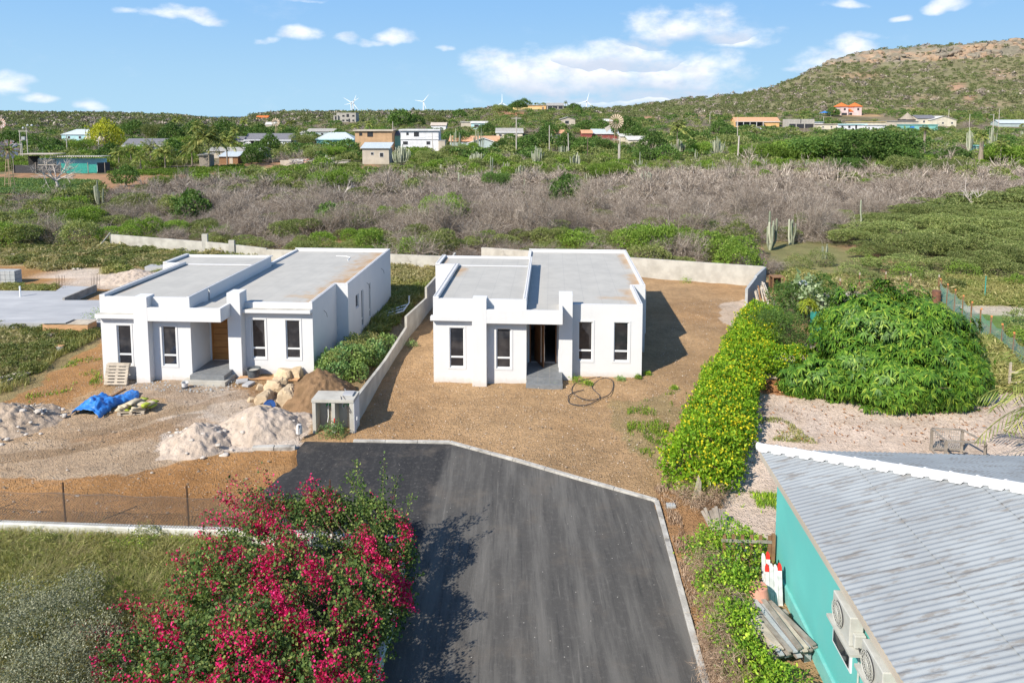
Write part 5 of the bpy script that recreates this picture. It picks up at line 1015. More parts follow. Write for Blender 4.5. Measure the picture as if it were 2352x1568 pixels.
for px, hub, rot, lb in ((807, 236, .5, 'left wind turbine of the skyline pair above the unfinished block house'), (811.5, 238, 1.2, 'right wind turbine of the skyline pair above the unfinished block house'), (972.5, 234, .9, 'wind turbine on the skyline above the white two-storey house'), (1153, 237, 1.57, 'wind turbine half sunk behind the ridge left of the hilltop houses'), (1347.5, 233, 1.3, 'wind turbine on the skyline right of the hilltop houses')):
    Y = 2000; p = D(px, hub, Y); t = thing('wind_turbine', lb, 'wind turbine', (p.x, Y, p.z - 60)); q = MB(); q.tube([(0, 0, 0), (0, 0, 60)], [2.2, 1.2], 10); q.build('tower', M['turb'], t); q = MB(); q.box(-1.4, 1.4, -3, 5, 59, 62.4); q.build('nacelle', M['turb'], t); rt = obj('rotor', None, t, (0, -3.6, 60.6))
    hb = MB(); hb.lathe([(.2, -1), (1.4, 0), (1.4, 1)], (0, 0, 0), 10); hb.build('hub', M['turb'], rt)
    for i in range(3): a = rot + i * 2.094; q = MB(); d = Vector((math.cos(a), 0, math.sin(a))); n = Vector((-d.z, 0, d.x)); v = [d * 1 - n * .8, d * 6 - n * 1.3, d * 25 - n * .3, d * 25 + n * .3, d * 6 + n * .9, d * 1 + n * .8]; v += [w + Vector((0, .5, 0)) for w in v]; q.add(v, [tuple(range(6)), tuple(range(6, 12))[::-1]] + [(j, (j + 1) % 6, (j + 1) % 6 + 6, j + 6) for j in range(6)]); q.build('blade', M['turb'], rt)
# parked car and awning
Yc = solveY(1741, 300, 0.1); p = D(1741, 300, Yc); car = thing('parked_car', 'small white van parked in the clearing below the terracotta porch house', 'car', (p.x, Yc, zg(p.x, Yc)), R(10)); q = MB(); q.prism([(-1.9, .45), (1.9, .45), (1.95, 1.1), (1.4, 1.15), (.8, 1.8), (-1.6, 1.85), (-1.95, 1.1)], -.85, .85)
q.v = [(x, z, y) for x, y, z in q.v]; q.build('body', M['v_white'], car, bevel=.08); q = MB(); q.box(-1.4, .7, -.87, .87, 1.2, 1.65); q.build('side_window', M['glass'], car); BUILT.append((p.x, Yc - 6, 8)); BUILT.append((p.x, Yc, 4))
for x in (-1.2, 1.25):
    for y in (-.75, .75): q = MB(); q.tube([(x, y - .12, .33), (x, y + .12, .33)], .33, 14); q.build('wheel', M['rust'], car)
p = D(1888, 266, 440); aw = thing('awning', 'bright blue party tent left of the pink twin-tower house', 'tent', (p.x, 440, zg(p.x, 440))); wA = 20 * 440 / F; q = MB(); q.add([(0, 0, 2.4), (wA, 0, 2.4), (wA, 4, 2.4), (0, 4, 2.4), (wA / 2, 2, 3.6)], [(0, 1, 4), (1, 2, 4), (2, 3, 4), (3, 0, 4), (0, 3, 2, 1)]); q.build('canopy', M['bluetarp'], aw); BUILT.append((p.x + 2, 440, 6)); BUILT.append((p.x + 2, 430, 9))
for x in (0, wA):
    for y in (0, 4): q = MB(); q.tube([(x, y, 0), (x, y, 2.4)], .06, 6); q.build('pole', M['pvc'], aw)
q = MB(); q.tube([D(50, 300, 215) + Vector((0, 0, .3)), D(100, 331, 215), D(152, 331, 222), D(190, 332, 226), D(226, 336, 230), D(300, 338, 240), D(420, 330, 250)], .03, 4); tag(q.build('power_line', M['wire']), 'thin power line sagging from the transformer platform towards the palms', 'cable')
q = MB(); q.tube([D(922, 322, 236), D(960, 318, 236), D(995, 313, 235), D(1030, 320, 240)], .03, 4); tag(q.build('power_line', M['wire']), 'thin cable looped in front of the white two-storey house', 'cable')
# cactus stands: px, base, top, width in px, stems; the scrub keeps clear of them
CAC = [(230, 474, 410, 30, 8, 'multi-stemmed cactus in the scrub behind the left house'), (397, 462, 440, 10, 3, 'small cactus right of the dark bush on the left'), (153, 352, 328, 14, 6, 'cactus behind the farm enclosure'), (922, 380, 328, 46, 60, 'very dense grey cactus clump beside the small beige house'), (1097, 383, 345, 40, 40, 'dense cactus clump below the terracotta gabled house'), (1128, 408, 352, 10, 3, 'tall leaning cactus right of the dense clump'), (1160, 392, 368, 26, 9, 'row of short cactus stems left of centre'), (1195, 408, 372, 30, 14, 'bushy short cactus clump left of the tall stands'),
 (1054, 428, 387, 8, 3, 'tall thin twin cactus in the central scrub'), (1010, 400, 372, 14, 4, 'leaning cactus trio left of the dense clump'), (935, 425, 390, 6, 2, 'leaning thin cactus left of centre'), (1234, 378, 328, 34, 34, 'leftmost of the big dense cactus stands near the power pole'), (1264, 356, 305, 34, 30, 'tall dense cactus stand behind the leftmost one'), (1295, 366, 330, 24, 20, 'cactus stand right of the tall dense one'), (1322, 390, 345, 26, 16, 'fan-shaped cactus stand in front of the cactus row'), (1368, 350, 333, 40, 22, 'wide low cactus row left of the wind pump'), (1412, 360, 340, 24, 12, 'cactus thicket at the foot of the wind pump'), (1446, 360, 343, 30, 18, 'cactus row right of the street lamp'), (1470, 385, 362, 34, 12, 'cactus row below the street lamp'), (1469, 390, 349, 6, 1, 'single very tall cactus right of the wind pump'),
 (1486, 424, 386, 34, 14, 'cactus clump at the upper edge of the grey thicket'), (1556, 364, 314, 38, 30, 'big pale cactus stand left of the mid slope'), (1599, 372, 338, 12, 6, 'narrow cactus clump between the two big stands'), (1645, 362, 312, 38, 30, 'big leaning cactus stand on the mid slope'), (1560, 395, 368, 20, 6, 'small cactus group above the grey thicket'), (1738, 350, 325, 22, 9, 'cactus group left of the dense green trees'), (1350, 415, 392, 16, 4, 'two pale cacti in bright green scrub'), (1205, 430, 405, 6, 2, 'thin cactus pair in the central scrub'),
 (2228, 300, 286, 20, 14, 'distant cactus row near the far right low house'), (2280, 305, 288, 26, 20, 'distant wide cactus row at the right edge'), (2178, 325, 310, 26, 10, 'distant cactus group left of the fan palm'), (2347, 310, 296, 10, 6, 'distant cactus at the right frame edge'), (1100, 300, 285, 30, 16, 'cactus stand left of the beige hall'), (1046, 300, 286, 26, 10, 'cactus stems behind the terracotta gabled house'), (700, 320, 300, 20, 10, 'cactus beside the orange-ridged grey house'), (610, 352, 320, 14, 5, 'cactus before the white porch house'), (750, 388, 352, 24, 8, 'thin cactus row beside the scrap heap'), (1700, 385, 375, 6, 1, 'short cactus stump in the row above the grey thicket'),
 (1768, 574, 478, 46, 8, 'large branching cactus behind the right end of the rear wall'), (1817, 562, 485, 26, 5, 'second large cactus right of the branching one'), (1893, 594, 545, 18, 5, 'smaller cactus on the bank right of the large ones'), (1975.6, 525, 459, 5, 1, 'single post-like cactus column in the thicket on the right')]
for _c9 in CAC:
    _Y = 250 if _c9[1] < 310 else G(_c9[0], _c9[1]).y; BUILT.append(((_c9[0] - CX) / F * _Y, _Y - 3.2, 3.2 + _c9[3] / F * _Y * .3)); BUILT.append(((_c9[0] - CX) / F * _Y, _Y, .5 + _c9[3] / F * _Y * .45))
# ================================================================ THE SCRUB VALLEY AND THE HILL
def bare_prob(px, py):
    p = np.full(px.shape, .14)
    p = np.where((py > 385) & (py < 412), np.where(px > 1480, .45, .12), p)
    b_ = np.where(px > 1450, .95, np.where(px > 850, .80, np.where(px > 240, .80, .42)))
    top = np.where(px > 1450, 398, np.where(px > 850, 412, 424))
    p = np.where((py >= top) & (py < 520), b_, p)
    p = np.where((py >= 520) & (py < 562), np.where(px > 900, .82, .55), p); p = np.where(py >= 562, np.where(px > 900, .58, .30), p)
    p = np.where((px > 1930) & (py > 512 - (px - 1930) * .15), .04, p); p = np.where((px > 2120) & (py > 355) & (py < 400), .45, p)
    return p
def keepout(x, y, polys):
    r = np.zeros(x.shape, bool)
    for q in polys: r |= inpoly(x, y, q)
    return r
def gpoly(pts): return [tuple(G(*p).xy) for p in pts]
KEEP = [gpoly([(-300,396),(0,396),(60,390),(240,398),(330,388),(560,376),(720,366),(720,384),(600,402),(500,416),(360,440),(240,452),(130,470),(-300,478)])]
def back_limit(x):   # line of the rear walls: nothing of the valley grows this side of it
    return np.interp(x, [-60, -42.8, -24, -5.4, -2.9, 20.7, 22, 26, 34, 60], [70, 74.5, 69.5, 63.5, 67.5, 58.2, 58, 59.5, 60, 60])
def scrub():
    rng = rnd(7)
    x0 = np.arange(-190, 230, 2.5); y0 = np.arange(58, 215, 2.5); X, Y = np.meshgrid(x0, y0); x = (X + (rng.random(X.shape) - .5) * 2.2).ravel(); y = (Y + (rng.random(X.shape) - .5) * 2.2).ravel()
    z = zt(x, y); dz = z - H; f = y * _c - dz * _s; px = CX + F * x / f; py = PY - F * (y * _s + dz * _c) / f
    n = fbm(x, y, 14, 3, 70); n2 = fbm(x, y, 6, 3, 72)
    ok = (y > back_limit(x) + 1.2) & (px > -120) & (px < 2480) & ~keepout(x, y, KEEP) & ~avoid(x, y, 1.2)
    ok &= ~((px > 1925) & (px < 2130) & (py > 552 + (px - 1925) * .28) & (py < 578 + (px - 1925) * .28) & (rng.random(x.shape) < .75))
    ok &= ~((px > 820) & (px < 900) & (py > 374) & (py < 400))
    bare = (rng.random(x.shape) * .62 + (n - .3) * 1.0) < bare_prob(px, py) * .86; gap = (~bare) & (bare_prob(px, py) > .5) & (rng.random(x.shape) < .35); ok &= ~gap
    x, y, z, px, py, bare, n2 = [a[ok] for a in (x, y, z, px, py, bare, n2)]
    sc = (1.35 + 1.5 * rng.random(len(x)) ** 1.5) * np.where(bare, 1.3, 1.) * (.75 + .6 * n2); hz = sc * (.75 + .5 * rng.random(len(x))) * np.where(bare, .45 + .5 * rng.random(len(x)) + .6 * (rng.random(len(x)) < .12), .75 + .35 * rng.random(len(x))); feather = (px > 1900) & (py > 440)
    hz = np.where(feather, hz * .95, hz); sc = np.where(feather, sc * 1.2, sc); flat = (~bare) & (feather | (rng.random(len(x)) < .45))
    pts = np.stack([x, y, z - .05], 1); order = np.argsort(y)
    # the nearest of each kind are plants of their own, the rest one mass
    bm = proto_meshes('thorn_bush', BARE_HI, M['twig']); gm = proto_meshes('green_shrub', GREEN_HI, M['scrubleaf']); lm = proto_meshes('lime_shrub', GREEN_HI, M['limeleaf']); fm = proto_meshes('feathery_shrub', FLAT_HI, M['feather'])
    cnt = {'b': 0, 'g': 0}; left = []
    for i in order:
        k = 'b' if bare[i] else 'g'
        if cnt[k] >= 290: left.append(i); continue
        cnt[k] += 1
        side = ['left of the left white house', 'behind the left half of the left white house', 'behind the right half of the left white house', 'behind the gap between the white houses', 'behind the left half of the right white house', 'behind the right half of the right white house', 'behind the high rear wall', 'beyond the grey block side wall', 'above the mango tree', 'towards the right frame edge'][int(np.searchsorted([240, 560, 890, 1010, 1220, 1480, 1765, 1960, 2200], px[i]))]
        side = ('close ' if back_limit(x[i]) + 9 > y[i] else ('midway ' if back_limit(x[i]) + 22 > y[i] else 'far ')) + side; siz = 'big ' if sc[i] > 2.6 else ('middling ' if sc[i] > 1.9 else 'small ')
        if bare[i]: o = obj('thorn_bush', bm[i % len(bm)]); tag(o, siz + 'leafless thorn bush ' + side, 'bush', 'leafless thorn bushes ' + side)
        elif feather[i]: o = obj('feathery_shrub', fm[i % len(fm)]); tag(o, siz + 'spreading olive shrub ' + side, 'shrub', 'spreading shrubs ' + side)
        elif flat[i]: o = obj('feathery_shrub', fm[i % len(fm)]); tag(o, siz + 'flat-topped olive shrub ' + side, 'shrub', 'flat-topped olive shrubs ' + side)
        elif (i * 7) % 10 < 4: o = obj('green_shrub', lm[i % len(lm)]); tag(o, siz + 'bright green shrub ' + side, 'shrub', 'bright green shrubs ' + side)
        else: o = obj('green_shrub', gm[i % len(gm)]); tag(o, siz + 'dull green shrub ' + side, 'shrub', 'dull green shrubs ' + side)
        o.location = pts[i]; o.rotation_euler = (0, 0, float(rng.random() * 6.28)); o.scale = (float(sc[i]), float(sc[i]), float(hz[i]))
    left = np.array(left); b_ = bare[left]; near = y[left] < 135
    for nm, sel, pr, mt in (('dry_thicket', b_ & near, BARE_M, 'twig'), ('dry_thicket', b_ & ~near, BARE_L, 'twig'), ('green_scrub', ~b_ & near & ~flat[left], GREEN_M, 'scrubleaf'), ('green_scrub', ~b_ & near & flat[left], FLAT_M, 'feather'),
                            ('green_scrub', ~b_ & ~near & (left % 3 == 1), GREEN_M, 'scrubleaf'), ('green_scrub', ~b_ & ~near & (left % 3 == 2), FLAT_M, 'feather'), ('green_scrub', ~b_ & ~near & (left % 3 == 0), GREEN_M, 'limeleaf')):
        s = left[sel]
        o = bake(nm, pr, pts[s], sc[s], hz[s], M[mt], len(s))
        if o: tag(o, 'mass of leafless grey thorn scrub filling the valley' if nm == 'dry_thicket' else 'mass of green scrub filling the valley', 'scrub', None, 'stuff')
    # middle distance 210-470 m, then the hills
    P_ = []
    rng = rnd(17)
    for Y0 in np.geomspace(212, 1500, 180):
        st = Y0 * .0108; W = (2450 + 90) / F * Y0; k = int(W / (st * 1.05)); xx = (np.arange(k) * st * 1.05) + (-90 - CX) / F * Y0; P_.append(np.column_stack([xx + (rng.random(k) - .5) * st, np.full(k, Y0) + (rng.random(k) - .5) * st]))
    Q = np.concatenate(P_); x, y = Q[:, 0], Q[:, 1]; z = zt(x, y); dz = z - H; f = y * _c - dz * _s; px = CX + F * x / f; py = PY - F * (y * _s + dz * _c) / f; g = fbm(x, y, 30, 3, 80)
    ok = ~avoid(x, y, .5)
    hillm = (y > 470) & (px > 1380); up = np.clip((px - 1850) / 300, 0, 1) * hillm
    ok &= rng.random(len(x)) > np.where(hillm, -.02 + .14 * up + (g - .5) * .8, .12)
    ok &= ~((y > 787) & (y < 846) & (px > 1885) & (rng.random(len(x)) < .5))
    for a in [(1170,262,45,7),(1690,268,26,3.5),(1780,262,30,3.5),(2000,252,26,4),(2090,253,25,4),(1975,266,55,3.2),(1500,270,40,2.5),(1600,268,45,2.5),(2200,200,14,9),(2225,225,10,8)]:
        ok &= ~((((px - a[0]) / a[2]) ** 2 + ((py - a[1]) / a[3]) ** 2 < 1) & (rng.random(len(x)) < .85))
    ok &= y < np.where(px > 1380, 1010, 1700)
    x, y, z, px, py, g = [a[ok] for a in (x, y, z, px, py, g)]
    sc = np.where(y < 450, 1.6 + 2.6 * rng.random(len(x)) ** 2, 1.9 + .0016 * y + 2. * rng.random(len(x)) ** 2) * np.where((y > 470) & (px > 1380), .72, 1); hz = sc * (.6 + .5 * rng.random(len(x)))
    pts = np.stack([x, y, z - .3], 1); bare = rng.random(len(x)) < np.where(y < 470, .10 + .5 * (g > .5), .18 + .5 * (g - .5))
    alt = rng.integers(0, 3, len(x))
    for nm, sel, pr, mt in (('village_scrub', (y < 470) & ~bare & (alt == 0), GREEN_V, 'treeleaf'), ('village_scrub', (y < 470) & ~bare & (alt == 1), GREEN_V, 'scrubleaf'), ('village_scrub', (y < 470) & ~bare & (alt == 2), FLAT_V, 'feather'), ('village_scrub', (y < 470) & bare, BARE_L, 'twigfar'),
                            ('hill_scrub', (y >= 470) & ~bare & (y < 900), GREEN_L, 'hillleaf'), ('hill_scrub', (y >= 900) & ~bare, GREEN_X, 'hillleaf'), ('hill_scrub', (y >= 470) & bare, GREEN_X, 'twigfar')):
        o = bake(nm, pr, pts[sel], sc[sel], hz[sel], M[mt], 5)
        if o: tag(o, 'dense low green bush cover between the village houses' if nm == 'village_scrub' else 'low green scrub covering the distant hillsides', 'scrub', None, 'stuff')
scrub()
# rock faces and boulders of the cliff band under the plateau
def rockproto(seed):
    n = 5; V = []; Q = []
    for ax in range(3):
        for s in (-1, 1):
            b0 = len(V)
            for i in range(n):
                for j in range(n): c = [0, 0, 0]; c[ax] = s; c[(ax + 1) % 3] = -1 + 2 * i / (n - 1); c[(ax + 2) % 3] = (-1 + 2 * j / (n - 1)) * s; V.append(c)
            Q += [(b0 + i * n + j, b0 + (i + 1) * n + j, b0 + (i + 1) * n + j + 1, b0 + i * n + j + 1) for i in range(n - 1) for j in range(n - 1)]
    V = np.array(V, float); V /= np.linalg.norm(V, axis=1, keepdims=True) ** .6; d = .7 + .6 * vnoise(V[:, 0] * 1.6 + seed * 9 + V[:, 2], V[:, 1] * 1.6 - V[:, 2] * .8, seed); return V * d[:, None], np.array(Q)
ROCKS = [rockproto(i) for i in range(5)]
M['cliff'] = pbr('cliff_rock', (.24, .21, .165), (.36, .25, .165), .06, .95, .8, .5, grime=(.15, .14, .13, .7), gscale=.12, contrast=(.45, .6))
rng = rnd(400); n = 2200; uu = 1890 + 520 * rng.random(n); yy = 793 + 48 * rng.random(n) ** 1.3 + (fbm(uu, uu * 0, 60, 3, 5) - .5) * 16; xx = (uu - CX) / F * yy; zz = zt(xx, yy)
k_ = fbm(xx, yy * 2, 30, 3, 7) + (rng.random(n) - .5) * .15 > .46; xx, yy, zz = xx[k_], yy[k_], zz[k_]; s_ = .7 + 2.6 * rng.random(len(xx)) ** 2.5
tag(bake('cliff_rocks', ROCKS, np.stack([xx, yy, zz - .5], 1), s_ * 1.5, s_ * (.6 + .5 * rng.random(len(xx))), M['cliff'], 9), 'broken grey and rust-stained rocks along the cliff band of the hill', 'rocks', None, 'stuff')
# ================================================================ THINGS NEAR THE CAMERA
def fol(name, arr, mat, parent=None, loc=None): return obj(name, np_mesh(name, arr[0], arr[1], mat), parent, loc)
# ---------------- teal house with the corrugated roof
TO = G(1742, 1032, 3.45); TO.z = 0; th = thing('teal_house', 'teal house under a weathered corrugated metal roof with a white hip cap', 'house', TO, -ANG)
PIT = math.tan(R(17)); ZE = 3.45; XR = 9.5; YL = 24.
mb = MB(); mb.box(.28, 12, -YL, -1.05, -.2, 3.3); mb.box(.285, 12, -1.05, -1.03, -.2, 3.0); mb.build('wall', M['tealwall'], th)
mb = MB(); mb.box(.2, .279, -YL, -.98, -.2, .42); mb.box(.279, 12, -1.0, -.98, -.2, .42); mb.build('plinth', M['tealdark'], th)
def corr_roof():
    m, nb, bs = newmat('corrugated_metal'); tc = nb.n('ShaderNodeTexCoord'); v = tc.outputs['Object']; mp = nb.n('ShaderNodeMapping'); mp.inputs['Scale'].default_value = (.7, 3.2, 1); nb.link(v, mp.inputs[0])
    n1 = nb.noise(mp.outputs[0], 1.6, 7, .7); n2 = nb.noise(v, .45, 5, .6); n3 = nb.noise(mp.outputs[0], 5., 5, .7)
    col = nb.mix(nb.ramp(n2.outputs[0], .35, .65), (.32, .345, .36), (.27, .29, .305)); col = nb.mix(nb.math('MULTIPLY', nb.ramp(n1.outputs[0], .50, .66), .75), col, (.18, .16, .14)); col = nb.mix(nb.math('MULTIPLY', nb.ramp(n3.outputs[0], .62, .78), .4), col, (.43, .46, .475))
    nb.link(col, bs.inputs['Base Color']); bs.inputs['Roughness'].default_value = .6; bs.inputs['Metallic'].default_value = 0.; bs.inputs['Specular IOR Level'].default_value = .35; return m
M['corr'] = corr_roof(); PITCHC = .155; AMP = .012
def corr_face(name, swap):
    V = []; Q = []; per = 8; ys = np.arange(0, YL if not swap else 13, PITCHC / per); SH = 2.15
    for k in range(6):
        a0 = k * SH - (.09 if k else 0.)
        for i, t in enumerate(ys):
            lim = min(t, XR); e0 = min(a0, lim); e1 = min((k + 1) * SH, lim); lap = -.004 * (int(t / .93) % 2)
            for a, lift in ((e0, .022), ((e0 + e1) / 2, .011), (e1, 0.)):
                z = ZE + a * PIT + AMP * math.sin(2 * math.pi * t / PITCHC) + (lift if k < 5 else 0) * (1 if a0 < lim else 0) + .012 * (vnoise(np.array([t * .8]), np.array([k * 3.]), 5)[0] - .5)
                V.append((a, -t, z) if not swap else (t, -a, z))
        n0 = k * len(ys) * 3
        for i in range(len(ys) - 1):
            if ys[i + 1] <= a0: continue
            for j in range(2):
                p = n0 + i * 3 + j; Q.append((p, p + 3, p + 4, p + 1))
    return obj(name, np_mesh(name, V, Q, M['corr'], True), th)
corr_face('roof_slope', False); corr_face('roof_slope', True)
mb = MB(); mb.box(.02, .14, -YL, -.1, 3.24, 3.38); mb.box(.1, 12, -.14, -.05, 3.24, 3.38); mb.build('eave_board', M['v_beige'], th)
# hip cap: half pipe lengths with collars and a toothed flashing each side
mb = MB(); N = 22
for i in range(N): a = i * .42; mb.tube([(a, -a, ZE + a * PIT + .1), (a + .42, -a - .42, ZE + (a + .42) * PIT + .1)], [.12, .11], 12)
cp = mb.build('hip_cap', M['white'], th, smooth=False); mb = MB()
for i in range(N + 1): a = i * .42 + .01; mb.tube([(a - .02, -a + .02, ZE + a * PIT + .095), (a + .02, -a - .02, ZE + a * PIT + .11)], .14, 12)
mb.build('cap_collars', M['white'], cp)
V = []; Q = []
for s in (0, 1):
    t = 0.
    while t < 9.2:
        P0 = [(t, -t), (t + .155, -t - .155), (t + .05 - .34, -t - .13) if False else None]
        a = (t, -t); b_ = (t + .31, -t - .31); tip = (t - .05, -t - .17) if s == 0 else (t + .17, -t + .05); tip2 = (t + .12, -t - .36) if s == 0 else (t + .36, -t - .12); z = lambda p: ZE + (p[0] if s == 0 else -p[1]) * PIT + .035
        n = len(V); V += [(a[0], a[1], ZE + t * PIT + .09), (tip[0], tip[1], z(tip)), (tip2[0], tip2[1], z(tip2)), (b_[0], b_[1], ZE + (t + .31) * PIT + .09)]; Q.append((n, n + 1, n + 2, n + 3)); t += .31
obj('hip_flashing', np_mesh('hip_flashing', V, Q, M['white']), cp)
def TL(x, y, z=0): return Vector((TO.x + x * CA + y * SA, TO.y - x * SA + y * CA, z))
# side windows and conduits
for y0, z0 in ((-5.5, 1.35), (-8.8, 1.35)):
    f = MB(); f.box(.24, .279, y0 - 1.0, y0, z0, z0 + 1.0); fo_ = f.build('window', M['whiteframe'], th); g = MB(); g.box(.225, .239, y0 - .93, y0 - .07, z0 + .07, z0 + .93); g.build('pane', M['glass'], fo_)
for y in (-6.9, -8.0): q = MB(); q.tube([(.24, y, .42), (.24, y, 2.4)], .022, 6); q.build('conduit', M['acwhite'], th)
def acunit(y, z, label):
    t = thing('air_conditioner', label, 'air conditioner', TL(.27, y, z), -ANG); q = MB(); q.box(-.36, -.06, -.92, 0, 0, .66); q.build('casing', M['acwhite'], t, bevel=.02)
    q = MB(); q.tube([(-.385, -.34, .33), (-.361, -.34, .33)], .27, 24); q.build('fan_opening', M['v_dark'], t)
    q = MB()
    for r_ in (.08, .16, .235, .28): q.tube([(-.40, -.34 + r_ * math.cos(a), .33 + r_ * math.sin(a)) for a in np.linspace(0, 2 * math.pi, 20)], .007, 4, False)
    for a in np.linspace(0, 2 * math.pi, 17)[:-1]: q.bar((-.40, -.34 + .06 * math.cos(a), .33 + .06 * math.sin(a)), (-.40, -.34 + .28 * math.cos(a), .33 + .28 * math.sin(a)), .009)
    q.tube([(-.41, -.34, .33), (-.39, -.34, .33)], .06, 12); q.build('fan_grille', M['acwhite'], t)
    q = MB(); q.box(-.30, -.05, -1.05, -.921, .05, .34); q.build('valve_cover', M['acwhite'], t, bevel=.02)
    q = MB(); q.tube([(-.2, -1.0, .1), (-.2, -1.12, .0), (-.05, -1.15, .12), (.0, -1.12, .3)], .025, 6); q.build('hose', M['blacknet'], t)
    q = MB(); q.box(-.44, .0, -1.15, .12, -.07, -.01); q.build('shelf', M['acwhite'], t); return t
acunit(-6.2, 2.5, 'air conditioner outdoor unit with visible fan grille on the teal wall, nearer the wall corner'); acunit(-7.7, 2.5, 'second air conditioner outdoor unit further along the teal wall, partly under the eave')
# ---------------- clutter between vines and teal wall
t = thing('picket_stack', 'stack of white picket slats with red tips leaning on the teal wall', 'pickets', TL(-.38, -2.5), -ANG); rr = random.Random(3)
for i, (dx, dy, h_) in enumerate(((0, .16, 1.3), (.13, .16, 1.34), (.05, .0, 1.1), (.17, .0, 1.12), (.29, .0, 1.1), (.41, .0, 1.14))):
    pr = [(-.055, 0), (.055, 0), (.055, h_ - .1), (.03, h_ - .02), (0, h_), (-.03, h_ - .02), (-.055, h_ - .1)]; q = MB(); q.prism(pr, 0, .03); q.v = [(dx + x, dy + z + .22 * y, y) for x, y, z in q.v]; o = q.build('slat', M['bucket'], t)
    if i in (1, 2, 5): q = MB(); q.prism([(-.057, h_ - .2), (.057, h_ - .2), (.057, h_ - .1), (.032, h_ - .02), (0, h_ + .004), (-.032, h_ - .02), (-.057, h_ - .1)], -.004, .034); q.v = [(dx + x, dy + z + .22 * y, y) for x, y, z in q.v]; q.build('red_tip', rp, o)
for z in (.3, .85): q = MB(); q.bar((-.05, .04 + .22 * z, z), (.48, .04 + .22 * z, z), .02, .06); q.build('rail', M['bucket'], t)
t = thing('flower_pot', 'large upturned pink terracotta pot beside the plank stack', 'flower pot', TL(-.72, -2.85, 0)); q = MB(); q.lathe([(.35, .0), (.36, .08), (.32, .09), (.23, .52), (.21, .54)], (0, 0, .32), 28); q.build('pot_body', M['terracotta'], t, smooth=False); q = MB(); q.box(-.3, .3, -.3, .3, 0, .32); q.build('stand_block', M['block'], t)
t = thing('plank_stack', 'stack of weathered grey planks lying beside the teal wall', 'planks', TL(-.62, -4.0, 0), R(12))
for i in range(26):
    lay = i // 7; x = -.6 + (i % 7) * .17 + rr.uniform(-.03, .03); z = .42 + lay * .06; a = rr.uniform(-.12, .12); l = rr.uniform(.75, 1.05); q = MB(); q.bar((x - a, l, z + rr.uniform(-.02, .03)), (x + a + .1, -l, z + rr.uniform(-.02, .05)), .13, .035); q.build('plank', M[rr.choice(['wood', 'wood', 'pallet', 'block'])], t)
for y in (-.6, .6): q = MB(); q.box(-.75, .75, y - .08, y + .08, .2, .40); q.build('bearer', M['wood'], t); [(lambda q2, x9=x9: (q2.box(x9, x9 + .2, y - .1, y + .1, -.1, .2), q2.build('block_support', M['block'], t)))(MB()) for x9 in (-.6, .4)]
t = thing('tube_bundle', 'few black plastic tubes in front of the stacked planks', 'tubes', TL(-1.35, -3.5, 0), R(20)); q = MB()
for i in range(5): q = MB(); q.tube([(i * .06, .5, .75 - i * .01), (i * .09 - .1, -.7, .28)], .022, 6); q.build('tube', M['tub'], t)
t = thing('picket_gate', 'dark weathered picket gate between vines and teal house corner', 'gate', TL(-1.35, -1.25, 0), -ANG)
for i in range(6): x = i * .27; q = MB(); q.box(x, x + .1, 0, .025, .1, 1.35); q.build('picket', M['woodbrown'], t)
q = MB(); q.box(-.05, 1.5, -.04, -.001, .25, .33); q.build('rail', M['wood'], t); q = MB(); q.box(-.05, 1.5, -.04, -.001, 1.12, 1.2); q.build('rail', M['wood'], t); q = MB(); q.box(1.46, 1.56, -.05, .06, 0, 1.4); q.build('post', M['woodbrown'], t)
p = G(1648, 1218, .0); t = thing('plank_pile', 'fan of pointed pale boards propped beside the vine hedge', 'planks', (p.x, p.y, 0), .2)
for i in range(9): a = -.5 + i * .11; q = MB(); q.bar((math.sin(a) * .1 + i * .05 - .2, -.1, .1), (math.sin(a) * .5 + i * .05 - .2, .3, .6 + rr.uniform(-.1, .12)), .10, .025, (0, 1, 0)); q.build('board', M['wood'], t)
p = G(1585, 1168, 0); t = thing('picket_post', 'leaning bundle of thin reddish stakes at the near end of the flowering hedge', 'stakes', (p.x, p.y, 0))
for i in range(6): q = MB(); q.bar((i * .07, 0, 0), (i * .02 + .3, .1, 1.2 - .05 * i), .018); q.build('stake', M['pallet'], t)
t = thing('broken_block', 'small pale broken block lying by the kerb corner', 'block', G(1541, 1165)); q = MB(); q.box(-.16, .16, -.1, .1, 0, .14); q.build('block_body', M['block'], t, bevel=.02)
p = G(1663, 1031); t = thing('boulder', 'small grey boulder left of the corrugated roof tip', 'rock', G(1718, 1015))
def rockmesh(name, r, seed, mat, parent=None, loc=None, sub=3):
    import bmesh; bm = bmesh.new(); bmesh.ops.create_icosphere(bm, subdivisions=sub, radius=1)
    for v in bm.verts:
        c = v.co; n = vnoise(np.array([c.x * 1.3 + seed]), np.array([c.y * 1.3 + c.z * 1.7]), seed)[0] * .7 + vnoise(np.array([c.x * 3 + seed]), np.array([c.y * 3 + c.z * 4]), seed + 1)[0] * .35; c *= .62 + .75 * n + (.22 * abs(vnoise(np.array([c.x * 7 + seed]), np.array([c.y * 7 + c.z * 6]), seed + 2)[0] - .5) if sub > 3 else 0)
        for ax in ((1, .3, .2), (-.5, .8, .3), (-.2, -.9, .5), (.1, .2, 1)): a = Vector(ax).normalized(); d = c.dot(a); c -= a * max(0, d - .78)
    bmesh.ops.scale(bm, vec=(r[0], r[1], r[2]), verts=bm.verts); me = bpy.data.meshes.new(name); bm.to_mesh(me); bm.free(); me.materials.append(mat); o = obj(name, me, parent, loc); return o
rockmesh('stone', (.22, .2, .17), 3, M['block'], t, (0, 0, .08))
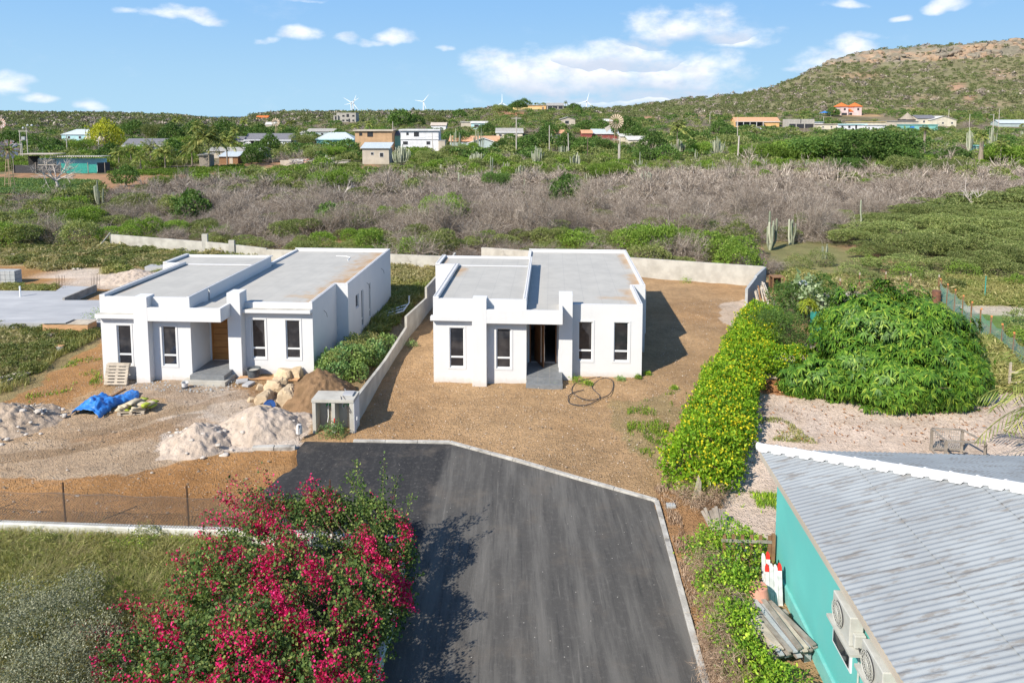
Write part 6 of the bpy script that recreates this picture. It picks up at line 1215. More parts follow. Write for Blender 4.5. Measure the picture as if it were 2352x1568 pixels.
# wooden frame box on the gravel
p = G(2170, 1066); t = thing('timber_frame', 'open grey timber frame box with wire sides on the gravel', 'frame', (p.x, p.y, 0), R(-6)); mat = M['wood']
for x, y in ((0, 0), (1.5, 0), (1.2, 1.15), (.0, 1.15)): q = MB(); q.box(x - .045, x + .045, y - .045, y + .045, -.05, .95); q.build('upright', mat, t)
for a, b_ in (((0, 0), (1.5, 0)), ((1.5, 0), (1.2, 1.15)), ((1.2, 1.15), (0, 1.15)), ((0, 1.15), (0, 0))):
    q = MB(); q.bar((*a, .98), (*b_, .98), .09, .05); q.build('top_rail', mat, t); q = MB(); q.bar((*a, .1), (*b_, .1), .07, .05); q.build('bottom_rail', mat, t)
q = MB(); [q.box(.05 + i * .09, .06 + i * .09, 1.14, 1.15, .12, .93) for i in range(13)]; [q.box(.05, 1.15, 1.151, 1.16, .15 + i * .09, .16 + i * .09) for i in range(9)]; q.build('wire_panel', M['wiregrey'], t)

# ---------------- the building site of the left house
def pallet(name, label, loc, rz, tilt=0., parent=None, sub=False):
    t = thing(name, label, 'pallet', loc, rz); t.rotation_euler = (tilt, 0, rz)
    for i in range(7): q = MB(); q.box(-.6, .6, i * .158, i * .158 + .105, .118, .14); q.build('top_board', M['pallet'], t)
    for x in (-.6, -.07, .46):
        q = MB(); q.box(x, x + .14, 0, 1.05, .098, .1175); q.build('stringer', M['pallet'], t)
        for y in (0, .47, .92): q = MB(); q.box(x, x + .14, y, y + .13, .02, .0975); q.build('spacer_block', M['pallet'], t)
    for y in (0, .47, .92): q = MB(); q.box(-.6, .6, y, y + .13, 0, .0195); q.build('bottom_board', M['pallet'], t)
    return t
for i in range(2): w = HL(OH1, 1.15 + .06 * i, -.62 - .17 * i, .02); pallet('pallet', ('worn wooden pallet leaning on the left house wall, outermost of the two', 'worn wooden pallet sandwiched between the wall and the outer pallet')[1 - i], (w.x, w.y, w.z + .02), -ANG + (.03 if i else 0), R(72))
p = G(300, 953); pl_ = pallet('pallet', 'low pallet carrying the cement bags beside the blue tarp', (p.x, p.y, 0), R(8))
def bag(loc, rz, label, sl, lime=True):
    t = thing('cement_bag', label, 'bag', loc, rz, 'cement bags stacked on the low pallet'); n = 10; V = []; Q = []; L, W, Hh = .33, .2, .065
    import bmesh; bm = bmesh.new(); bmesh.ops.create_cube(bm, size=2); bmesh.ops.subdivide_edges(bm, edges=bm.edges[:], cuts=5, use_grid_fill=True)
    for v in bm.verts: c = v.co; e = max(abs(c.x), abs(c.y)); c.z *= (1 - .55 * e ** 6) * (1 + .12 * math.sin(c.x * 4 + loc[0] * 9)); c.x *= L; c.y *= W * (1 - .08 * math.cos(c.x * 3)); c.z *= Hh
    me = bpy.data.meshes.new('bag_body'); bm.to_mesh(me); bm.free(); me.materials.append(M['bag']); me.materials.append(M['baglime']); me.polygons.foreach_set('use_smooth', [True] * len(me.polygons))
    if lime:
        for f in me.polygons:
            if f.center.x > .14: f.material_index = 1
    o = obj('bag_body', me, t, (0, 0, Hh)); return t
k = 0
for lay, n, off in ((0, 4, 0), (1, 4, .1), (2, 3, .25), (3, 1, .5)):
    for i in range(n):
        k += 1; x = -.45 + off + (i % 4) * .34; y = .22 + (i % 2) * .4; r_ = R(rr.choice([-20, 10, 25, 75]) + rr.uniform(-8, 8)); bag((p.x + x * .95, p.y + y, .145 + lay * .12), r_, ['cement bag in the lowest layer on the pallet', 'cement bag in the second layer of the pallet stack', 'cement bag in the upper layer of the pallet stack', 'topmost cement bag on the pallet stack'][lay], None, (k % 3) > 0)
# blue tarp: crumpled sheet
t0 = G(198, 958); tg = thing('blue_tarp', 'crumpled bright blue tarpaulin trailing left of the cement bags', 'tarp', (t0.x, t0.y, 0)); nx, ny = 70, 34; Xs, Ys = np.meshgrid(np.linspace(0, 1, nx), np.linspace(0, 1, ny))
e = G(306, 906) - t0; ux_ = Vector((e.x, e.y, 0)); LL = ux_.length; ux_.normalize(); un = Vector((-ux_.y, ux_.x, 0)); wid = 1.6 - 1.0 * Xs + .25 * np.sin(Xs * 9); lx = Xs * LL; ly = (Ys - .5) * wid + .18 * np.sin(Xs * 6)
wx = lx * ux_.x + ly * un.x; wy = lx * ux_.y + ly * un.y; prof = np.clip(1 - (2 * Ys - 1) ** 2, 0, 1) ** .6; hz_ = prof * (.42 * np.exp(-((Xs - .3) / .3) ** 2) + .22) * (.55 + .8 * fbm(lx + 3, ly * 1.5, .35, 3, 12)) + .06 * fbm(lx * 2, ly * 2, .12, 3, 14) + .02
wx += (fbm(wx, wy, .3, 2, 5) - .5) * .25; wy += (fbm(wx, wy, .3, 2, 6) - .5) * .25
me = grid_mesh('tarp_sheet', wx, wy, hz_); me.materials.append(M['bluetarp']); so = obj('tarp_sheet', me, tg); sm = so.modifiers.new('s', 'SOLIDIFY'); sm.thickness = .01
# mounds
def mound(name, label, px, py, r, h, mat, seed, cat='heap', stones=0, smat='limestone', rough=.25, ell=1.):
    c = G(px, py); t = thing(name, label, cat, (c.x, c.y, 0)); n = 90; a = np.linspace(-1.25, 1.25, n); X_, Y_ = np.meshgrid(a * r * ell, a * r); d = np.sqrt((X_ / r / ell) ** 2 + (Y_ / r) ** 2); w = 1 + (fbm(X_ + c.x, Y_ + c.y, r * .7, 3, seed) - .5) * .7
    Z_ = h * np.clip(1 - (d * w), 0, 1) ** 1.05; Z_ = Z_ * (.8 + .4 * fbm(X_ + 5, Y_, r * .35, 4, seed + 3)) + (fbm(X_, Y_, .16, 3, seed + 1) - .5) * rough * np.clip(Z_ * 4 / h, 0, 1) - .14 * np.clip(d * w - .85, 0, 1) * 3 - .02
    me = grid_mesh('mound', X_, Y_, Z_); me.materials.append(mat); obj('mound', me, t)
    rg = random.Random(seed)
    if stones:
        for i in range(stones):
            a_ = rg.uniform(0, 6.28); q_ = rg.uniform(.2, 1.1); x = math.cos(a_) * q_ * r * ell; y = math.sin(a_) * q_ * r; s_ = rg.uniform(.05, .13) * (1 if rg.random() < .85 else 1.8); z = h * max(0, 1 - q_) * .8; rockmesh('stone', (s_, s_ * .8, s_ * .6), seed * 31 + i, M[smat], t, (x, y, z + .03))
    return t
M['whitesand'] = soilmat('pale_gravel_heap', 6, 1.); M['browndirt'] = soilmat('brown_dirt_heap', 5, 1.)
def colored(mat, c1, c2, name): return pbr(name, c1, c2, scale=2.2, rough=.95, bump=.9, bscale=16, grime=(*[x * .72 for x in c1], .5), gscale=1.1)
M['whitesand'] = colored(None, (.52, .43, .355), (.43, .35, .28), 'pale_gravel_heap'); M['browndirt'] = colored(None, (.25, .155, .085), (.17, .105, .055), 'brown_dirt_heap'); M['debris'] = colored(None, (.48, .38, .29), (.34, .26, .19), 'debris_heap')
mound('gravel_heap', 'pale gravel heap with grey top, left of the pair by the road', 455, 1018, 1.75, .95, M['whitesand'], 4, stones=26, smat='rubble', ell=1.1)
mound('gravel_heap', 'smooth pale gravel heap beside the meter cabinet', 600, 985, 1.9, 1.1, M['whitesand'], 9, stones=14, smat='rubble', ell=1.15)
mound('dirt_heap', 'brown dirt heap rising behind the big limestone boulders', 735, 915, 2.1, 1.55, M['browndirt'], 13, stones=20, smat='rubble', ell=1.1)
mound('debris_heap', 'debris heap with boards and rubble at the left edge', 15, 975, 2.1, 1.0, M['debris'], 21, stones=70, smat='rubble', ell=1.2)
for i, (px, py, r_, lb) in enumerate(((655, 868, (.55, .42, .4), 'flat topped limestone boulder against the house front'), (683, 866, (.38, .3, .42), 'upright limestone boulder right of the flat topped one'), (628, 898, (.5, .4, .45), 'limestone boulder in the middle of the group'), (668, 905, (.42, .38, .35), 'limestone boulder above the large pale one'),
        (664, 925, (.55, .45, .62), 'largest pale limestone boulder on the dirt heap'), (607, 920, (.62, .36, .34), 'long low limestone boulder left of the blue lid'), (605, 945, (.5, .3, .22), 'low flat limestone slab beside the blue lid'), (640, 885, (.4, .35, .32), 'small boulder between the two upper boulders'), (577, 922, (.22, .18, .15), 'small loose stone left of the boulder group'), (597, 893, (.24, .2, .18), 'small loose stone near the house porch'))):
    g = G(px, py); t = thing('boulder', lb, 'boulder', (g.x, g.y, 0), rr.uniform(0, 6)); rockmesh('stone', r_, 40 + i * 3, M['limestone'], t, (0, 0, r_[2] * .45), 4)
g = G(619, 940); t = thing('round_lid', 'round dark blue plastic lid propped on the stones', 'lid', (g.x, g.y, .18)); t.rotation_euler = (R(50), 0, R(10)); q = MB(); q.lathe([(.27, -.03), (.29, 0), (.29, .04), (.26, .045), (.255, .02), (.001, .02)], (0, 0, 0), 30); q.build('lid_body', M['blueplastic'], t)
q = MB(); q.tube([(-.12, .1, .03), (.02, .12, .03), (.08, .02, .03), (.0, -.04, .03), (.1, -.12, .03)], .012, 5); q.build('string', M['blacknet'], t)
g = HL(OH1, 7.95, .6); t = thing('mortar_tub', 'round dark mortar tub in front of the third window', 'tub', (g.x, g.y, .09)); q = MB(); q.lathe([(.28, 0), (.36, .42), (.39, .43), (.39, .46), (.34, .45), (.30, .33), (.01, .32)], (0, 0, 0), 26); q.build('tub_body', M['tub'], t); q = MB(); q.lathe([(.30, .33), (.28, .345), (.01, .35)], (0, 0, 0), 20); q.build('mortar', M['conc'], t)
g = HL(OH1, 7.2, .45); t = thing('plank', 'long plank lying under the mortar tub along the wall', 'plank', (g.x, g.y, .05), -ANG - .03); q = MB(); q.box(0, 3.3, -.15, .25, 0, .04); q.build('board', M['ply'], t)
g = G(424, 893); t = thing('bucket', 'dirty white bucket standing in front of the left house', 'bucket', (g.x, g.y, 0), .4); t.rotation_euler = (.12, .1, .3); q = MB(); q.lathe([(.13, 0), (.16, .33), (.165, .37), (.15, .37), (.14, .1), (.01, .08)], (0, 0, 0), 20); q.build('bucket_body', M['bucket'], t); q = MB(); q.lathe([(.132, .0), (.145, .16)], (0, 0, .002), 20); q.v = [(x * 1.03, y * 1.03, z) for x, y, z in q.v]; q.build('mortar_stain', M['tub'], t)
g = G(138, 810); t = thing('bucket', 'white bucket with a board on top at the edge of the weeds', 'bucket', (g.x, g.y, 0)); q = MB(); q.lathe([(.15, 0), (.19, .42), (.17, .42), (.01, .4)], (0, 0, 0), 18); q.build('bucket_body', M['bucket'], t); q = MB(); q.box(-.18, .22, -.15, .15, .425, .46); q.build('lid_board', M['ply'], t)
for i, (px, py, lb) in enumerate(((556, 877, 'small flat concrete offcut nearest the porch'), (571, 884, 'second flat concrete offcut right of the first'))): g = G(px, py); t = thing('offcut', lb, 'slab', (g.x, g.y, 0), .3 + i); q = MB(); q.box(-.3, .3, -.2, .2, 0, .12); q.build('slab_body', M['slab'], t, bevel=.02)
g = G(665, 1030); t = thing('kerb_stone', 'loose kerb stone lying at the foot of the pale heap', 'kerb stone', (G(630, 1032).x, G(630, 1032).y, 0), .05); q = MB(); q.box(-.9, 0, -.12, .12, 0, .17); q.build('stone_body', M['kerb'], t, bevel=.02); q = MB(); q.box(.03, .9, -.13, .11, 0, .16); q.build('stone_body', M['kerb'], t, bevel=.02)
t = thing('broken_boards', 'heap of broken boards and blue scraps on the debris heap', 'boards', G(85, 955))
for i in range(9): q = MB(); a = rr.uniform(-1, 1); q.bar((rr.uniform(-1.1, .6), rr.uniform(-.5, .5), .15), (rr.uniform(-.6, 1.0) + a * .3, rr.uniform(-.6, .6), rr.uniform(.2, .9)), rr.uniform(.08, .2), .03); q.build('board', M[['wood', 'pallet', 'deadwood', 'bluetarp'][i % 4 if i < 7 else 0]], t)
for px0, py0, px1, py1, w_, lb, mt in ((0, 868, 85, 845, .3, 'long pale boards lying in the weeds at the left edge', 'pallet'), (0, 880, 75, 852, .25, 'long narrow board parallel to the pale boards at the left edge', 'deadwood'), (248, 914, 286, 892, .12, 'dark timber lying behind the blue tarp', 'woodbrown'), (705, 888, 722, 912, .1, 'short plank sticking out of the dirt heap', 'pallet')):
    a = G(px0, py0, .06); b_ = G(px1, py1, .1); 
    if px0 == 705: a.z = 1.2; b_.z = .9; a = D(px0, py0, 33.6); b_ = D(px1, py1, 32.6)
    t = thing('board', lb, 'board', a); q = MB(); q.bar((0, 0, 0), b_ - a, w_, .04); q.build('plank', M[mt], t)
t = thing('pvc_frame', 'white plastic pipe frame lying beside the left house', 'pipes', HL(OH1, 12.1, 12.2, .25), -ANG)
for a, b_ in (((0, -1.2, 0), (1.5, .0, .25)), ((0, -.4, 0), (1.5, .8, .25)), ((0, .4, 0), (1.4, 1.6, .25)), ((1.5, -.1, .25), (1.5, 2.0, .3)), ((1.5, 2.0, .3), (1.5, 2.0, .8)), ((-.1, -1.3, 0), (0, .6, 0))): q = MB(); q.tube([a, b_], .055, 8); q.build('pipe', M['pvc'], t)
# far left: foundation slab, formwork, blocks, rubble
gs = [G(-420, 660, .5), G(235, 656.5, .5), G(165, 688, .5), G(232, 688, .5), G(232, 738, .5), G(-420, 738, .5)]
sl = thing('foundation_slab', 'wide smooth concrete foundation slab left of the left house', 'slab', (gs[4].x, gs[4].y, 0)); o = Vector((gs[4].x, gs[4].y, 0))
A0 = Vector((-40.5, 43.6)); mb = MB()
def GP(px, py): q_ = G(px, py, .5) - o; return (q_.x, q_.y)
mb.prism([GP(-420, 741), GP(245, 741), GP(245, 689), GP(146, 689), GP(220, 658), GP(145, 656), GP(128, 668), GP(-420, 664)], .0, .5); mb.build('slab_body', M['slab'], sl, bevel=.01)
mb = MB(); a = GP(146, 689); b_ = GP(220, 658); mb.bar((*a, .42), (*b_, .42), .16, .5); mb.build('upstand', M['concdark'], sl)
for i, (px, py) in enumerate(((48, 687), (227, 707), (272, 712), (342, 711))):
    pass
for i, (px, py, hh) in enumerate(((47, 681, .8), (224, 737, .45), (270 / 1, 741, .0))):
    if hh: g = G(px, py, .5) - o; q = MB(); q.tube([(g.x, g.y, .5), (g.x, g.y, .5 + hh)], .06, 8); q.build('pipe_stub', M['pvc'], sl)
for px, py in ((218, 655), (138, 655)):
    g = G(px, 662 if px > 200 else 668, .3); t = thing('rebar_cage', 'thin rusty rebar stubs behind the slab, ' + ('right cage' if px > 200 else 'left cage'), 'rebar', (g.x, g.y, 0))
    for x in (-.25, 0, .25): q = MB(); q.tube([(x, 0, 0), (x, 0, 1.5)], .012, 5); q.tube([(x, .25, 0), (x, .25, 1.5)], .012, 5); q.build('rod', M['rust'], t)
a = G(99, 769); t = thing('formwork_box', 'long low plywood formwork box in front of the slab', 'formwork', (a.x, a.y, 0), R(-3)); q = MB(); q.box(0, 3.0, 0, .9, 0, .72); q.build('box_body', M['ply'], t); q = MB(); q.box(-.02, 3.05, -.03, .95, .722, .77); q.build('lid', M['pallet'], t); q = MB(); q.box(-.2, 1.3, -.1, .75, .78, .83); q.v = [(x + z * .4, y, z + x * .03) for x, y, z in q.v]; q.build('loose_panel', M['slab'], t)
a = G(92, 780); t = thing('board_stack', 'small stack of pinkish boards left below the formwork box', 'boards', (a.x, a.y, 0), .1)
for i in range(5): q = MB(); q.box(-.3 + i * .08, 1.2 - i * .1, -.2, .4, i * .06, i * .06 + .045); q.build('board', M['terracotta'] if i % 2 else M['pallet'], t)
a = G(-20, 652, 0); t = thing('block_stack', 'stack of grey building blocks at the left edge', 'blocks', (a.x, a.y, 0), -.05)
for i in range(5):
    for j in range(3): q = MB(); q.box(i * .42, i * .42 + .4, 0, .8, j * .38, j * .38 + .36); q.build('block', M['block'], t, bevel=.01)
for px, py, r_, lb in ((15, 590, 1.0, 'pale rubble pile at the left edge of the grassy lot'), (73, 588, .8, 'pale rubble pile second from the left in the grassy lot'), (272, 575 + 24, .5, 'two pale broken slabs in the grass behind the left house'), (330, 605, .45, 'small pale rubble near the left house rear'), (175, 619, .4, 'few flat stones beside the pale path')):
    g = G(px, py); t = thing('rubble_pile', lb, 'rubble', (g.x, g.y, 0))
    for i in range(9): s_ = r_ * rr.uniform(.18, .42); rockmesh('stone', (s_, s_ * .8, s_ * .7), int(px) + i * 5, M['rubble'], t, (rr.uniform(-r_, r_), rr.uniform(-r_ * .5, r_ * .5), s_ * .4))
g = G(335, 625); t = thing('concrete_slab', 'raised grey concrete slab in the grass near the left house rear', 'slab', (g.x, g.y, 0), -.05); q = MB(); q.box(-.1, 2.2, 0, 1.1, .1, .5); q.build('slab_body', M['slab'], t)
mound('gravel_heap', 'low pinkish gravel heap behind the slab by the left house corner', 305, 642, 2.6, .9, M['whitesand'], 33, ell=1.2)
# loose cable loops in front of the right house
pts = []; ctr = [(1340, 895), (1310, 905), (1308, 925), (1345, 930), (1378, 912), (1360, 888), (1385, 868), (1408, 876), (1400, 905), (1360, 918), (1330, 912), (1313, 895), (1330, 875), (1375, 866)]
for i in range(len(ctr)):
    p0, p1, p2, p3 = [Vector(ctr[max(0, min(len(ctr) - 1, i + k_))]) for k_ in (-1, 0, 1, 2)]
    for k_ in range(6): u = k_ / 6; q_ = .5 * ((2 * p1) + (p2 - p0) * u + (2 * p0 - 5 * p1 + 4 * p2 - p3) * u * u + (3 * p1 - p0 - 3 * p2 + p3) * u ** 3); pts.append(G(q_.x, q_.y, .05 + .03 * math.sin(i)))
q = MB(); q.tube(pts, .022, 6); tag(q.build('coiled_hose', M['blacknet']), 'black hose lying in loose loops before the right house', 'hose')
M['pebble'] = leafmat('mixed_pebbles', (.40, .30, .21), (.30, .22, .15), (.60, .53, .46), 0, 3.)
# scattered stones on both lots: past counting
rng = rnd(91)
def pebbles(name, poly, n, smin, smax, mat, seed, label):
    pts = poly_points(poly, n, rnd(seed)); sc = smin + (smax - smin) * rnd(seed).random(len(pts)) ** 4; V0 = np.array([(1, 0, 0), (0, .8, 0), (-.9, 0, .1), (0, -.85, 0), (.1, .1, .7), (0, 0, -.4)]); Fq = np.array([(0, 1, 4, 4), (1, 2, 4, 4), (2, 3, 4, 4), (3, 0, 4, 4)]); 
    ang = rnd(seed).random(len(pts)) * 6.28; VV = []; c, s = np.cos(ang)[:, None], np.sin(ang)[:, None]; VV = np.stack([(V0[None, :, 0] * c - V0[None, :, 1] * s) * sc[:, None] + pts[:, :1], (V0[None, :, 0] * s + V0[None, :, 1] * c) * sc[:, None] + pts[:, 1:2], V0[None, :, 2] * sc[:, None] + .05 + 0 * c], -1).reshape(-1, 3)
    FF = (np.array([(0, 1, 4), (1, 2, 4), (2, 3, 4), (3, 0, 4)])[None] + (np.arange(len(pts)) * 6)[:, None, None]).reshape(-1, 3); o = obj(name, np_mesh(name, VV, FF, mat)); tag(o, label, 'stones', None, 'stuff')
pebbles('loose_stones', [(820, 1010), (900, 850), (1000, 800), (1500, 860), (1560, 700), (1690, 680), (1640, 800), (1510, 1060), (1480, 1140), (1030, 1012)], 500, .012, .07, M['pebble'], 3, 'loose pale stones strewn over the bare yard of the right house')
pebbles('loose_stones', [(0, 930), (240, 880), (700, 880), (690, 1010), (600, 1100), (540, 1200), (0, 1190)], 600, .012, .09, M['pebble'], 5, 'loose stones strewn over the building site and track')
pebbles('grit', [(820, 1010), (900, 850), (1000, 800), (1500, 860), (1560, 700), (1690, 680), (1640, 800), (1510, 1060), (1480, 1140), (1030, 1012)], 9000, .012, .035, M['pebble'], 13, 'fine grit strewn over the bare yard of the right house')
pebbles('grit', [(0, 930), (240, 800), (700, 880), (690, 1010), (600, 1100), (540, 1200), (0, 1190)], 9000, .012, .035, M['pebble'], 15, 'fine grit strewn over the building site')
pebbles('loose_stones', [(250, 865), (560, 870), (560, 890), (480, 905), (260, 895)], 500, .02, .08, M['block'], 7, 'grey rubble crumbs along the foot of the left house')
# ================================================================ GARDEN PLANTS AND TREES
def GB(px, py, z, r, rz_=None): p = G(px, py, z); return (p.x, p.y, z, r, r, rz_ or r)
def stems(blobs, root, r0, seed, n=3, mat='trunk', parent=None, name='branches'):
    rng = rnd(seed); A = []; B_ = []; ra = []; rb = []
    for b_ in blobs:
        prev = np.array(root, float); end = np.array(b_[:3]); 
        for k in range(3): nx_ = prev + (end - np.array(root)) / 3 + rng.normal(size=3) * .08 * b_[3]; A.append(prev); B_.append(nx_); ra.append(r0 * (1 - k * .25)); rb.append(r0 * (.75 - k * .25)); prev = nx_
        for k in range(n): A.append(prev); B_.append(prev + unit(rng.normal(size=3)) * b_[3] * .8); ra.append(r0 * .3); rb.append(r0 * .1)
    V, Q = seg_tubes(A, B_, ra, rb, 5); return obj(name, np_mesh(name, V, Q, M[mat]), parent)
# ---- bougainvillea: a sprawling mound built from arching canes
BG = [GB(640, 1330, 2.0, 1.3, 1.1), GB(500, 1400, 1.7, 1.3, 1.), GB(760, 1400, 1.9, 1.25, 1.), GB(850, 1290, 1.4, .95, 1.), GB(880, 1380, 1.1, .8, .9), GB(700, 1225, 1.7, .9, .8), GB(600, 1270, 1.6, 1.0, .8), GB(800, 1215, 1.3, .7, .7),
      GB(420, 1500, 1.5, 1.2, .95), GB(600, 1500, 2.1, 1.25, 1.1), GB(760, 1540, 1.8, 1.1, 1.), GB(300, 1520, 1.1, .8, .6), GB(480, 1320, 1.3, .8, .7), GB(900, 1300, .9, .7, .7), GB(560, 1620, 1.9, 1.3, 1.1), GB(400, 1640, 1.5, 1.2, 1.), GB(740, 1660, 1.7, 1.1, 1.), GB(830, 1480, 1.1, .8, .8), GB(640, 1190, 2.0, .8, .6), GB(755, 1170, 2.1, .75, .6), GB(850, 1190, 2.0, .65, .6), GB(900, 1240, 1.7, .6, .7), GB(560, 1240, 1.6, .7, .5), GB(590, 1150, 1.45, .45, .35), GB(720, 1160, 1.5, .4, .35)]
t = thing('bougainvillea', 'huge bougainvillea with magenta flowers sprawling beside the road', 'bougainvillea', (-5.5, 18.5, 0)); BO = np.array((-5.5, 18.5, 0.)); rel = [tuple(np.array(b_[:3]) - BO) + b_[3:] for b_ in BG]
rng = rnd(2); p, nn = blob_points(rel, 92000, rng, shell=(.55, 1.1), rough=.45, zmin=.05, keep=.62); cl = fbm(p[:, 0] + p[:, 2] * .7, p[:, 1] - p[:, 2] * .5, .4, 3, 33); fl = (cl > .62) & (nn[:, 2] > -.2) & (rng.random(len(p)) < .85)
d = nn * .5 + rng.normal(size=p.shape) * .7; hol = fbm(p[:, 0] * 1. + 9, p[:, 1] + p[:, 2], .5, 2, 90) < .42; keepm = ~(hol & (rng.random(len(p)) < .8))
lv = leaf_arrays(p[~fl & keepm], d[~fl & keepm], .082, .72, rng, .08); fl &= keepm
fp = np.repeat(p[fl], 4, 0) + rng.normal(size=(fl.sum() * 4, 3)) * .04; fv = leaf_arrays(fp, np.repeat(nn[fl], 4, 0) * .4 + rng.normal(size=fp.shape), .055, .85, rng, .15)
# canes that shoot out of the mound
CA_ = [((-5.6, 19.6, 1.9), (700, 1230), (525, 1095), 1), ((-5.6, 19.6, 1.9), (680, 1240), (600, 1075), 1), ((-4.9, 19.4, 1.8), (760, 1200), (715, 1100), 1), ((-4.6, 19.6, 1.8), (790, 1180), (740, 1125), 1), ((-3.6, 19.9, 1.2), (870, 1250), (883, 1055), 0), ((-3.5, 19.9, 1.2), (880, 1250), (915, 1090), 0), ((-3.6, 19.6, 1.2), (850, 1220), (800, 1085), 0), ((-3.6, 19.6, 1.2), (850, 1220), (815, 1060), 0), ((-3.4, 19.4, 1.1), (900, 1280), (945, 1140), 0), ((-3.3, 19.4, 1.1), (905, 1290), (935, 1170), 0), ((-6.5, 19.0, 1.6), (560, 1210), (470, 1180), 1), ((-6.2, 19.2, 1.7), (560, 1180), (505, 1135), 1),
       ((-6.8, 16.8, 1.7), (380, 1470), (130, 1465), 1), ((-6.8, 16.6, 1.7), (380, 1480), (190, 1440), 1), ((-6.6, 16.9, 1.6), (400, 1440), (270, 1380), 1), ((-6.4, 17.6, 1.6), (470, 1350), (400, 1270), 1), ((-6.2, 18.2, 1.6), (520, 1300), (460, 1215), 1), ((-3.2, 18.6, 1.), (910, 1350), (970, 1320), 0), ((-3.2, 18.0, 1.), (900, 1400), (955, 1390), 0), ((-5.2, 19.3, 1.8), (740, 1200), (690, 1110), 1), ((-5.4, 19.4, 1.8), (650, 1190), (560, 1130), 1), ((-6.8, 16.4, 1.4), (330, 1530), (160, 1500), 1)]
cs = MB(); lp = []; ld = []; fpp = []
for s0, mid, end, flw in CA_:
    Y0 = s0[1]; e = D(end[0], end[1], Y0 + .6); m_ = D(mid[0], mid[1], Y0 + .2); s0 = Vector(s0); pts = [((1 - u) ** 2 * s0 + 2 * u * (1 - u) * (m_ + Vector((0, 0, .15))) + u * u * e) - Vector(BO) for u in [k9 / 11 for k9 in range(12)]]
    cs.tube(pts, [.018 - .013 * i / 11 for i in range(12)], 5)
    for i in range(int((e - s0).length * 110)):
        u = .25 + .75 * random.random(); k_ = min(10, int(u * 11)); q_ = pts[k_].lerp(pts[k_ + 1], random.random()); off = Vector((random.gauss(0, 1), random.gauss(0, 1), random.gauss(0, 1))) * .075
        if flw and random.random() < .5 and u > .45: fpp += [tuple(q_ + off * 1.3)] * 2
        else: lp.append(tuple(q_ + off)); ld.append(tuple(off.normalized() + (e - s0).normalized() * .3))
cs.build('canes', M['trunk'], t); v2 = leaf_arrays(np.array(lp), np.array(ld), .08, .75, rng, .08); fpp = np.array(fpp) + rng.normal(size=(len(fpp), 3)) * .04; v3 = leaf_arrays(fpp, rng.normal(size=fpp.shape), .055, .85, rng, .15)
fol('foliage', merge(lv, v2), M['bougleaf'], t); fol('flowers', merge(fv, v3), M['bougflower'], t)
stems([b_ for b_ in rel if b_[3] > .7], (0.3, .2, 0), .035, 3, 2, 'trunk', t)
# ---- silver shrub bottom left
SB = [GB(130, 1420, .9, 1.1, .8), GB(60, 1480, 1.1, 1.2, .9), GB(200, 1500, .9, 1.0, .8), GB(20, 1400, .7, .8, .6), GB(100, 1580, 1.1, 1.2, 1.), GB(230, 1590, .8, .9, .7), GB(-60, 1520, 1., 1.2, .9), GB(180, 1350, .6, .6, .5)]
t = thing('silver_shrub', 'silvery grey-green shrub in the bottom left corner', 'shrub', (-10.5, 16.5, 0)); SO = np.array((-10.5, 16.5, 0)); fol('foliage', foliage([tuple(np.array(b_[:3]) - SO) + b_[3:] for b_ in SB], 34000, .055, .45, 8, out=.5, rough=.5, shell=(.5, 1.1)), M['silver'], t); stems([tuple(np.array(b_[:3]) - SO) + b_[3:] for b_ in SB], (0, 0, 0), .02, 5, 2, 'trunk', t)
# ---- foreground weeds inside the low wall
gp_ = poly_points([(-350, 1236), (540, 1250), (560, 1310), (420, 1400), (330, 1600), (-600, 1700)], 40000, rnd(11), clump=(.9, .36)); tag(grass('tall_weeds', gp_, .20 + .28 * fbm(gp_[:, 0], gp_[:, 1], 1.2, 3, 6), .018, M['greengrass'], 12, 2.2), 'tall green and straw weeds behind the low white wall', 'weeds', None, 'stuff')
gp_ = poly_points([(-350, 1236), (540, 1250), (560, 1310), (420, 1400), (330, 1600), (-600, 1700)], 34000, rnd(13), clump=(1.0, .46, 8)); tag(grass('dry_weeds', gp_, .2 + .3 * fbm(gp_[:, 0], gp_[:, 1], 1.2, 3, 6), .014, M['drygrass'], 14, 2.4), 'dry straw coloured weeds behind the low white wall', 'weeds', None, 'stuff')
tp_ = poly_points([(-350, 1240), (540, 1255), (560, 1310), (420, 1400), (330, 1600), (-600, 1700)], 2600, rnd(16), clump=(.9, .36, 4)); TUF0 = [merge(foliage([(0, 0, .25, .8, .8, .5)], 150, .36, .12, 970 + i, out=.5, shell=(.1, 1.2), rough=.6), foliage([(0, 0, .2, .7, .7, .4)], 140, .16, .5, 975 + i, shell=(.2, 1.1), rough=.6)) for i in range(4)]; tag(bake('weed_tufts', TUF0, tp_, .2 + .35 * rnd(3).random(len(tp_)), .25 + .4 * rnd(4).random(len(tp_)), M['greengrass'], 5), 'leafy tufts rising from the weeds behind the low white wall', 'weeds', None, 'stuff')
rng = rnd(15); pp = poly_points([(0, 1242), (540, 1258), (550, 1285), (0, 1270)], 150, rng, .12); q = [foliage([(*a, .3, .3, .22)], 120, .06, .6, 600 + i, rough=.4) for i, a in enumerate(pp)]; o = fol('creeper', merge(*q), M['vine']); tag(o, 'low leafy creeper along the foot of the low white wall', 'creeper', None, 'stuff')
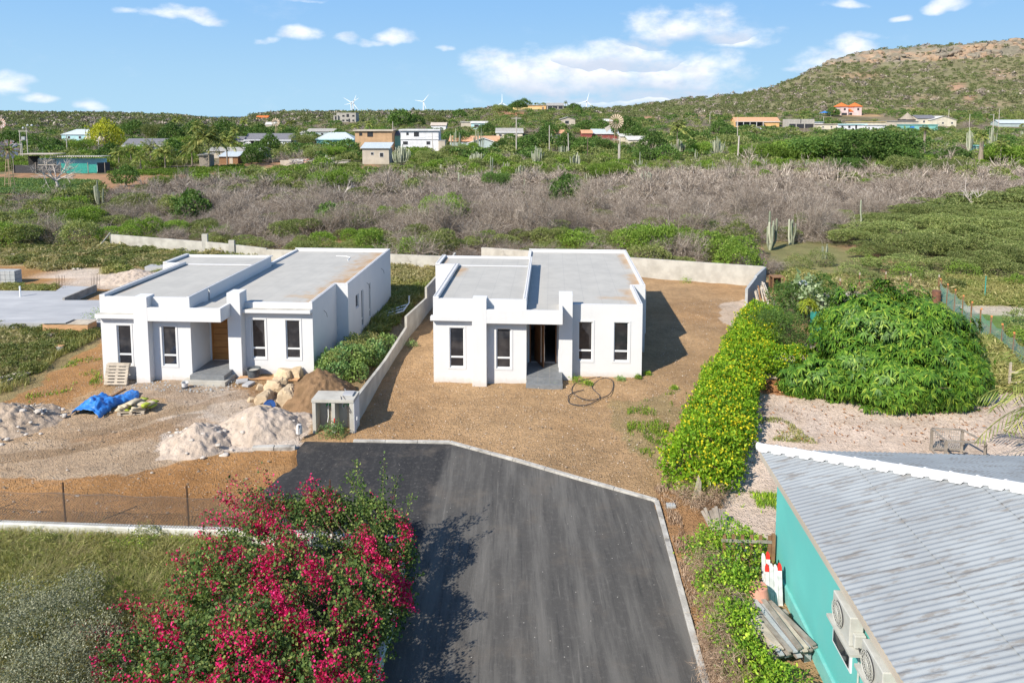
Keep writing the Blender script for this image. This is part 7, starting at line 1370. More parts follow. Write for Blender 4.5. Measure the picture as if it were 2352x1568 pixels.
for i, (px, py, lb) in enumerate(((500, 1215, 'upright green weed at the wall end beside the bougainvillea'), (470, 1290, 'leafy weed clump between grass and bougainvillea'), (90, 1270, 'leafy weed clump in the grass by the wall'), (330, 1255, 'leafy green clump under the low white wall'))):
    g = G(px, py); t = thing('weed_clump', lb, 'weed', (g.x, g.y, 0)); fol('foliage', foliage([(0, 0, .35, .45, .4, .4), (.3, .1, .3, .3, .3, .3)], 900, .055, .5, 20 + i, rough=.5), M['greengrass'], t)
# ---- grass and weeds of the lots behind
TUFT = [merge(foliage([(0, 0, .25, .8, .8, .5)], 130, .5, .17, 950 + i, out=.5, shell=(.1, 1.2), rough=.6), foliage([(0, 0, .2, .7, .7, .4)], 60, .26, .5, 960 + i, shell=(.2, 1.1), rough=.6)) for i in range(4)]
for nm, poly, n, h_, w_, mt, cl, lb in (('dry_grass', [(0, 562), (250, 565), (380, 585), (640, 590), (380, 618), (240, 610), (120, 622), (0, 608)], 13000, .6, .05, 'drygrass', (2.2, .46), 'tall dry grass on the empty lot behind the slab'),
        ('dry_grass', [(0, 555), (250, 560), (640, 585), (380, 625), (330, 645), (230, 625), (120, 612), (0, 602)], 6000, .55, .05, 'greengrass', (2.4, .55, 9), 'greenish weeds scattered in the dry grass lot'),
        ('green_weeds', [(0, 652), (120, 655), (150, 667), (0, 670)], 1500, .35, .04, 'greengrass', None, 'low weeds along the rear edge of the slab'),
        ('green_weeds', [(-40, 752), (100, 752), (225, 765), (232, 775), (130, 825), (60, 890), (-40, 920)], 9000, .34, .03, 'greengrass', (1.3, .45), 'green and straw weeds left of the orange soil slope'),
        ('dry_grass', [(-40, 760), (100, 790), (150, 800), (60, 850), (-40, 870)], 9000, .42, .03, 'drygrass', (1.3, .42, 5), 'dry grass left of the orange soil slope'),
        ('dry_grass', [(895, 600), (1000, 605), (995, 655), (900, 660)], 8000, .6, .05, 'drygrass', (2., .35), 'dry grass strip behind the gap between the houses'),
        ('green_weeds', [(890, 655), (992, 650), (935, 715), (870, 770), (840, 775)], 7000, .5, .04, 'greengrass', (2., .35), 'green weeds in the shade beside the left house'),
        ('green_weeds', [(1800, 620), (2160, 650), (2165, 680), (2000, 700), (1925, 690), (1800, 640)], 7000, .55, .045, 'greengrass', (2., .40), 'weeds behind the mango tree'), ('dry_grass', [(1925, 640), (2160, 650), (2165, 680), (1990, 700), (1925, 690)], 6000, .6, .045, 'drygrass', (2., .45), 'dry grass behind the mango tree'),
        ('green_weeds', [(2170, 640), (2352, 650), (2400, 705), (2215, 700)], 7000, .5, .045, 'greengrass', (2.5, .38), 'weeds around the green fence post'), ('green_weeds', [(2255, 790), (2300, 780), (2400, 870), (2400, 900), (2240, 895), (2235, 830)], 8000, .55, .03, 'greengrass', (1.2, .36), 'tall grass right of the mango tree'),
        ('green_weeds', [(1440, 930), (1550, 900), (1535, 990), (1490, 1060), (1440, 1010)], 1500, .12, .03, 'vine', (.8, .56), 'sparse low weeds in the bare yard of the right house'), ('green_weeds', [(1740, 960), (1800, 960), (1880, 1020), (1740, 1010)], 900, .1, .03, 'greengrass', (.8, .52), 'sparse weeds on the pale gravel'), ('green_weeds', [(1700, 1120), (1800, 1140), (1800, 1210), (1690, 1160)], 900, .12, .03, 'vine', (.7, .5), 'trailing weeds on the gravel by the teal house'),
        ('green_weeds', [(240, 790), (235, 880), (150, 925), (30, 930), (100, 850)], 500, .12, .04, 'vine', (1.0, .66), 'few low weeds on the orange soil slope'), ('dry_grass', [(1500, 1120), (1545, 1110), (1650, 1568), (1625, 1568), (1525, 1160)], 2500, .12, .02, 'dryvine', (.5, .45), 'dry litter strip between kerb and hedge')):
    gp_ = poly_points(poly, n, rnd(len(poly) * 7 + n), clump=cl); 
    if len(gp_) and h_ >= .35:
        gp_ = gp_[:len(gp_) // 13]; k_ = .6 + 1.5 * fbm(gp_[:, 0], gp_[:, 1], 2.0, 2, 44) * rnd(n).random(len(gp_)); tag(bake(nm, TUFT, gp_, h_ * k_ * 1.05, h_ * k_ * .95, M[mt], n), lb, 'grass', None, 'stuff')
    elif len(gp_): tag(grass(nm, gp_, h_, w_, M[mt], n, .8), lb, 'grass', None, 'stuff')
gp_ = poly_points([(-40, 752), (225, 765), (215, 785), (110, 825), (50, 880), (-40, 900)], 90, rnd(303)); tag(bake('weed_tufts', GREEN_V, gp_, .3 + .4 * rnd(1).random(90), .3 + .3 * rnd(2).random(90), M['scrubleaf'], 6), 'leafy weed clumps left of the orange soil slope', 'weeds', None, 'stuff')
gp_ = poly_points([(0, 560), (640, 585), (380, 620), (120, 612), (0, 605)], 260, rnd(304)); tag(bake('weed_tufts', GREEN_V, gp_, .4 + .7 * rnd(1).random(260), .3 + .4 * rnd(2).random(260), M['scrubleaf'], 6), 'leafy weed clumps on the grassy lot behind the slab', 'weeds', None, 'stuff')
def lump(name, label, blobs, n, size, asp, mat, seed, cat='bush', root=None, out=.6, droop=0., br='trunk', r0=.05, loc=None, **k):
    o = np.array([np.mean([b_[0] for b_ in blobs]), np.mean([b_[1] for b_ in blobs]), 0.]) if loc is None else np.array(loc); rel = [tuple(np.array(b_[:3]) - o) + tuple(b_[3:]) for b_ in blobs]
    t = thing(name, label, cat, tuple(o)); fol('foliage', foliage(rel, n, size, asp, seed, out, droop, **k), M[mat], t); stems(rel, (0, 0, 0), r0, seed, 6, br, t); return t
# weed thicket between the left house and the divider wall
lump('weed_thicket', 'dense blue-green weed thicket between the left house and the divider wall', [GB(770, 850, .5, .9, .7), GB(815, 855, .4, .7, .6), GB(800, 825, .8, 1.1, .8), GB(850, 815, .6, .9, .7), GB(760, 830, .6, .8, .7), GB(880, 790, .4, .8, .6), GB(830, 790, .5, 1.0, .6)], 9000, .14, .6, 'weedleaf', 61, 'weeds', rough=.5)
lump('weed_thicket', 'yellow-green weeds on top of the thicket beside the left house', [GB(815, 800, 1.1, .8, .6), GB(850, 785, .9, .7, .5), GB(775, 820, 1.1, .5, .4)], 3500, .10, .3, 'greengrass', 62, 'weeds', rough=.5, shell=(.5, 1.2))
for i, (px, py, r_, lb) in enumerate(((1272, 885, .28, 'low green weed right of the porch step'), (1325, 880, .35, 'wispy weed before the right pillar of the right house'), (1350, 885, .25, 'small weed inside the cable loops'), (1425, 875, .25, 'small weed before the last window of the right house'), (1487, 862, .22, 'small weed at the right front corner of the right house'), (1548, 895, .2, 'lone small weed in the yard right of the right house'), (945, 795, .35, 'bright weed at the foot of the divider wall'), (1575, 650, .45, 'spiky weed tuft at the foot of the rear wall'), (1466, 870, .2, 'tiny weed left of the house corner'), (765, 1003, .55, 'bright green grass tuft growing out of the right niche of the meter cabinet'), (230, 745, .9, 'bushy weed at the left corner of the left house'))):
    g = G(px, py); t = thing('weed', lb, 'weed', (g.x, g.y, 0)); fol('foliage', foliage([(0, 0, r_ * .5, r_, r_ * .8, r_ * .7), (r_ * .4, 0, r_ * .3, r_ * .6, r_ * .6, r_ * .5)], 260 if r_ < .5 else 900, .09, .35, 700 + i, rough=.6, shell=(.2, 1.2)), M['vine' if i % 3 else 'weedleaf'], t)
# ---- yellow-flowering hedge, L shaped
HB = []; path = [G(1598, 1055, 1.0), G(1625, 975, 1.1), G(1655, 900, 1.1), G(1685, 835, 1.1), G(1705, 785, 1.1), G(1730, 735, 1.1), G(1752, 712, .9)]
for i in range(len(path) - 1):
    for k_ in range(3): q_ = path[i].lerp(path[i + 1], k_ / 3); w_ = .95 + .3 * (1 - i / 6) + random.uniform(-.1, .1); HB.append((q_.x + random.uniform(-.15, .15), q_.y, .8, w_, w_, .95 + random.uniform(-.1, .15))); HB.append((q_.x + .75, q_.y - .1, .65, .95, .9, .75))
for u in np.linspace(0, 1, 6): q_ = G(1745, 815, .8).lerp(G(1868, 838, .7), u); HB.append((q_.x, q_.y, .7, .95, .9, .85))
HB.append(GB(1600, 1100, .6, .7)); HB.append(GB(1630, 1090, .7, .8)); HB.append(GB(1770, 740, .7, .9)); HB.append(GB(1700, 960, .6, .8)); HB.append(GB(1690, 1000, .5, .8))
ho = np.array((9.5, 32., 0)); rel = [tuple(np.array(b_[:3]) - ho) + tuple(b_[3:6]) for b_ in HB]; t = thing('flowering_hedge', 'L-shaped bright green hedge covered with yellow flowers', 'hedge', tuple(ho)); rng = rnd(41)
p, nn = blob_points(rel, 52000, rng, shell=(.7, 1.08), rough=.35, zmin=.03, keep=.68); lv = leaf_arrays(p, nn * .5 + rng.normal(size=p.shape) * .6, .135, .55, rng, .05); fol('foliage', lv, M['hedgeleaf'], t)
s = rng.random(len(p)) < np.where(nn[:, 2] > -.1, .075, .02) * np.clip((fbm(p[:, 0], p[:, 1], 1.1, 3, 4) - .3) * 5, .3, 2.); fp = np.repeat(p[s] + nn[s] * .06, 3, 0); fol('flowers', leaf_arrays(fp + rng.normal(size=fp.shape) * .012, rng.normal(size=fp.shape) + np.repeat(nn[s], 3, 0) * .6, .085, .8, rng), M['hedgeflower'], t); stems(rel[::3], (0, 0, .3), .03, 7, 2, 'trunk', t) if False else None
lump('dry_vine', 'tangle of dry brown vine under the near end of the flowering hedge', [GB(1575, 1135, .35, .55, .4), GB(1610, 1150, .4, .6, .4), GB(1640, 1135, .4, .5, .4)], 3500, .16, .06, 'dryvine', 43, 'vine', shell=(.2, 1.1), rough=.6)
# ---- mango tree: rosettes of long drooping leaves over a domed crown
MBb = [(19.9, 35.6, 2.3, 3.1, 2.9, 2.6), (21.6, 35.0, 2.3, 2.1, 2.2, 2.1), (18.3, 36.2, 2.5, 1.8, 1.8, 2.0), (17.9, 34.4, 1.3, 2.1, 1.8, 1.7), (19.2, 32.9, 1.1, 2.6, 1.7, 1.5), (21.6, 33.8, 1.3, 1.9, 1.7, 1.8), (15.9, 34.0, .8, 1.6, 1.2, 1.05), (14.6, 34.3, .55, 1.1, .9, .8), (20.6, 37.0, 2.4, 2.2, 1.7, 2.2), (18.2, 32.7, .7, 1.3, 1., .9), (20.6, 32.6, .8, 1.3, 1., .9), (22.6, 35.3, 1.6, 1.3, 1.6, 1.5)]
mo = np.array((19.8, 35.6, 0.)); rel = [tuple(np.array(b_[:3]) - mo) + b_[3:] for b_ in MBb]; t = thing('mango_tree', 'dome-shaped mango tree with long drooping leaves on the gravel', 'tree', tuple(mo)); rng = rnd(55)
def rosettes(blobs, n, k, L, W, rng, mat_ratio=.0, shell=(.86, 1.04), rough=.3, rmul=.3):
    p, nn = blob_points(blobs, n, rng, shell=shell, rough=rough, zmin=.05, keep=.80); P_ = np.repeat(p, k, 0); N_ = np.repeat(nn, k, 0); r = unit(rng.normal(size=P_.shape)); r = unit(r - N_ * (r * N_).sum(1, keepdims=True)); el = rng.random(len(P_))[:, None]; d = unit(r + N_ * (.55 * el) + np.array([0, 0, -.25]))
    Lk = L * (.7 + .5 * rng.random(len(P_)))[:, None]; s = unit(np.cross(d, N_)) * W * .5; a = P_; m1 = P_ + d * Lk * .4; m2 = P_ + d * Lk * .75 + np.array([0, 0, -.12]) * Lk; tip = P_ + d * Lk + np.array([0, 0, -.38]) * Lk
    V = np.stack([a - s * .25, a + s * .25, m1 + s, m1 - s, m2 + s * .8, m2 - s * .8, tip + s * .05, tip - s * .05], 1).reshape(-1, 3); i = (np.arange(len(P_)) * 8)[:, None]; return V, np.concatenate([i + np.array([[0, 1, 2, 3]]), i + np.array([[3, 2, 4, 5]]), i + np.array([[5, 4, 6, 7]])]), p
Va, Qa, _ = rosettes(rel, 4600, 11, .30, .068, rng, rough=.6); fol('foliage', (Va, Qa), M['mango'], t); Va, Qa, _ = rosettes(rel, 2600, 8, .30, .07, rnd(58), shell=(.55, .85)); fol('inner_foliage', (Va, Qa), M['mango'], t)
yp = [(17.6, 33.8, 2.2, .28, .28, .2), (19.6, 36., 4.7, .35, .35, .25), (20.2, 35., 3.9, .25, .25, .2), (16.0, 36.9, 3.9, .4, .3, .25), (19.5, 33., 2.5, .3, .3, .2), (15.8, 33.8, 1.2, .2, .2, .2), (20.8, 33.2, 1.8, .3, .3, .2)]
Va, Qa, _ = rosettes([tuple(np.array(b_[:3]) - mo) + b_[3:] for b_ in yp], 60, 9, .32, .06, rnd(56)); fol('young_leaves', (Va, Qa), M['mangoyoung'], t)
tr = MB(); tr.tube([(0, 0, -.2), (.1, 0, .8), (-.1, .2, 1.8)], [.28, .22, .16], 10); tr.build('trunk', M['trunk'], t); stems(rel, (0, .1, 1.), .1, 9, 10, 'trunk', t)
# mulch of fallen leaves
gp_ = poly_points([(1740, 878), (1862, 876), (1872, 905), (1840, 912), (1745, 895)], 3500, rnd(71), .07); o = fol('leaf_litter', leaf_arrays(gp_, rnd(72).normal(size=gp_.shape) * np.array([1, 1, .25]), .17, .28, rnd(73)), M['litter']); tag(o, 'orange-brown carpet of fallen mango leaves by the hedge', 'leaf litter', None, 'stuff')
gp_ = poly_points([(1730, 900), (2060, 960), (2350, 930), (2350, 1030), (1760, 1020), (1690, 1150), (1660, 1100)], 420, rnd(74), .07); o = fol('leaf_litter', leaf_arrays(gp_, rnd(75).normal(size=gp_.shape) * np.array([1, 1, .25]), .16, .3, rnd(76)), M['litter']); tag(o, 'single dry leaves scattered on the pale gravel', 'leaf litter', None, 'stuff')
# ---- bushes round the small yard behind the hedge
lump('feathery_bush', 'dark green feathery bush between the hedge and the teal tarp', [GB(1785, 752, 1.2, 1.6, 1.2), GB(1765, 748, .9, 1.3, 1.), GB(1815, 765, .8, 1.0, .9)], 9000, .15, .22, 'treeleaf', 81, rough=.5, shell=(.5, 1.15))
lump('dark_bush', 'dark green bush above the teal tarp', [GB(1835, 690, 1.6, 1.5, 1.2), GB(1880, 690, 1.6, 1.4, 1.1), GB(1800, 680, 1.3, 1.1, 1.), GB(1890, 660, 1.9, 1., .9)], 7000, .16, .45, 'treeleaf', 83, rough=.5)
lump('milkweed_shrub', 'shrub with pale broad leaves growing among the dark bush', [GB(1848, 668, 2.2, .9, 1.2), GB(1860, 690, 1.9, .7, .8), GB(1885, 705, 1.5, .6, .5)], 420, .34, .62, 'seagrape', 85, rough=.5, shell=(.8, 1.15))
lump('climbing_bush', 'leafy climber beside the leaning ladder sticks', [GB(1932, 770, .8, .4, .7), GB(1938, 795, .6, .4, .6)], 1200, .13, .5, 'feather', 87, rough=.5)
# weeds and scrub behind the mango
for i, (px, py, r_) in enumerate(((1990, 655, 1.1), (2080, 648, 1.3), (2130, 655, 1.2), (1950, 640, 1.2), (2210, 640, 1.3), (2300, 640, 1.2), (2190, 665, .8), (2340, 660, .9), (1830, 620, 1.2), (1880, 610, 1.3), (2000, 610, .8), (2100, 618, 1.3), (2350, 750, 1.1), (2345, 800, 1.0), (2330, 770, .6))):
    g = G(px, py); lump('wild_shrub', ['low wild green shrub in the weeds behind the mango tree', 'low wild shrub beyond the net fence on the right'][px > 2160], [(g.x, g.y, r_ * .5, r_, r_, r_ * .7), (g.x + r_ * .6, g.y, r_ * .4, r_ * .6, r_ * .6, r_ * .5)], 1600, .13, .4, ['feather', 'limeleaf', 'scrubleaf'][i % 3], 900 + i, rough=.5)['group'] = 'wild shrubs around the mango tree yard'
# ---- vine hedge in the right foreground
VB = [GB(1640, 1265, .55, .8, .6), GB(1695, 1265, .6, .85, .75), GB(1730, 1275, .5, .55, .55), GB(1650, 1350, .5, .7, .6), GB(1695, 1350, .6, .62, .65), GB(1680, 1440, .5, .7, .6), GB(1705, 1420, .4, .45, .45), GB(1720, 1530, .45, .75, .5), GB(1790, 1570, .35, .6, .45), GB(1760, 1640, .4, .8, .5), GB(1840, 1660, .3, .6, .4)]
t = lump('vine_hedge', 'leafy green vine hedge scrambling along the kerb towards the teal house', VB, 17000, .085, .62, 'vine', 91, 'hedge', rough=.55, shell=(.5, 1.15), keep=.6)
lump('dry_vine', 'mass of dry brown stems on the road side of the vine hedge', [GB(1630, 1310, .55, .6, .5), GB(1618, 1260, .4, .45, .4), GB(1655, 1400, .45, .6, .5), GB(1650, 1470, .4, .55, .45), GB(1670, 1540, .45, .65, .5), GB(1690, 1640, .4, .6, .5)], 15000, .22, .035, 'dryvine', 93, 'vine', rough=.6, shell=(.4, 1.2), droop=.6)
# ---- things of the small yard
def gthing(name, label, cat, px, py, rz=0): g = G(px, py); return thing(name, label, cat, (g.x, g.y, 0), rz)
t = gthing('tarp_screen', 'teal tarpaulin screen stretched between bushes in the small yard', 'screen', 1859, 786, -.05); q = MB(); q.box(0, 1.65, 0, .03, 0, 1.95); q.build('tarp', M['greennet'], t); q = MB(); q.box(1.62, 1.7, -.05, .08, 0, 2.2); q.build('post', M['wood'], t)
t = gthing('stick_frame', 'leaning frame of thin brown sticks in front of the teal tarpaulin', 'sticks', 1880, 815); 
for a, b_ in (((0, 0, 0), (.9, .3, 1.7)), ((.5, 0, 0), (1.0, .3, 1.7)), ((.85, 0, 0), (1.05, .2, 1.9)), ((.8, .3, 1.65), (1.7, .3, 1.7))): q = MB(); q.bar(a, b_, .05); q.build('stick', M['woodbrown'], t)
t = gthing('goat_shed', 'low board shed with grey tin wall left behind the mango tree', 'shed', 1912, 745, -.05); q = MB(); q.box(0, 2.6, .4, 2.4, 0, 1.5); q.build('wall', M['block'], t)
for i in range(6): q = MB(); q.box(-.1 + rr.uniform(-.1, .1), 2.9 + rr.uniform(-.3, .3), .2 + i * .4, .35 + i * .4, 1.5 + i * .03, 1.55 + i * .03); q.build('roof_board', M['pallet' if i % 2 else 'deadwood'], t)
t = gthing('leaning_planks', 'bundle of loose planks leaning on the grey block wall', 'planks', 1748, 705)
for i in range(14): q = MB(); q.bar((i * .11 - .3 + rr.uniform(-.05, .05), -.2 - rr.random() * .6, 0), (-.1 + i * .07 + rr.uniform(-.2, .2), .6 + i * .1, 1.1 + rr.uniform(-.2, .5)), .1, .04); q.build('plank', M[['pallet', 'wood', 'woodbrown', 'deadwood'][i % 4]], t)
t = gthing('rusty_crate', 'rusty square wire crate standing behind the grey block wall', 'crate', 1774, 672)
for x in (0, .9):
    for y in (0, .8): q = MB(); q.box(x, x + .07, y, y + .07, 0, 1.2); q.build('upright', M['woodbrown'], t)
q = MB(); q.box(0, .97, 0, .87, 1.2, 1.26); q.build('top', M['woodbrown'], t); q = MB(); q.box(.07, .9, .82, .84, .05, 1.15); q.build('back_panel', M['rust'], t)
t = gthing('blue_bowl', 'pale blue plastic bowl resting on top of the dark bush', 'bowl', 1850, 640); t.location = D(1845, 650, 47) ; q = MB(); q.lathe([(.3, -.12), (.33, 0), (.3, .1), (.15, .18), (.01, .2)], (0, 0, 0), 16); q.build('bowl_body', M['r_metal'], t)
t = gthing('rusty_barrel', 'rusty oil barrel beside the start of the net fence', 'barrel', 2150, 694); q = MB(); q.lathe([(.3, 0), (.32, .02), (.3, .3), (.32, .32), (.3, .34), (.3, .6), (.32, .62), (.3, .64), (.3, .9), (.28, .88)], (0, 0, 0), 18); q.build('barrel_body', pbr('rust_barrel', (.22, .10, .06), (.14, .07, .05), 4), t)
# net fence on the right with orange-tipped stakes
fa = G(2158, 688); fb = G(2420, 905); nf = thing('net_fence', 'green-grey net fence with orange-tipped stakes running down to the right edge', 'fence', (fa.x, fa.y, 0)); Lf = Vector((fb.x - fa.x, fb.y - fa.y, 0)); nst = 11
M['orangetip'] = pbr('orange_paint', (.7, .28, .10), rough=.7); M['netgreen'] = pbr('net_strings', (.14, .34, .30), (.22, .30, .30), 3, .8)
for i in range(nst + 1):
    u = i / nst; p_ = Lf * u; q = MB(); q.bar((p_.x, p_.y, -.1), (p_.x + rr.uniform(-.08, .08), p_.y, 1.55), .07); s_ = q.build('stake', M['woodbrown'], nf); q = MB(); q.bar((p_.x, p_.y, 1.553), (p_.x + .01, p_.y, 1.66), .075); q.build('painted_tip', M['orangetip'], s_)
V = []; Q = []; LN = Lf.length; dx, dy = Lf.x / LN, Lf.y / LN
def ntop(s): return 1.35 - .22 * math.sin(math.pi * ((s / LN * nst) % 1)) 
nw = .006
for z in np.arange(0, 1.01, .07):
    prev = None
    for s in np.arange(0, LN, .2):
        pt = (dx * s, dy * s, z * ntop(s) + .02)
        if prev: n = len(V); V += [(prev[0], prev[1], prev[2] - nw), (prev[0], prev[1], prev[2] + nw), (pt[0], pt[1], pt[2] + nw), (pt[0], pt[1], pt[2] - nw)]; Q.append((n, n + 1, n + 2, n + 3))
        prev = pt
for s in np.arange(0, LN, .08): n = len(V); zt_ = ntop(s); V += [(dx * s - nw, dy * s, .02), (dx * s + nw, dy * s, .02), (dx * s + nw, dy * s, zt_), (dx * s - nw, dy * s, zt_)]; Q.append((n, n + 1, n + 2, n + 3))
obj('netting', np_mesh('netting', V, Q, M['netgreen']), nf)
t = gthing('paddock_gate', 'weathered rail gate and post at the right edge behind the mango tree', 'gate', 2317, 897)
for x in (0, 1.5): q = MB(); q.bar((x, 0, 0), (x, 0, 1.5), .09); q.build('post', M['pallet'], t)
for z in (.45, 1.0): q = MB(); q.bar((0, -.06, z), (1.6, -.06, z), .1, .05, (0, 1, 0)); q.build('rail', M['pallet'], t)
for i, (px, py) in enumerate(((1928, 665), (1973, 650), (2033, 648), (2090, 652), (2155, 655))): t = gthing('stake', ['short brown wooden stake with pale tip behind the mango tree, leftmost', 'second stake from the left behind the mango tree', 'third stake from the left behind the mango tree', 'fourth stake from the left behind the mango tree', 'rightmost stake behind the mango tree, near the barrel'][i], 'stake', px, py + 18); q = MB(); q.bar((0, 0, 0), (0, 0, 1.3), .07); q.build('shaft', M['woodbrown'], t); q = MB(); q.bar((0, 0, 1.302), (0, 0, 1.5), .075); q.build('painted_tip', M['pallet'], t)
t = gthing('shelter', 'grey board pen side showing right of the mango crown', 'pen', 2228, 872); q = MB(); q.box(0, .5, 0, .6, 0, 1.6); q.build('side', M['wood'], t); q = MB(); q.box(-.05, .75, -.05, .65, 1.6, 1.68); q.build('top', M['conc'], t); q = MB(); q.box(.6, .7, 0, .1, 0, 1.6); q.build('post', M['pallet'], t)
# ---- palms
def frond(rng, L, droop, up0, n=26, w=.34, wind=0., wide=1.):
    """one feather frond: rachis points + leaflets; grows along +x"""
    u = np.linspace(0, 1, n); x = L * (u * math.cos(up0) * (1 - .12 * u)); z = L * (u * math.sin(up0) - droop * u ** 2.1); y = wind * u ** 2 * L
    P_ = np.stack([x, y, z], 1); T = unit(np.gradient(P_, axis=0)); side = unit(np.cross(T, np.array([0, 0, 1.]))); A = []; B_ = []; W_ = []
    for s in (-1, 1):
        for k in range(2, n): ll = w * L * math.sin(math.pi * min(1, .12 + .88 * u[k])) ** .6 * (.8 + .3 * rng.random()); A.append(P_[k]); B_.append(P_[k] + unit(side[k] * s * 1. + T[k] * .55 + np.array([0, 0, -.55 - .3 * rng.random()])) * ll + np.array([0, wind * ll * .6, 0])); 
    A = np.array(A); B_ = np.array(B_); nrm = unit(np.cross(B_ - A, rng.normal(size=A.shape) * .35 + np.array([0, 0, 1]))); m_ = A * .55 + B_ * .45; wd = .022 * L * .35 * wide
    V = np.stack([A - nrm * wd * .5, m_ - nrm * wd, B_, m_ + nrm * wd], 1).reshape(-1, 3); Q = np.arange(len(V)).reshape(-1, 4); V2, Q2 = seg_tubes(P_[:-1], P_[1:], .02 * L * .3, .015 * L * .3, 3); return merge((V, Q), (V2, Q2))
def palm(label, px, base_py, crown_py, Y, L, n=18, seed=1, wind=(-.0, 0), trunk=True, lean=.0, rt=.16, name='palm_tree', mat='palmleaf', group=None, zb=None):
    c = D(px, crown_py, Y); zb = zg(c.x, Y) if zb is None else zb; t = thing(name, label, 'palm', (c.x, Y, zb), 0, group); rng = rnd(seed); hh = c.z - zb; parts = []
    for i in range(n):
        up = R(75) - (i / n) * R(85); dr = .25 + .5 * (i / n) + .1 * rng.random(); v, q_ = frond(rng, L * (.85 + .25 * rng.random()), dr, up, 20, wide=max(1., min(4., Y / 60))); a = i * 2.4 + rng.random() * .4; ca_, sa_ = math.cos(a), math.sin(a); v = np.stack([v[:, 0] * ca_ - v[:, 1] * sa_, v[:, 0] * sa_ + v[:, 1] * ca_, v[:, 2]], 1); rr_ = np.linalg.norm(v, axis=1); v[:, 0] += wind[0] * (rr_ / L) ** 1.6 * L; v[:, 2] += wind[1] * (rr_ / L) ** 1.6 * L; v += np.array([lean, 0, hh]); parts.append((v, q_))
    fol('fronds', merge(*parts), M[mat], t)
    if trunk: q = MB(); q.tube([(0, 0, -.4), (lean * .3, 0, hh * .5), (lean * .8, 0, hh * .85), (lean, 0, hh)], [rt * 1.5, rt, rt * .9, rt], 9); q.build('trunk', M['palmtrunk'], t)
    return t
palm('tallest coconut palm, windblown, in front of the farm shack', 478, 388, 318, 186, 6.2, 26, 1, (-.12, 0), rt=.2)
palm('coconut palm crown just right of the tallest palm', 520, 385, 322, 200, 4.6, 20, 2, (.15, 0)); palm('low palm left of the tallest palm', 440, 385, 338, 190, 4.4, 18, 3, (-.1, 0)); palm('upright young palm by the long dark-roofed house', 345, 380, 340, 190, 4.0, 16, 4, (-.15, .1)); palm('drooping palm between the farm enclosure and the tallest palm', 378, 385, 348, 183, 4.3, 20, 5, (-.1, 0)); palm('short palm beside the farm enclosure', 272, 385, 352, 190, 3.6, 16, 6); palm('small palm under the yellow tree', 300, 380, 345, 195, 3.4, 14, 7)
palm('low palm right of the short palm by the farm enclosure', 322, 385, 362, 180, 3.0, 14, 8); palm('palm rising behind the tallest palm', 455, 330, 292, 260, 4.6, 16, 9); palm('distant palm above the tallest palm', 408, 310, 276, 330, 4.5, 16, 10); palm('distant palm left of the distant orange villa', 562, 310, 280, 380, 4.5, 16, 11); palm('distant palm beside the wind pump behind the porch house', 666, 300, 282, 350, 4., 14, 12)
palm('windblown palm left of the big cactus on the right slope', 1556, 345, 292, 225, 4.6, 20, 13, (.2, 0)); palm('small yellowish palm behind the tan two-storey house', 818, 305, 290, 300, 3.4, 14, 14); palm('palm behind the pinkish roofed bungalow', 848, 300, 286, 310, 3.2, 14, 15); palm('shaggy fan palm with thick trunk standing before the pale green hut', 2256, 372, 312, 190, 2.6, 22, 16, (-.1, 0), rt=.55); palm('thin fan palm with a shaggy skirt left of the pale trunked one', 2125, 345, 297, 220, 2.5, 20, 17, (0, 0), rt=.4); palm('small palm in the light green trees at the right edge', 2300, 350, 330, 185, 2.8, 14, 18); palm('slender palm on the hilltop right of the grey hilltop house', 1299, 250, 236, 490, 2.4, 14, 19); palm('palm left of the white porch house wing', 540, 330, 300, 290, 3.8, 16, 20)
palm('green palm reaching in from the right edge over the gravel', 2440, 1000, 930, 25, 3.4, 26, 30, (0, 0), rt=.14, zb=0.)
# ---- columnar cacti
def cactus(label, px, base_py, top_py, wpx, n, seed, Y=None, group=None, spread=1.):
    Y = Y or G(px, base_py).y; Y = min(Y, 330); g = D(px, base_py, Y); zb = zg(g.x, Y); hh = D(px, top_py, Y).z - zb; W_ = wpx / F * Y / 2; t = thing('columnar_cactus', label, 'cactus', (g.x, Y, zb), 0, group); rng = rnd(seed); r = np.clip(hh * .028, .07, .13)
    A = MB(); 
    for i in range(n):
        a = rng.random() * 6.28; q_ = rng.random() ** .6; x = math.cos(a) * W_ * q_; y = math.sin(a) * W_ * q_ * .6; h_ = hh * (1 - .3 * rng.random() * (n > 1) - .25 * q_ * (n > 3)); x0 = x * (.2 if n > 5 else .6)
        q = MB(); q.tube([(x0, y * .3, 0 if n < 12 else hh * .1 * q_), (x * .75 + (rng.random() - .5) * .3, y * .8, h_ * .3), (x * .95, y, h_ * .6), (x * 1.02, y, h_ * .96), (x * 1.02, y, h_)], [r * .9, r, r * 1.02, r * .9, r * .35], 6)
        A.v, A.f = (A.v + q.v, A.f + [tuple(i_ + len(A.v) for i_ in f) for f in q.f])
    A.build('stems', M['cactus'], t); return t
for i, (px, by, ty, w_, n, lb) in enumerate(CAC): cactus(lb, px, by, ty, w_, n, 300 + i, Y=(250 if by < 310 else None))
for i, (px, ty, by) in enumerate([(1718, 372, 390), (1724, 376, 390), (1731, 378, 390), (1736, 368, 390), (1742, 376, 388), (1752, 366, 389), (1760, 365, 384), (1766, 370, 384), (1782, 365, 382), (1788, 372, 382), (1795, 361, 382), (1815, 375, 385), (1828, 373, 386), (1835, 371, 386), (1851, 367, 390), (1855, 366, 388), (1609, 374, 390), (1636, 371, 391), (1627, 378, 391), (1663, 370, 382)]):
    cactus('slim single cactus column in the sparse row above the grey thicket', px, by + 6, ty, 1, 1, 500 + i, group='slim cactus columns in a row above the grey thicket')
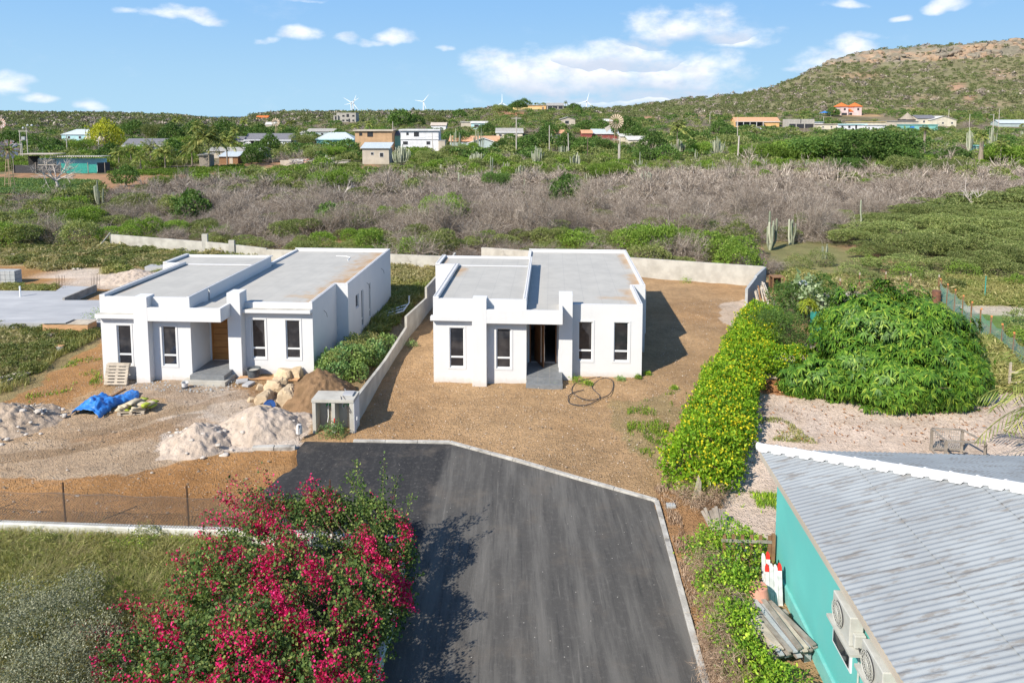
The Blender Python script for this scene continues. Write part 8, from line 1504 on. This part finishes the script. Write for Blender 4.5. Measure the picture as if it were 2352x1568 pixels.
# ---- dead trees
def deadtree(label, px, base_py, top_py, seed, levels, spread, r0, mat='deadwood', Y=None):
    Y = Y or G(px, base_py).y; g = D(px, base_py, Y); zb = zg(g.x, Y); hh = D(px, top_py, Y).z - zb; t = thing('dead_tree', label, 'tree', (g.x, Y, zb)); rng = rnd(seed); A, B_, ra, rb = branching(rng, (0, 0, hh * .22), levels, hh * .42, spread, r0, .4, .66, .55); V, Q = seg_tubes(A, B_, ra, rb, 5); fol('branches', (V, Q), M[mat], t)
    q = MB(); q.tube([(0, 0, -.3), (.05 * hh, 0, hh * .12), (0, 0, hh * .26)], [r0 * 2.2, r0 * 1.6, r0 * 1.2], 8); q.build('trunk', M[mat], t); return t
deadtree('leafless grey tree with twisted branches before the farm enclosure', 129, 434, 350, 5, (5, 4, 4, 3), .6, .16, 'deadwood'); deadtree('bleached white dead branches standing in the scrub behind the left house', 785, 470, 402, 8, (5, 2, 2), .35, .14); deadtree('pale dead tree in the grey thicket right of centre', 1330, 470, 440, 10, (4, 3, 3), .6, .06); deadtree('pale dead tangle left of the wind pump', 1328, 376, 352, 11, (4, 3, 2), .7, .08); deadtree('thin bleached tree in the left of the grey thicket', 1060, 548, 500, 12, (4, 3, 3), .5, .05); deadtree('thin grey dead tree near the rear wall of the right house', 1330, 565, 520, 14, (4, 3, 3), .5, .05); deadtree('bleached branching tree in the right part of the thicket', 2000, 470, 430, 15, (4, 3, 3), .6, .06); deadtree('grey bare tree at the right edge of the thicket', 2230, 480, 420, 16, (4, 4, 3), .55, .08)
# ---- trees of the village and slopes, each with its own crown
CBL = [[(0, 0, .62, .78, .78, .5), (.45, .1, .55, .5, .5, .4), (-.42, .2, .58, .5, .5, .4), (.1, -.45, .5, .5, .5, .4), (0, .1, .95, .45, .45, .32)]] ; CROWN = [foliage([(0, 0, .62, .78, .78, .5), (.45, .1, .55, .5, .5, .4), (-.42, .2, .58, .5, .5, .4), (.1, -.45, .5, .5, .5, .4), (0, .1, .95, .45, .45, .32)], 2800, .095, .6, 40 + i, rough=.6, zmin=.2) for i in range(4)]
WIDE = [foliage([(r_ * math.cos(a), r_ * math.sin(a), .45 + .35 * rnd(k * 7 + i).random(), .42, .42, .3) for k, (a, r_) in enumerate([(j * .9, .2 + .09 * j) for j in range(8)])], 8000, .055, .6, 70 + i, rough=.7, zmin=.12) for i in range(3)]
def tmesh(nm, arr, mt): return [np_mesh(nm, V, Q, M[mt]) for V, Q in arr]
TM = {'dark': tmesh('crown', CROWN, 'treeleaf'), 'lime': tmesh('crown', WIDE, 'limeleaf'), 'olive': tmesh('crown', WIDE, 'feather'), 'wide': tmesh('crown', WIDE, 'treeleaf'), 'yellow': tmesh('crown', CROWN, 'yellowtree')}
q = MB(); q.tube([(0, 0, -.2), (.03, 0, .25), (0, .02, .6)], [.06, .045, .03], 7); q.tube([(.02, 0, .3), (.3, .1, .65)], [.03, .015], 5); q.tube([(.02, 0, .3), (-.3, .1, .7)], [.03, .015], 5); tmp = q.build('trunk', M['trunk']); TRUNK = tmp.data; bpy.data.objects.remove(tmp)
tcount = {}
def tree(px, Y, R_, h_, kind, label, group=None, seed=0):
    x = (px - CX) / F * Y; zb = zg(x, Y); t = thing(kind_name[kind], label, 'tree', (x, Y, zb), seed * 1.7, group); c = obj('crown', TM[kind][seed % len(TM[kind])], t); c.scale = (R_, R_, h_); k_ = obj('trunk', TRUNK, t); k_.scale = (R_ * 1.2, R_ * 1.2, h_); return t
kind_name = {'dark': 'broadleaf_tree', 'lime': 'broadleaf_tree', 'olive': 'thorn_tree', 'wide': 'broadleaf_tree', 'yellow': 'yellow_tree'}
tree(243, 262, 7.0, 9.5, 'yellow', 'large bright yellow-flowering tree left of the long dark-roofed house', seed=0)
tree(350, 330, 5.5, 8, 'olive', 'rust-tinged round tree behind the long dark-roofed house', seed=1)
SPEC = [(590, 210, 4, 4.8, 'dark', 'dark tree in front of the grey farm building'), (577, 200, 3.4, 4.2, 'dark', 'round green tree right of the blue striped shack'), (620, 255, 3.8, 5.6, 'dark', 'dense round tree before the right end of the white porch house'), (250, 200, 4, 5, 'dark', 'green tree right of the farm enclosure'), (300, 215, 4.2, 5, 'lime', 'bright green tree left of the low palms'), (400, 215, 4.5, 5.5, 'dark', 'dark tree behind the drooping palm'), (420, 250, 5, 5.5, 'lime', 'tall green tree behind the tallest palm'), (395, 290, 6, 7.5, 'dark', 'broad tree above the long dark-roofed house'), (500, 290, 6, 7, 'dark', 'broad dark tree behind the tallest palm'), (800, 235, 5, 4.6, 'dark', 'bright green tree left of the small beige house'), (770, 220, 4, 4.2, 'lime', 'green tree above the scrap heap'), (720, 215, 3.6, 4, 'olive', 'olive tree left of the scrap heap'),
 (1040, 215, 4.5, 4.6, 'olive', 'large olive bush below the white two-storey house'), (990, 200, 3.6, 4.0, 'olive', 'olive shrub tree left of the dense cactus clump'), (1080, 235, 4, 4.2, 'lime', 'green tree before the terracotta gabled house'), (960, 225, 3, 3.6, 'lime', 'papaya-green tree before the white two-storey house'), (1240, 248, 6.5, 5.5, 'dark', 'wide dark green tree behind the leftmost cactus stand'), (1210, 240, 5, 5, 'dark', 'dark green tree right of the timber power pole'), (1300, 240, 5, 6, 'dark', 'tall dark tree behind the middle cactus stands'), (1340, 235, 4.6, 4.6, 'dark', 'green tree left of the wind pump'), (1380, 250, 5, 4.5, 'wide', 'spreading tree beside the wind pump tower'), (1395, 155, 4, 3.4, 'lime', 'spreading yellow-green shrub above the grey thicket'), (1500, 235, 5.5, 6.5, 'dark', 'large-leaved tree right of the white sheds'), (1480, 205, 4.5, 4, 'dark', 'dark shrub tree right of the street lamp'), (1530, 205, 4.5, 4.5, 'dark', 'dark tree under the windblown palm'), (1610, 230, 4.5, 5, 'lime', 'green tree between the two big cactus stands'), (1700, 215, 4, 4.6, 'lime', 'green tree right of the thick pale pole'),
 (2000, 185, 13, 9.5, 'wide', 'huge spreading bright green tree below the village row'), (1905, 200, 11, 7.5, 'wide', 'large spreading green tree left of the huge one'), (1830, 205, 10, 6.5, 'lime', 'light green spreading tree right of the thick pale pole'), (1780, 200, 8, 5.5, 'lime', 'light green tree at the left end of the dense green trees'), (2060, 178, 7, 6.5, 'wide', 'green tree at the right end of the dense green trees'), (1950, 170, 5, 3.6, 'wide', 'low green tree in front of the huge spreading one'), (2080, 160, 5, 4.4, 'olive', 'brownish olive tree right of the dense green trees'), (2310, 190, 8, 6, 'lime', 'yellow-green spreading tree at the right edge'), (2350, 185, 7, 5.5, 'lime', 'yellow-green tree cut by the right frame edge'), (2180, 165, 6, 3.4, 'olive', 'flat olive tree above the grey thicket on the right'), (2195, 200, 5, 4, 'dark', 'green tree left of the thick-trunked fan palm'),
 (1190, 480, 6, 5, 'dark', 'dark tree left of the orange hilltop house'), (1203, 492, 6, 6, 'dark', 'dark tree directly behind the orange hilltop wall'), (1180, 490, 5, 4.5, 'dark', 'leftmost dark tree of the middle hilltop'), (1318, 490, 6, 4.5, 'dark', 'dark tree right of the grey hilltop house'), (1327, 480, 4, 3, 'dark', 'low dark tree at the right end of the hilltop'), (923, 420, 9, 8, 'dark', 'dark round tree on the skyline above the white two-storey house'), (905, 425, 5, 6, 'dark', 'smaller dark skyline tree left of the round one'), (957, 430, 6, 5.5, 'dark', 'dark skyline tree right of the round one'), (1005, 440, 7, 6, 'olive', 'olive skyline tree above the pinkish roofed bungalow'), (1055, 500, 7, 6, 'dark', 'dark skyline tree left of the middle hill'), (1148, 470, 6, 6, 'olive', 'olive tree on the shoulder of the middle hill'), (1385, 330, 6, 6, 'dark', 'dark tree above the maroon white-roofed house'), (1435, 320, 7, 8, 'dark', 'tall dark tree right of the wind pump wheel'), (1345, 340, 6, 5, 'dark', 'dark tree below the hilltop houses'), (1465, 300, 6, 6, 'dark', 'dark tree above the white sheds'), (1910, 440, 5, 4.5, 'dark', 'dark tree left of the pink twin-tower house'), (1650, 350, 5, 6, 'dark', 'dark tree left of the terracotta porch house'), (1672, 330, 5, 5, 'dark', 'second dark tree left of the terracotta porch house'), (1580, 300, 6, 5, 'dark', 'dark tree above the windblown palm'), (1880, 400, 5, 3, 'dark', 'dark low tree by the block ruin'), (1770, 270, 6, 3, 'olive', 'olive tree before the terracotta porch house'), (1800, 300, 4, 3.2, 'dark', 'broad-leaved tree before the block ruin'),
 (1060, 280, 5, 5, 'dark', 'dark tree right of the white two-storey house'), (1030, 290, 4, 4.6, 'dark', 'dark tree touching the white annex'), (1150, 250, 4, 3.6, 'dark', 'dark tree below the beige hall'), (780, 300, 6, 5, 'dark', 'dark tree behind the teal corrugated-roof house'), (860, 330, 6, 6, 'lime', 'green tree behind the tan two-storey house'), (700, 290, 5, 4.5, 'olive', 'olive tree by the grey annex'), (660, 300, 6, 5.5, 'dark', 'dark tree behind the white porch house'), (600, 310, 7, 6.5, 'dark', 'broad dark tree behind the dark tiled wing'), (560, 330, 7, 6, 'dark', 'dark tree behind the left end of the white porch house'), (120, 240, 5, 4.5, 'dark', 'dark tree behind the farm enclosure'), (185, 245, 5, 5, 'lime', 'bright green tree left of the yellow tree'), (80, 260, 5, 4.5, 'dark', 'dark tree right of the transformer platform'), (20, 280, 6, 5, 'dark', 'dark tree left of the transformer platform'), (310, 340, 7, 7, 'dark', 'dark tree right of the yellow tree'), (450, 360, 8, 7, 'dark', 'tall dark grove tree far behind the tallest palm'), (520, 380, 8, 7, 'dark', 'dark grove tree below the sea gap'), (1120, 330, 5, 5, 'dark', 'dark tree above the beige hall'), (1260, 300, 5, 5, 'dark', 'dark tree above the cactus stands')]
for i, (px, Y, r_, h_, kd, lb) in enumerate(SPEC): tree(px, Y, r_, h_ * 1.05, kd, lb, seed=i)
for i, (px, py, r_, kd, lb) in enumerate(((285, 428, 3.0, 'dark', 'dark low tree with a shaded hollow at the field edge'), (365, 440, 2.6, 'lime', 'round lime green shrub below the brown field'), (755, 520, 2.2, 'dark', 'small dark tree right of the bleached dead branches'), (760, 445, 3.6, 'lime', 'bright green tree behind the bleached dead branches'), (1300, 470, 3.4, 'dark', 'dark green tree inside the grey thicket'), (1010, 520, 3.2, 'lime', 'bright green shrub tree inside the grey thicket'), (1500, 600, 3.0, 'lime', 'bright green shrub right behind the high rear wall'), (1560, 590, 2.6, 'lime', 'green shrub second along the high rear wall'), (430, 510, 3., 'dark', 'green tree behind the empty grassy lot'), (1135, 440, 3., 'wide', 'dark shrub left of the central thicket'))):
    g = G(px, py); tree(px, g.y, r_, r_ * 1.15, kd, lb, seed=i + 3)
gp_ = poly_points([(0, 412), (225, 417), (235, 440), (60, 446), (0, 446)], 2500, rnd(201)); o = bake('bean_field', [foliage([(0, 0, .3, .6, .6, .4)], 26, .35, .7, 202)], gp_[:1300], np.full(1300, .75), np.full(1300, .75), M['weedleaf'], 3); tag(o, 'leafy green crop rows on the brown field at the left', 'crop', None, 'stuff')
gp_ = poly_points([(240, 398), (560, 380), (560, 390), (440, 402), (300, 404)], 700, rnd(205)); o = bake('bean_field', [foliage([(0, 0, .3, .6, .6, .4)], 26, .35, .7, 206)], gp_[:700], np.full(len(gp_[:700]), .9), np.full(len(gp_[:700]), .9), M['limeleaf'], 3); tag(o, 'bright green crop along the far side of the brown field', 'crop', None, 'stuff')
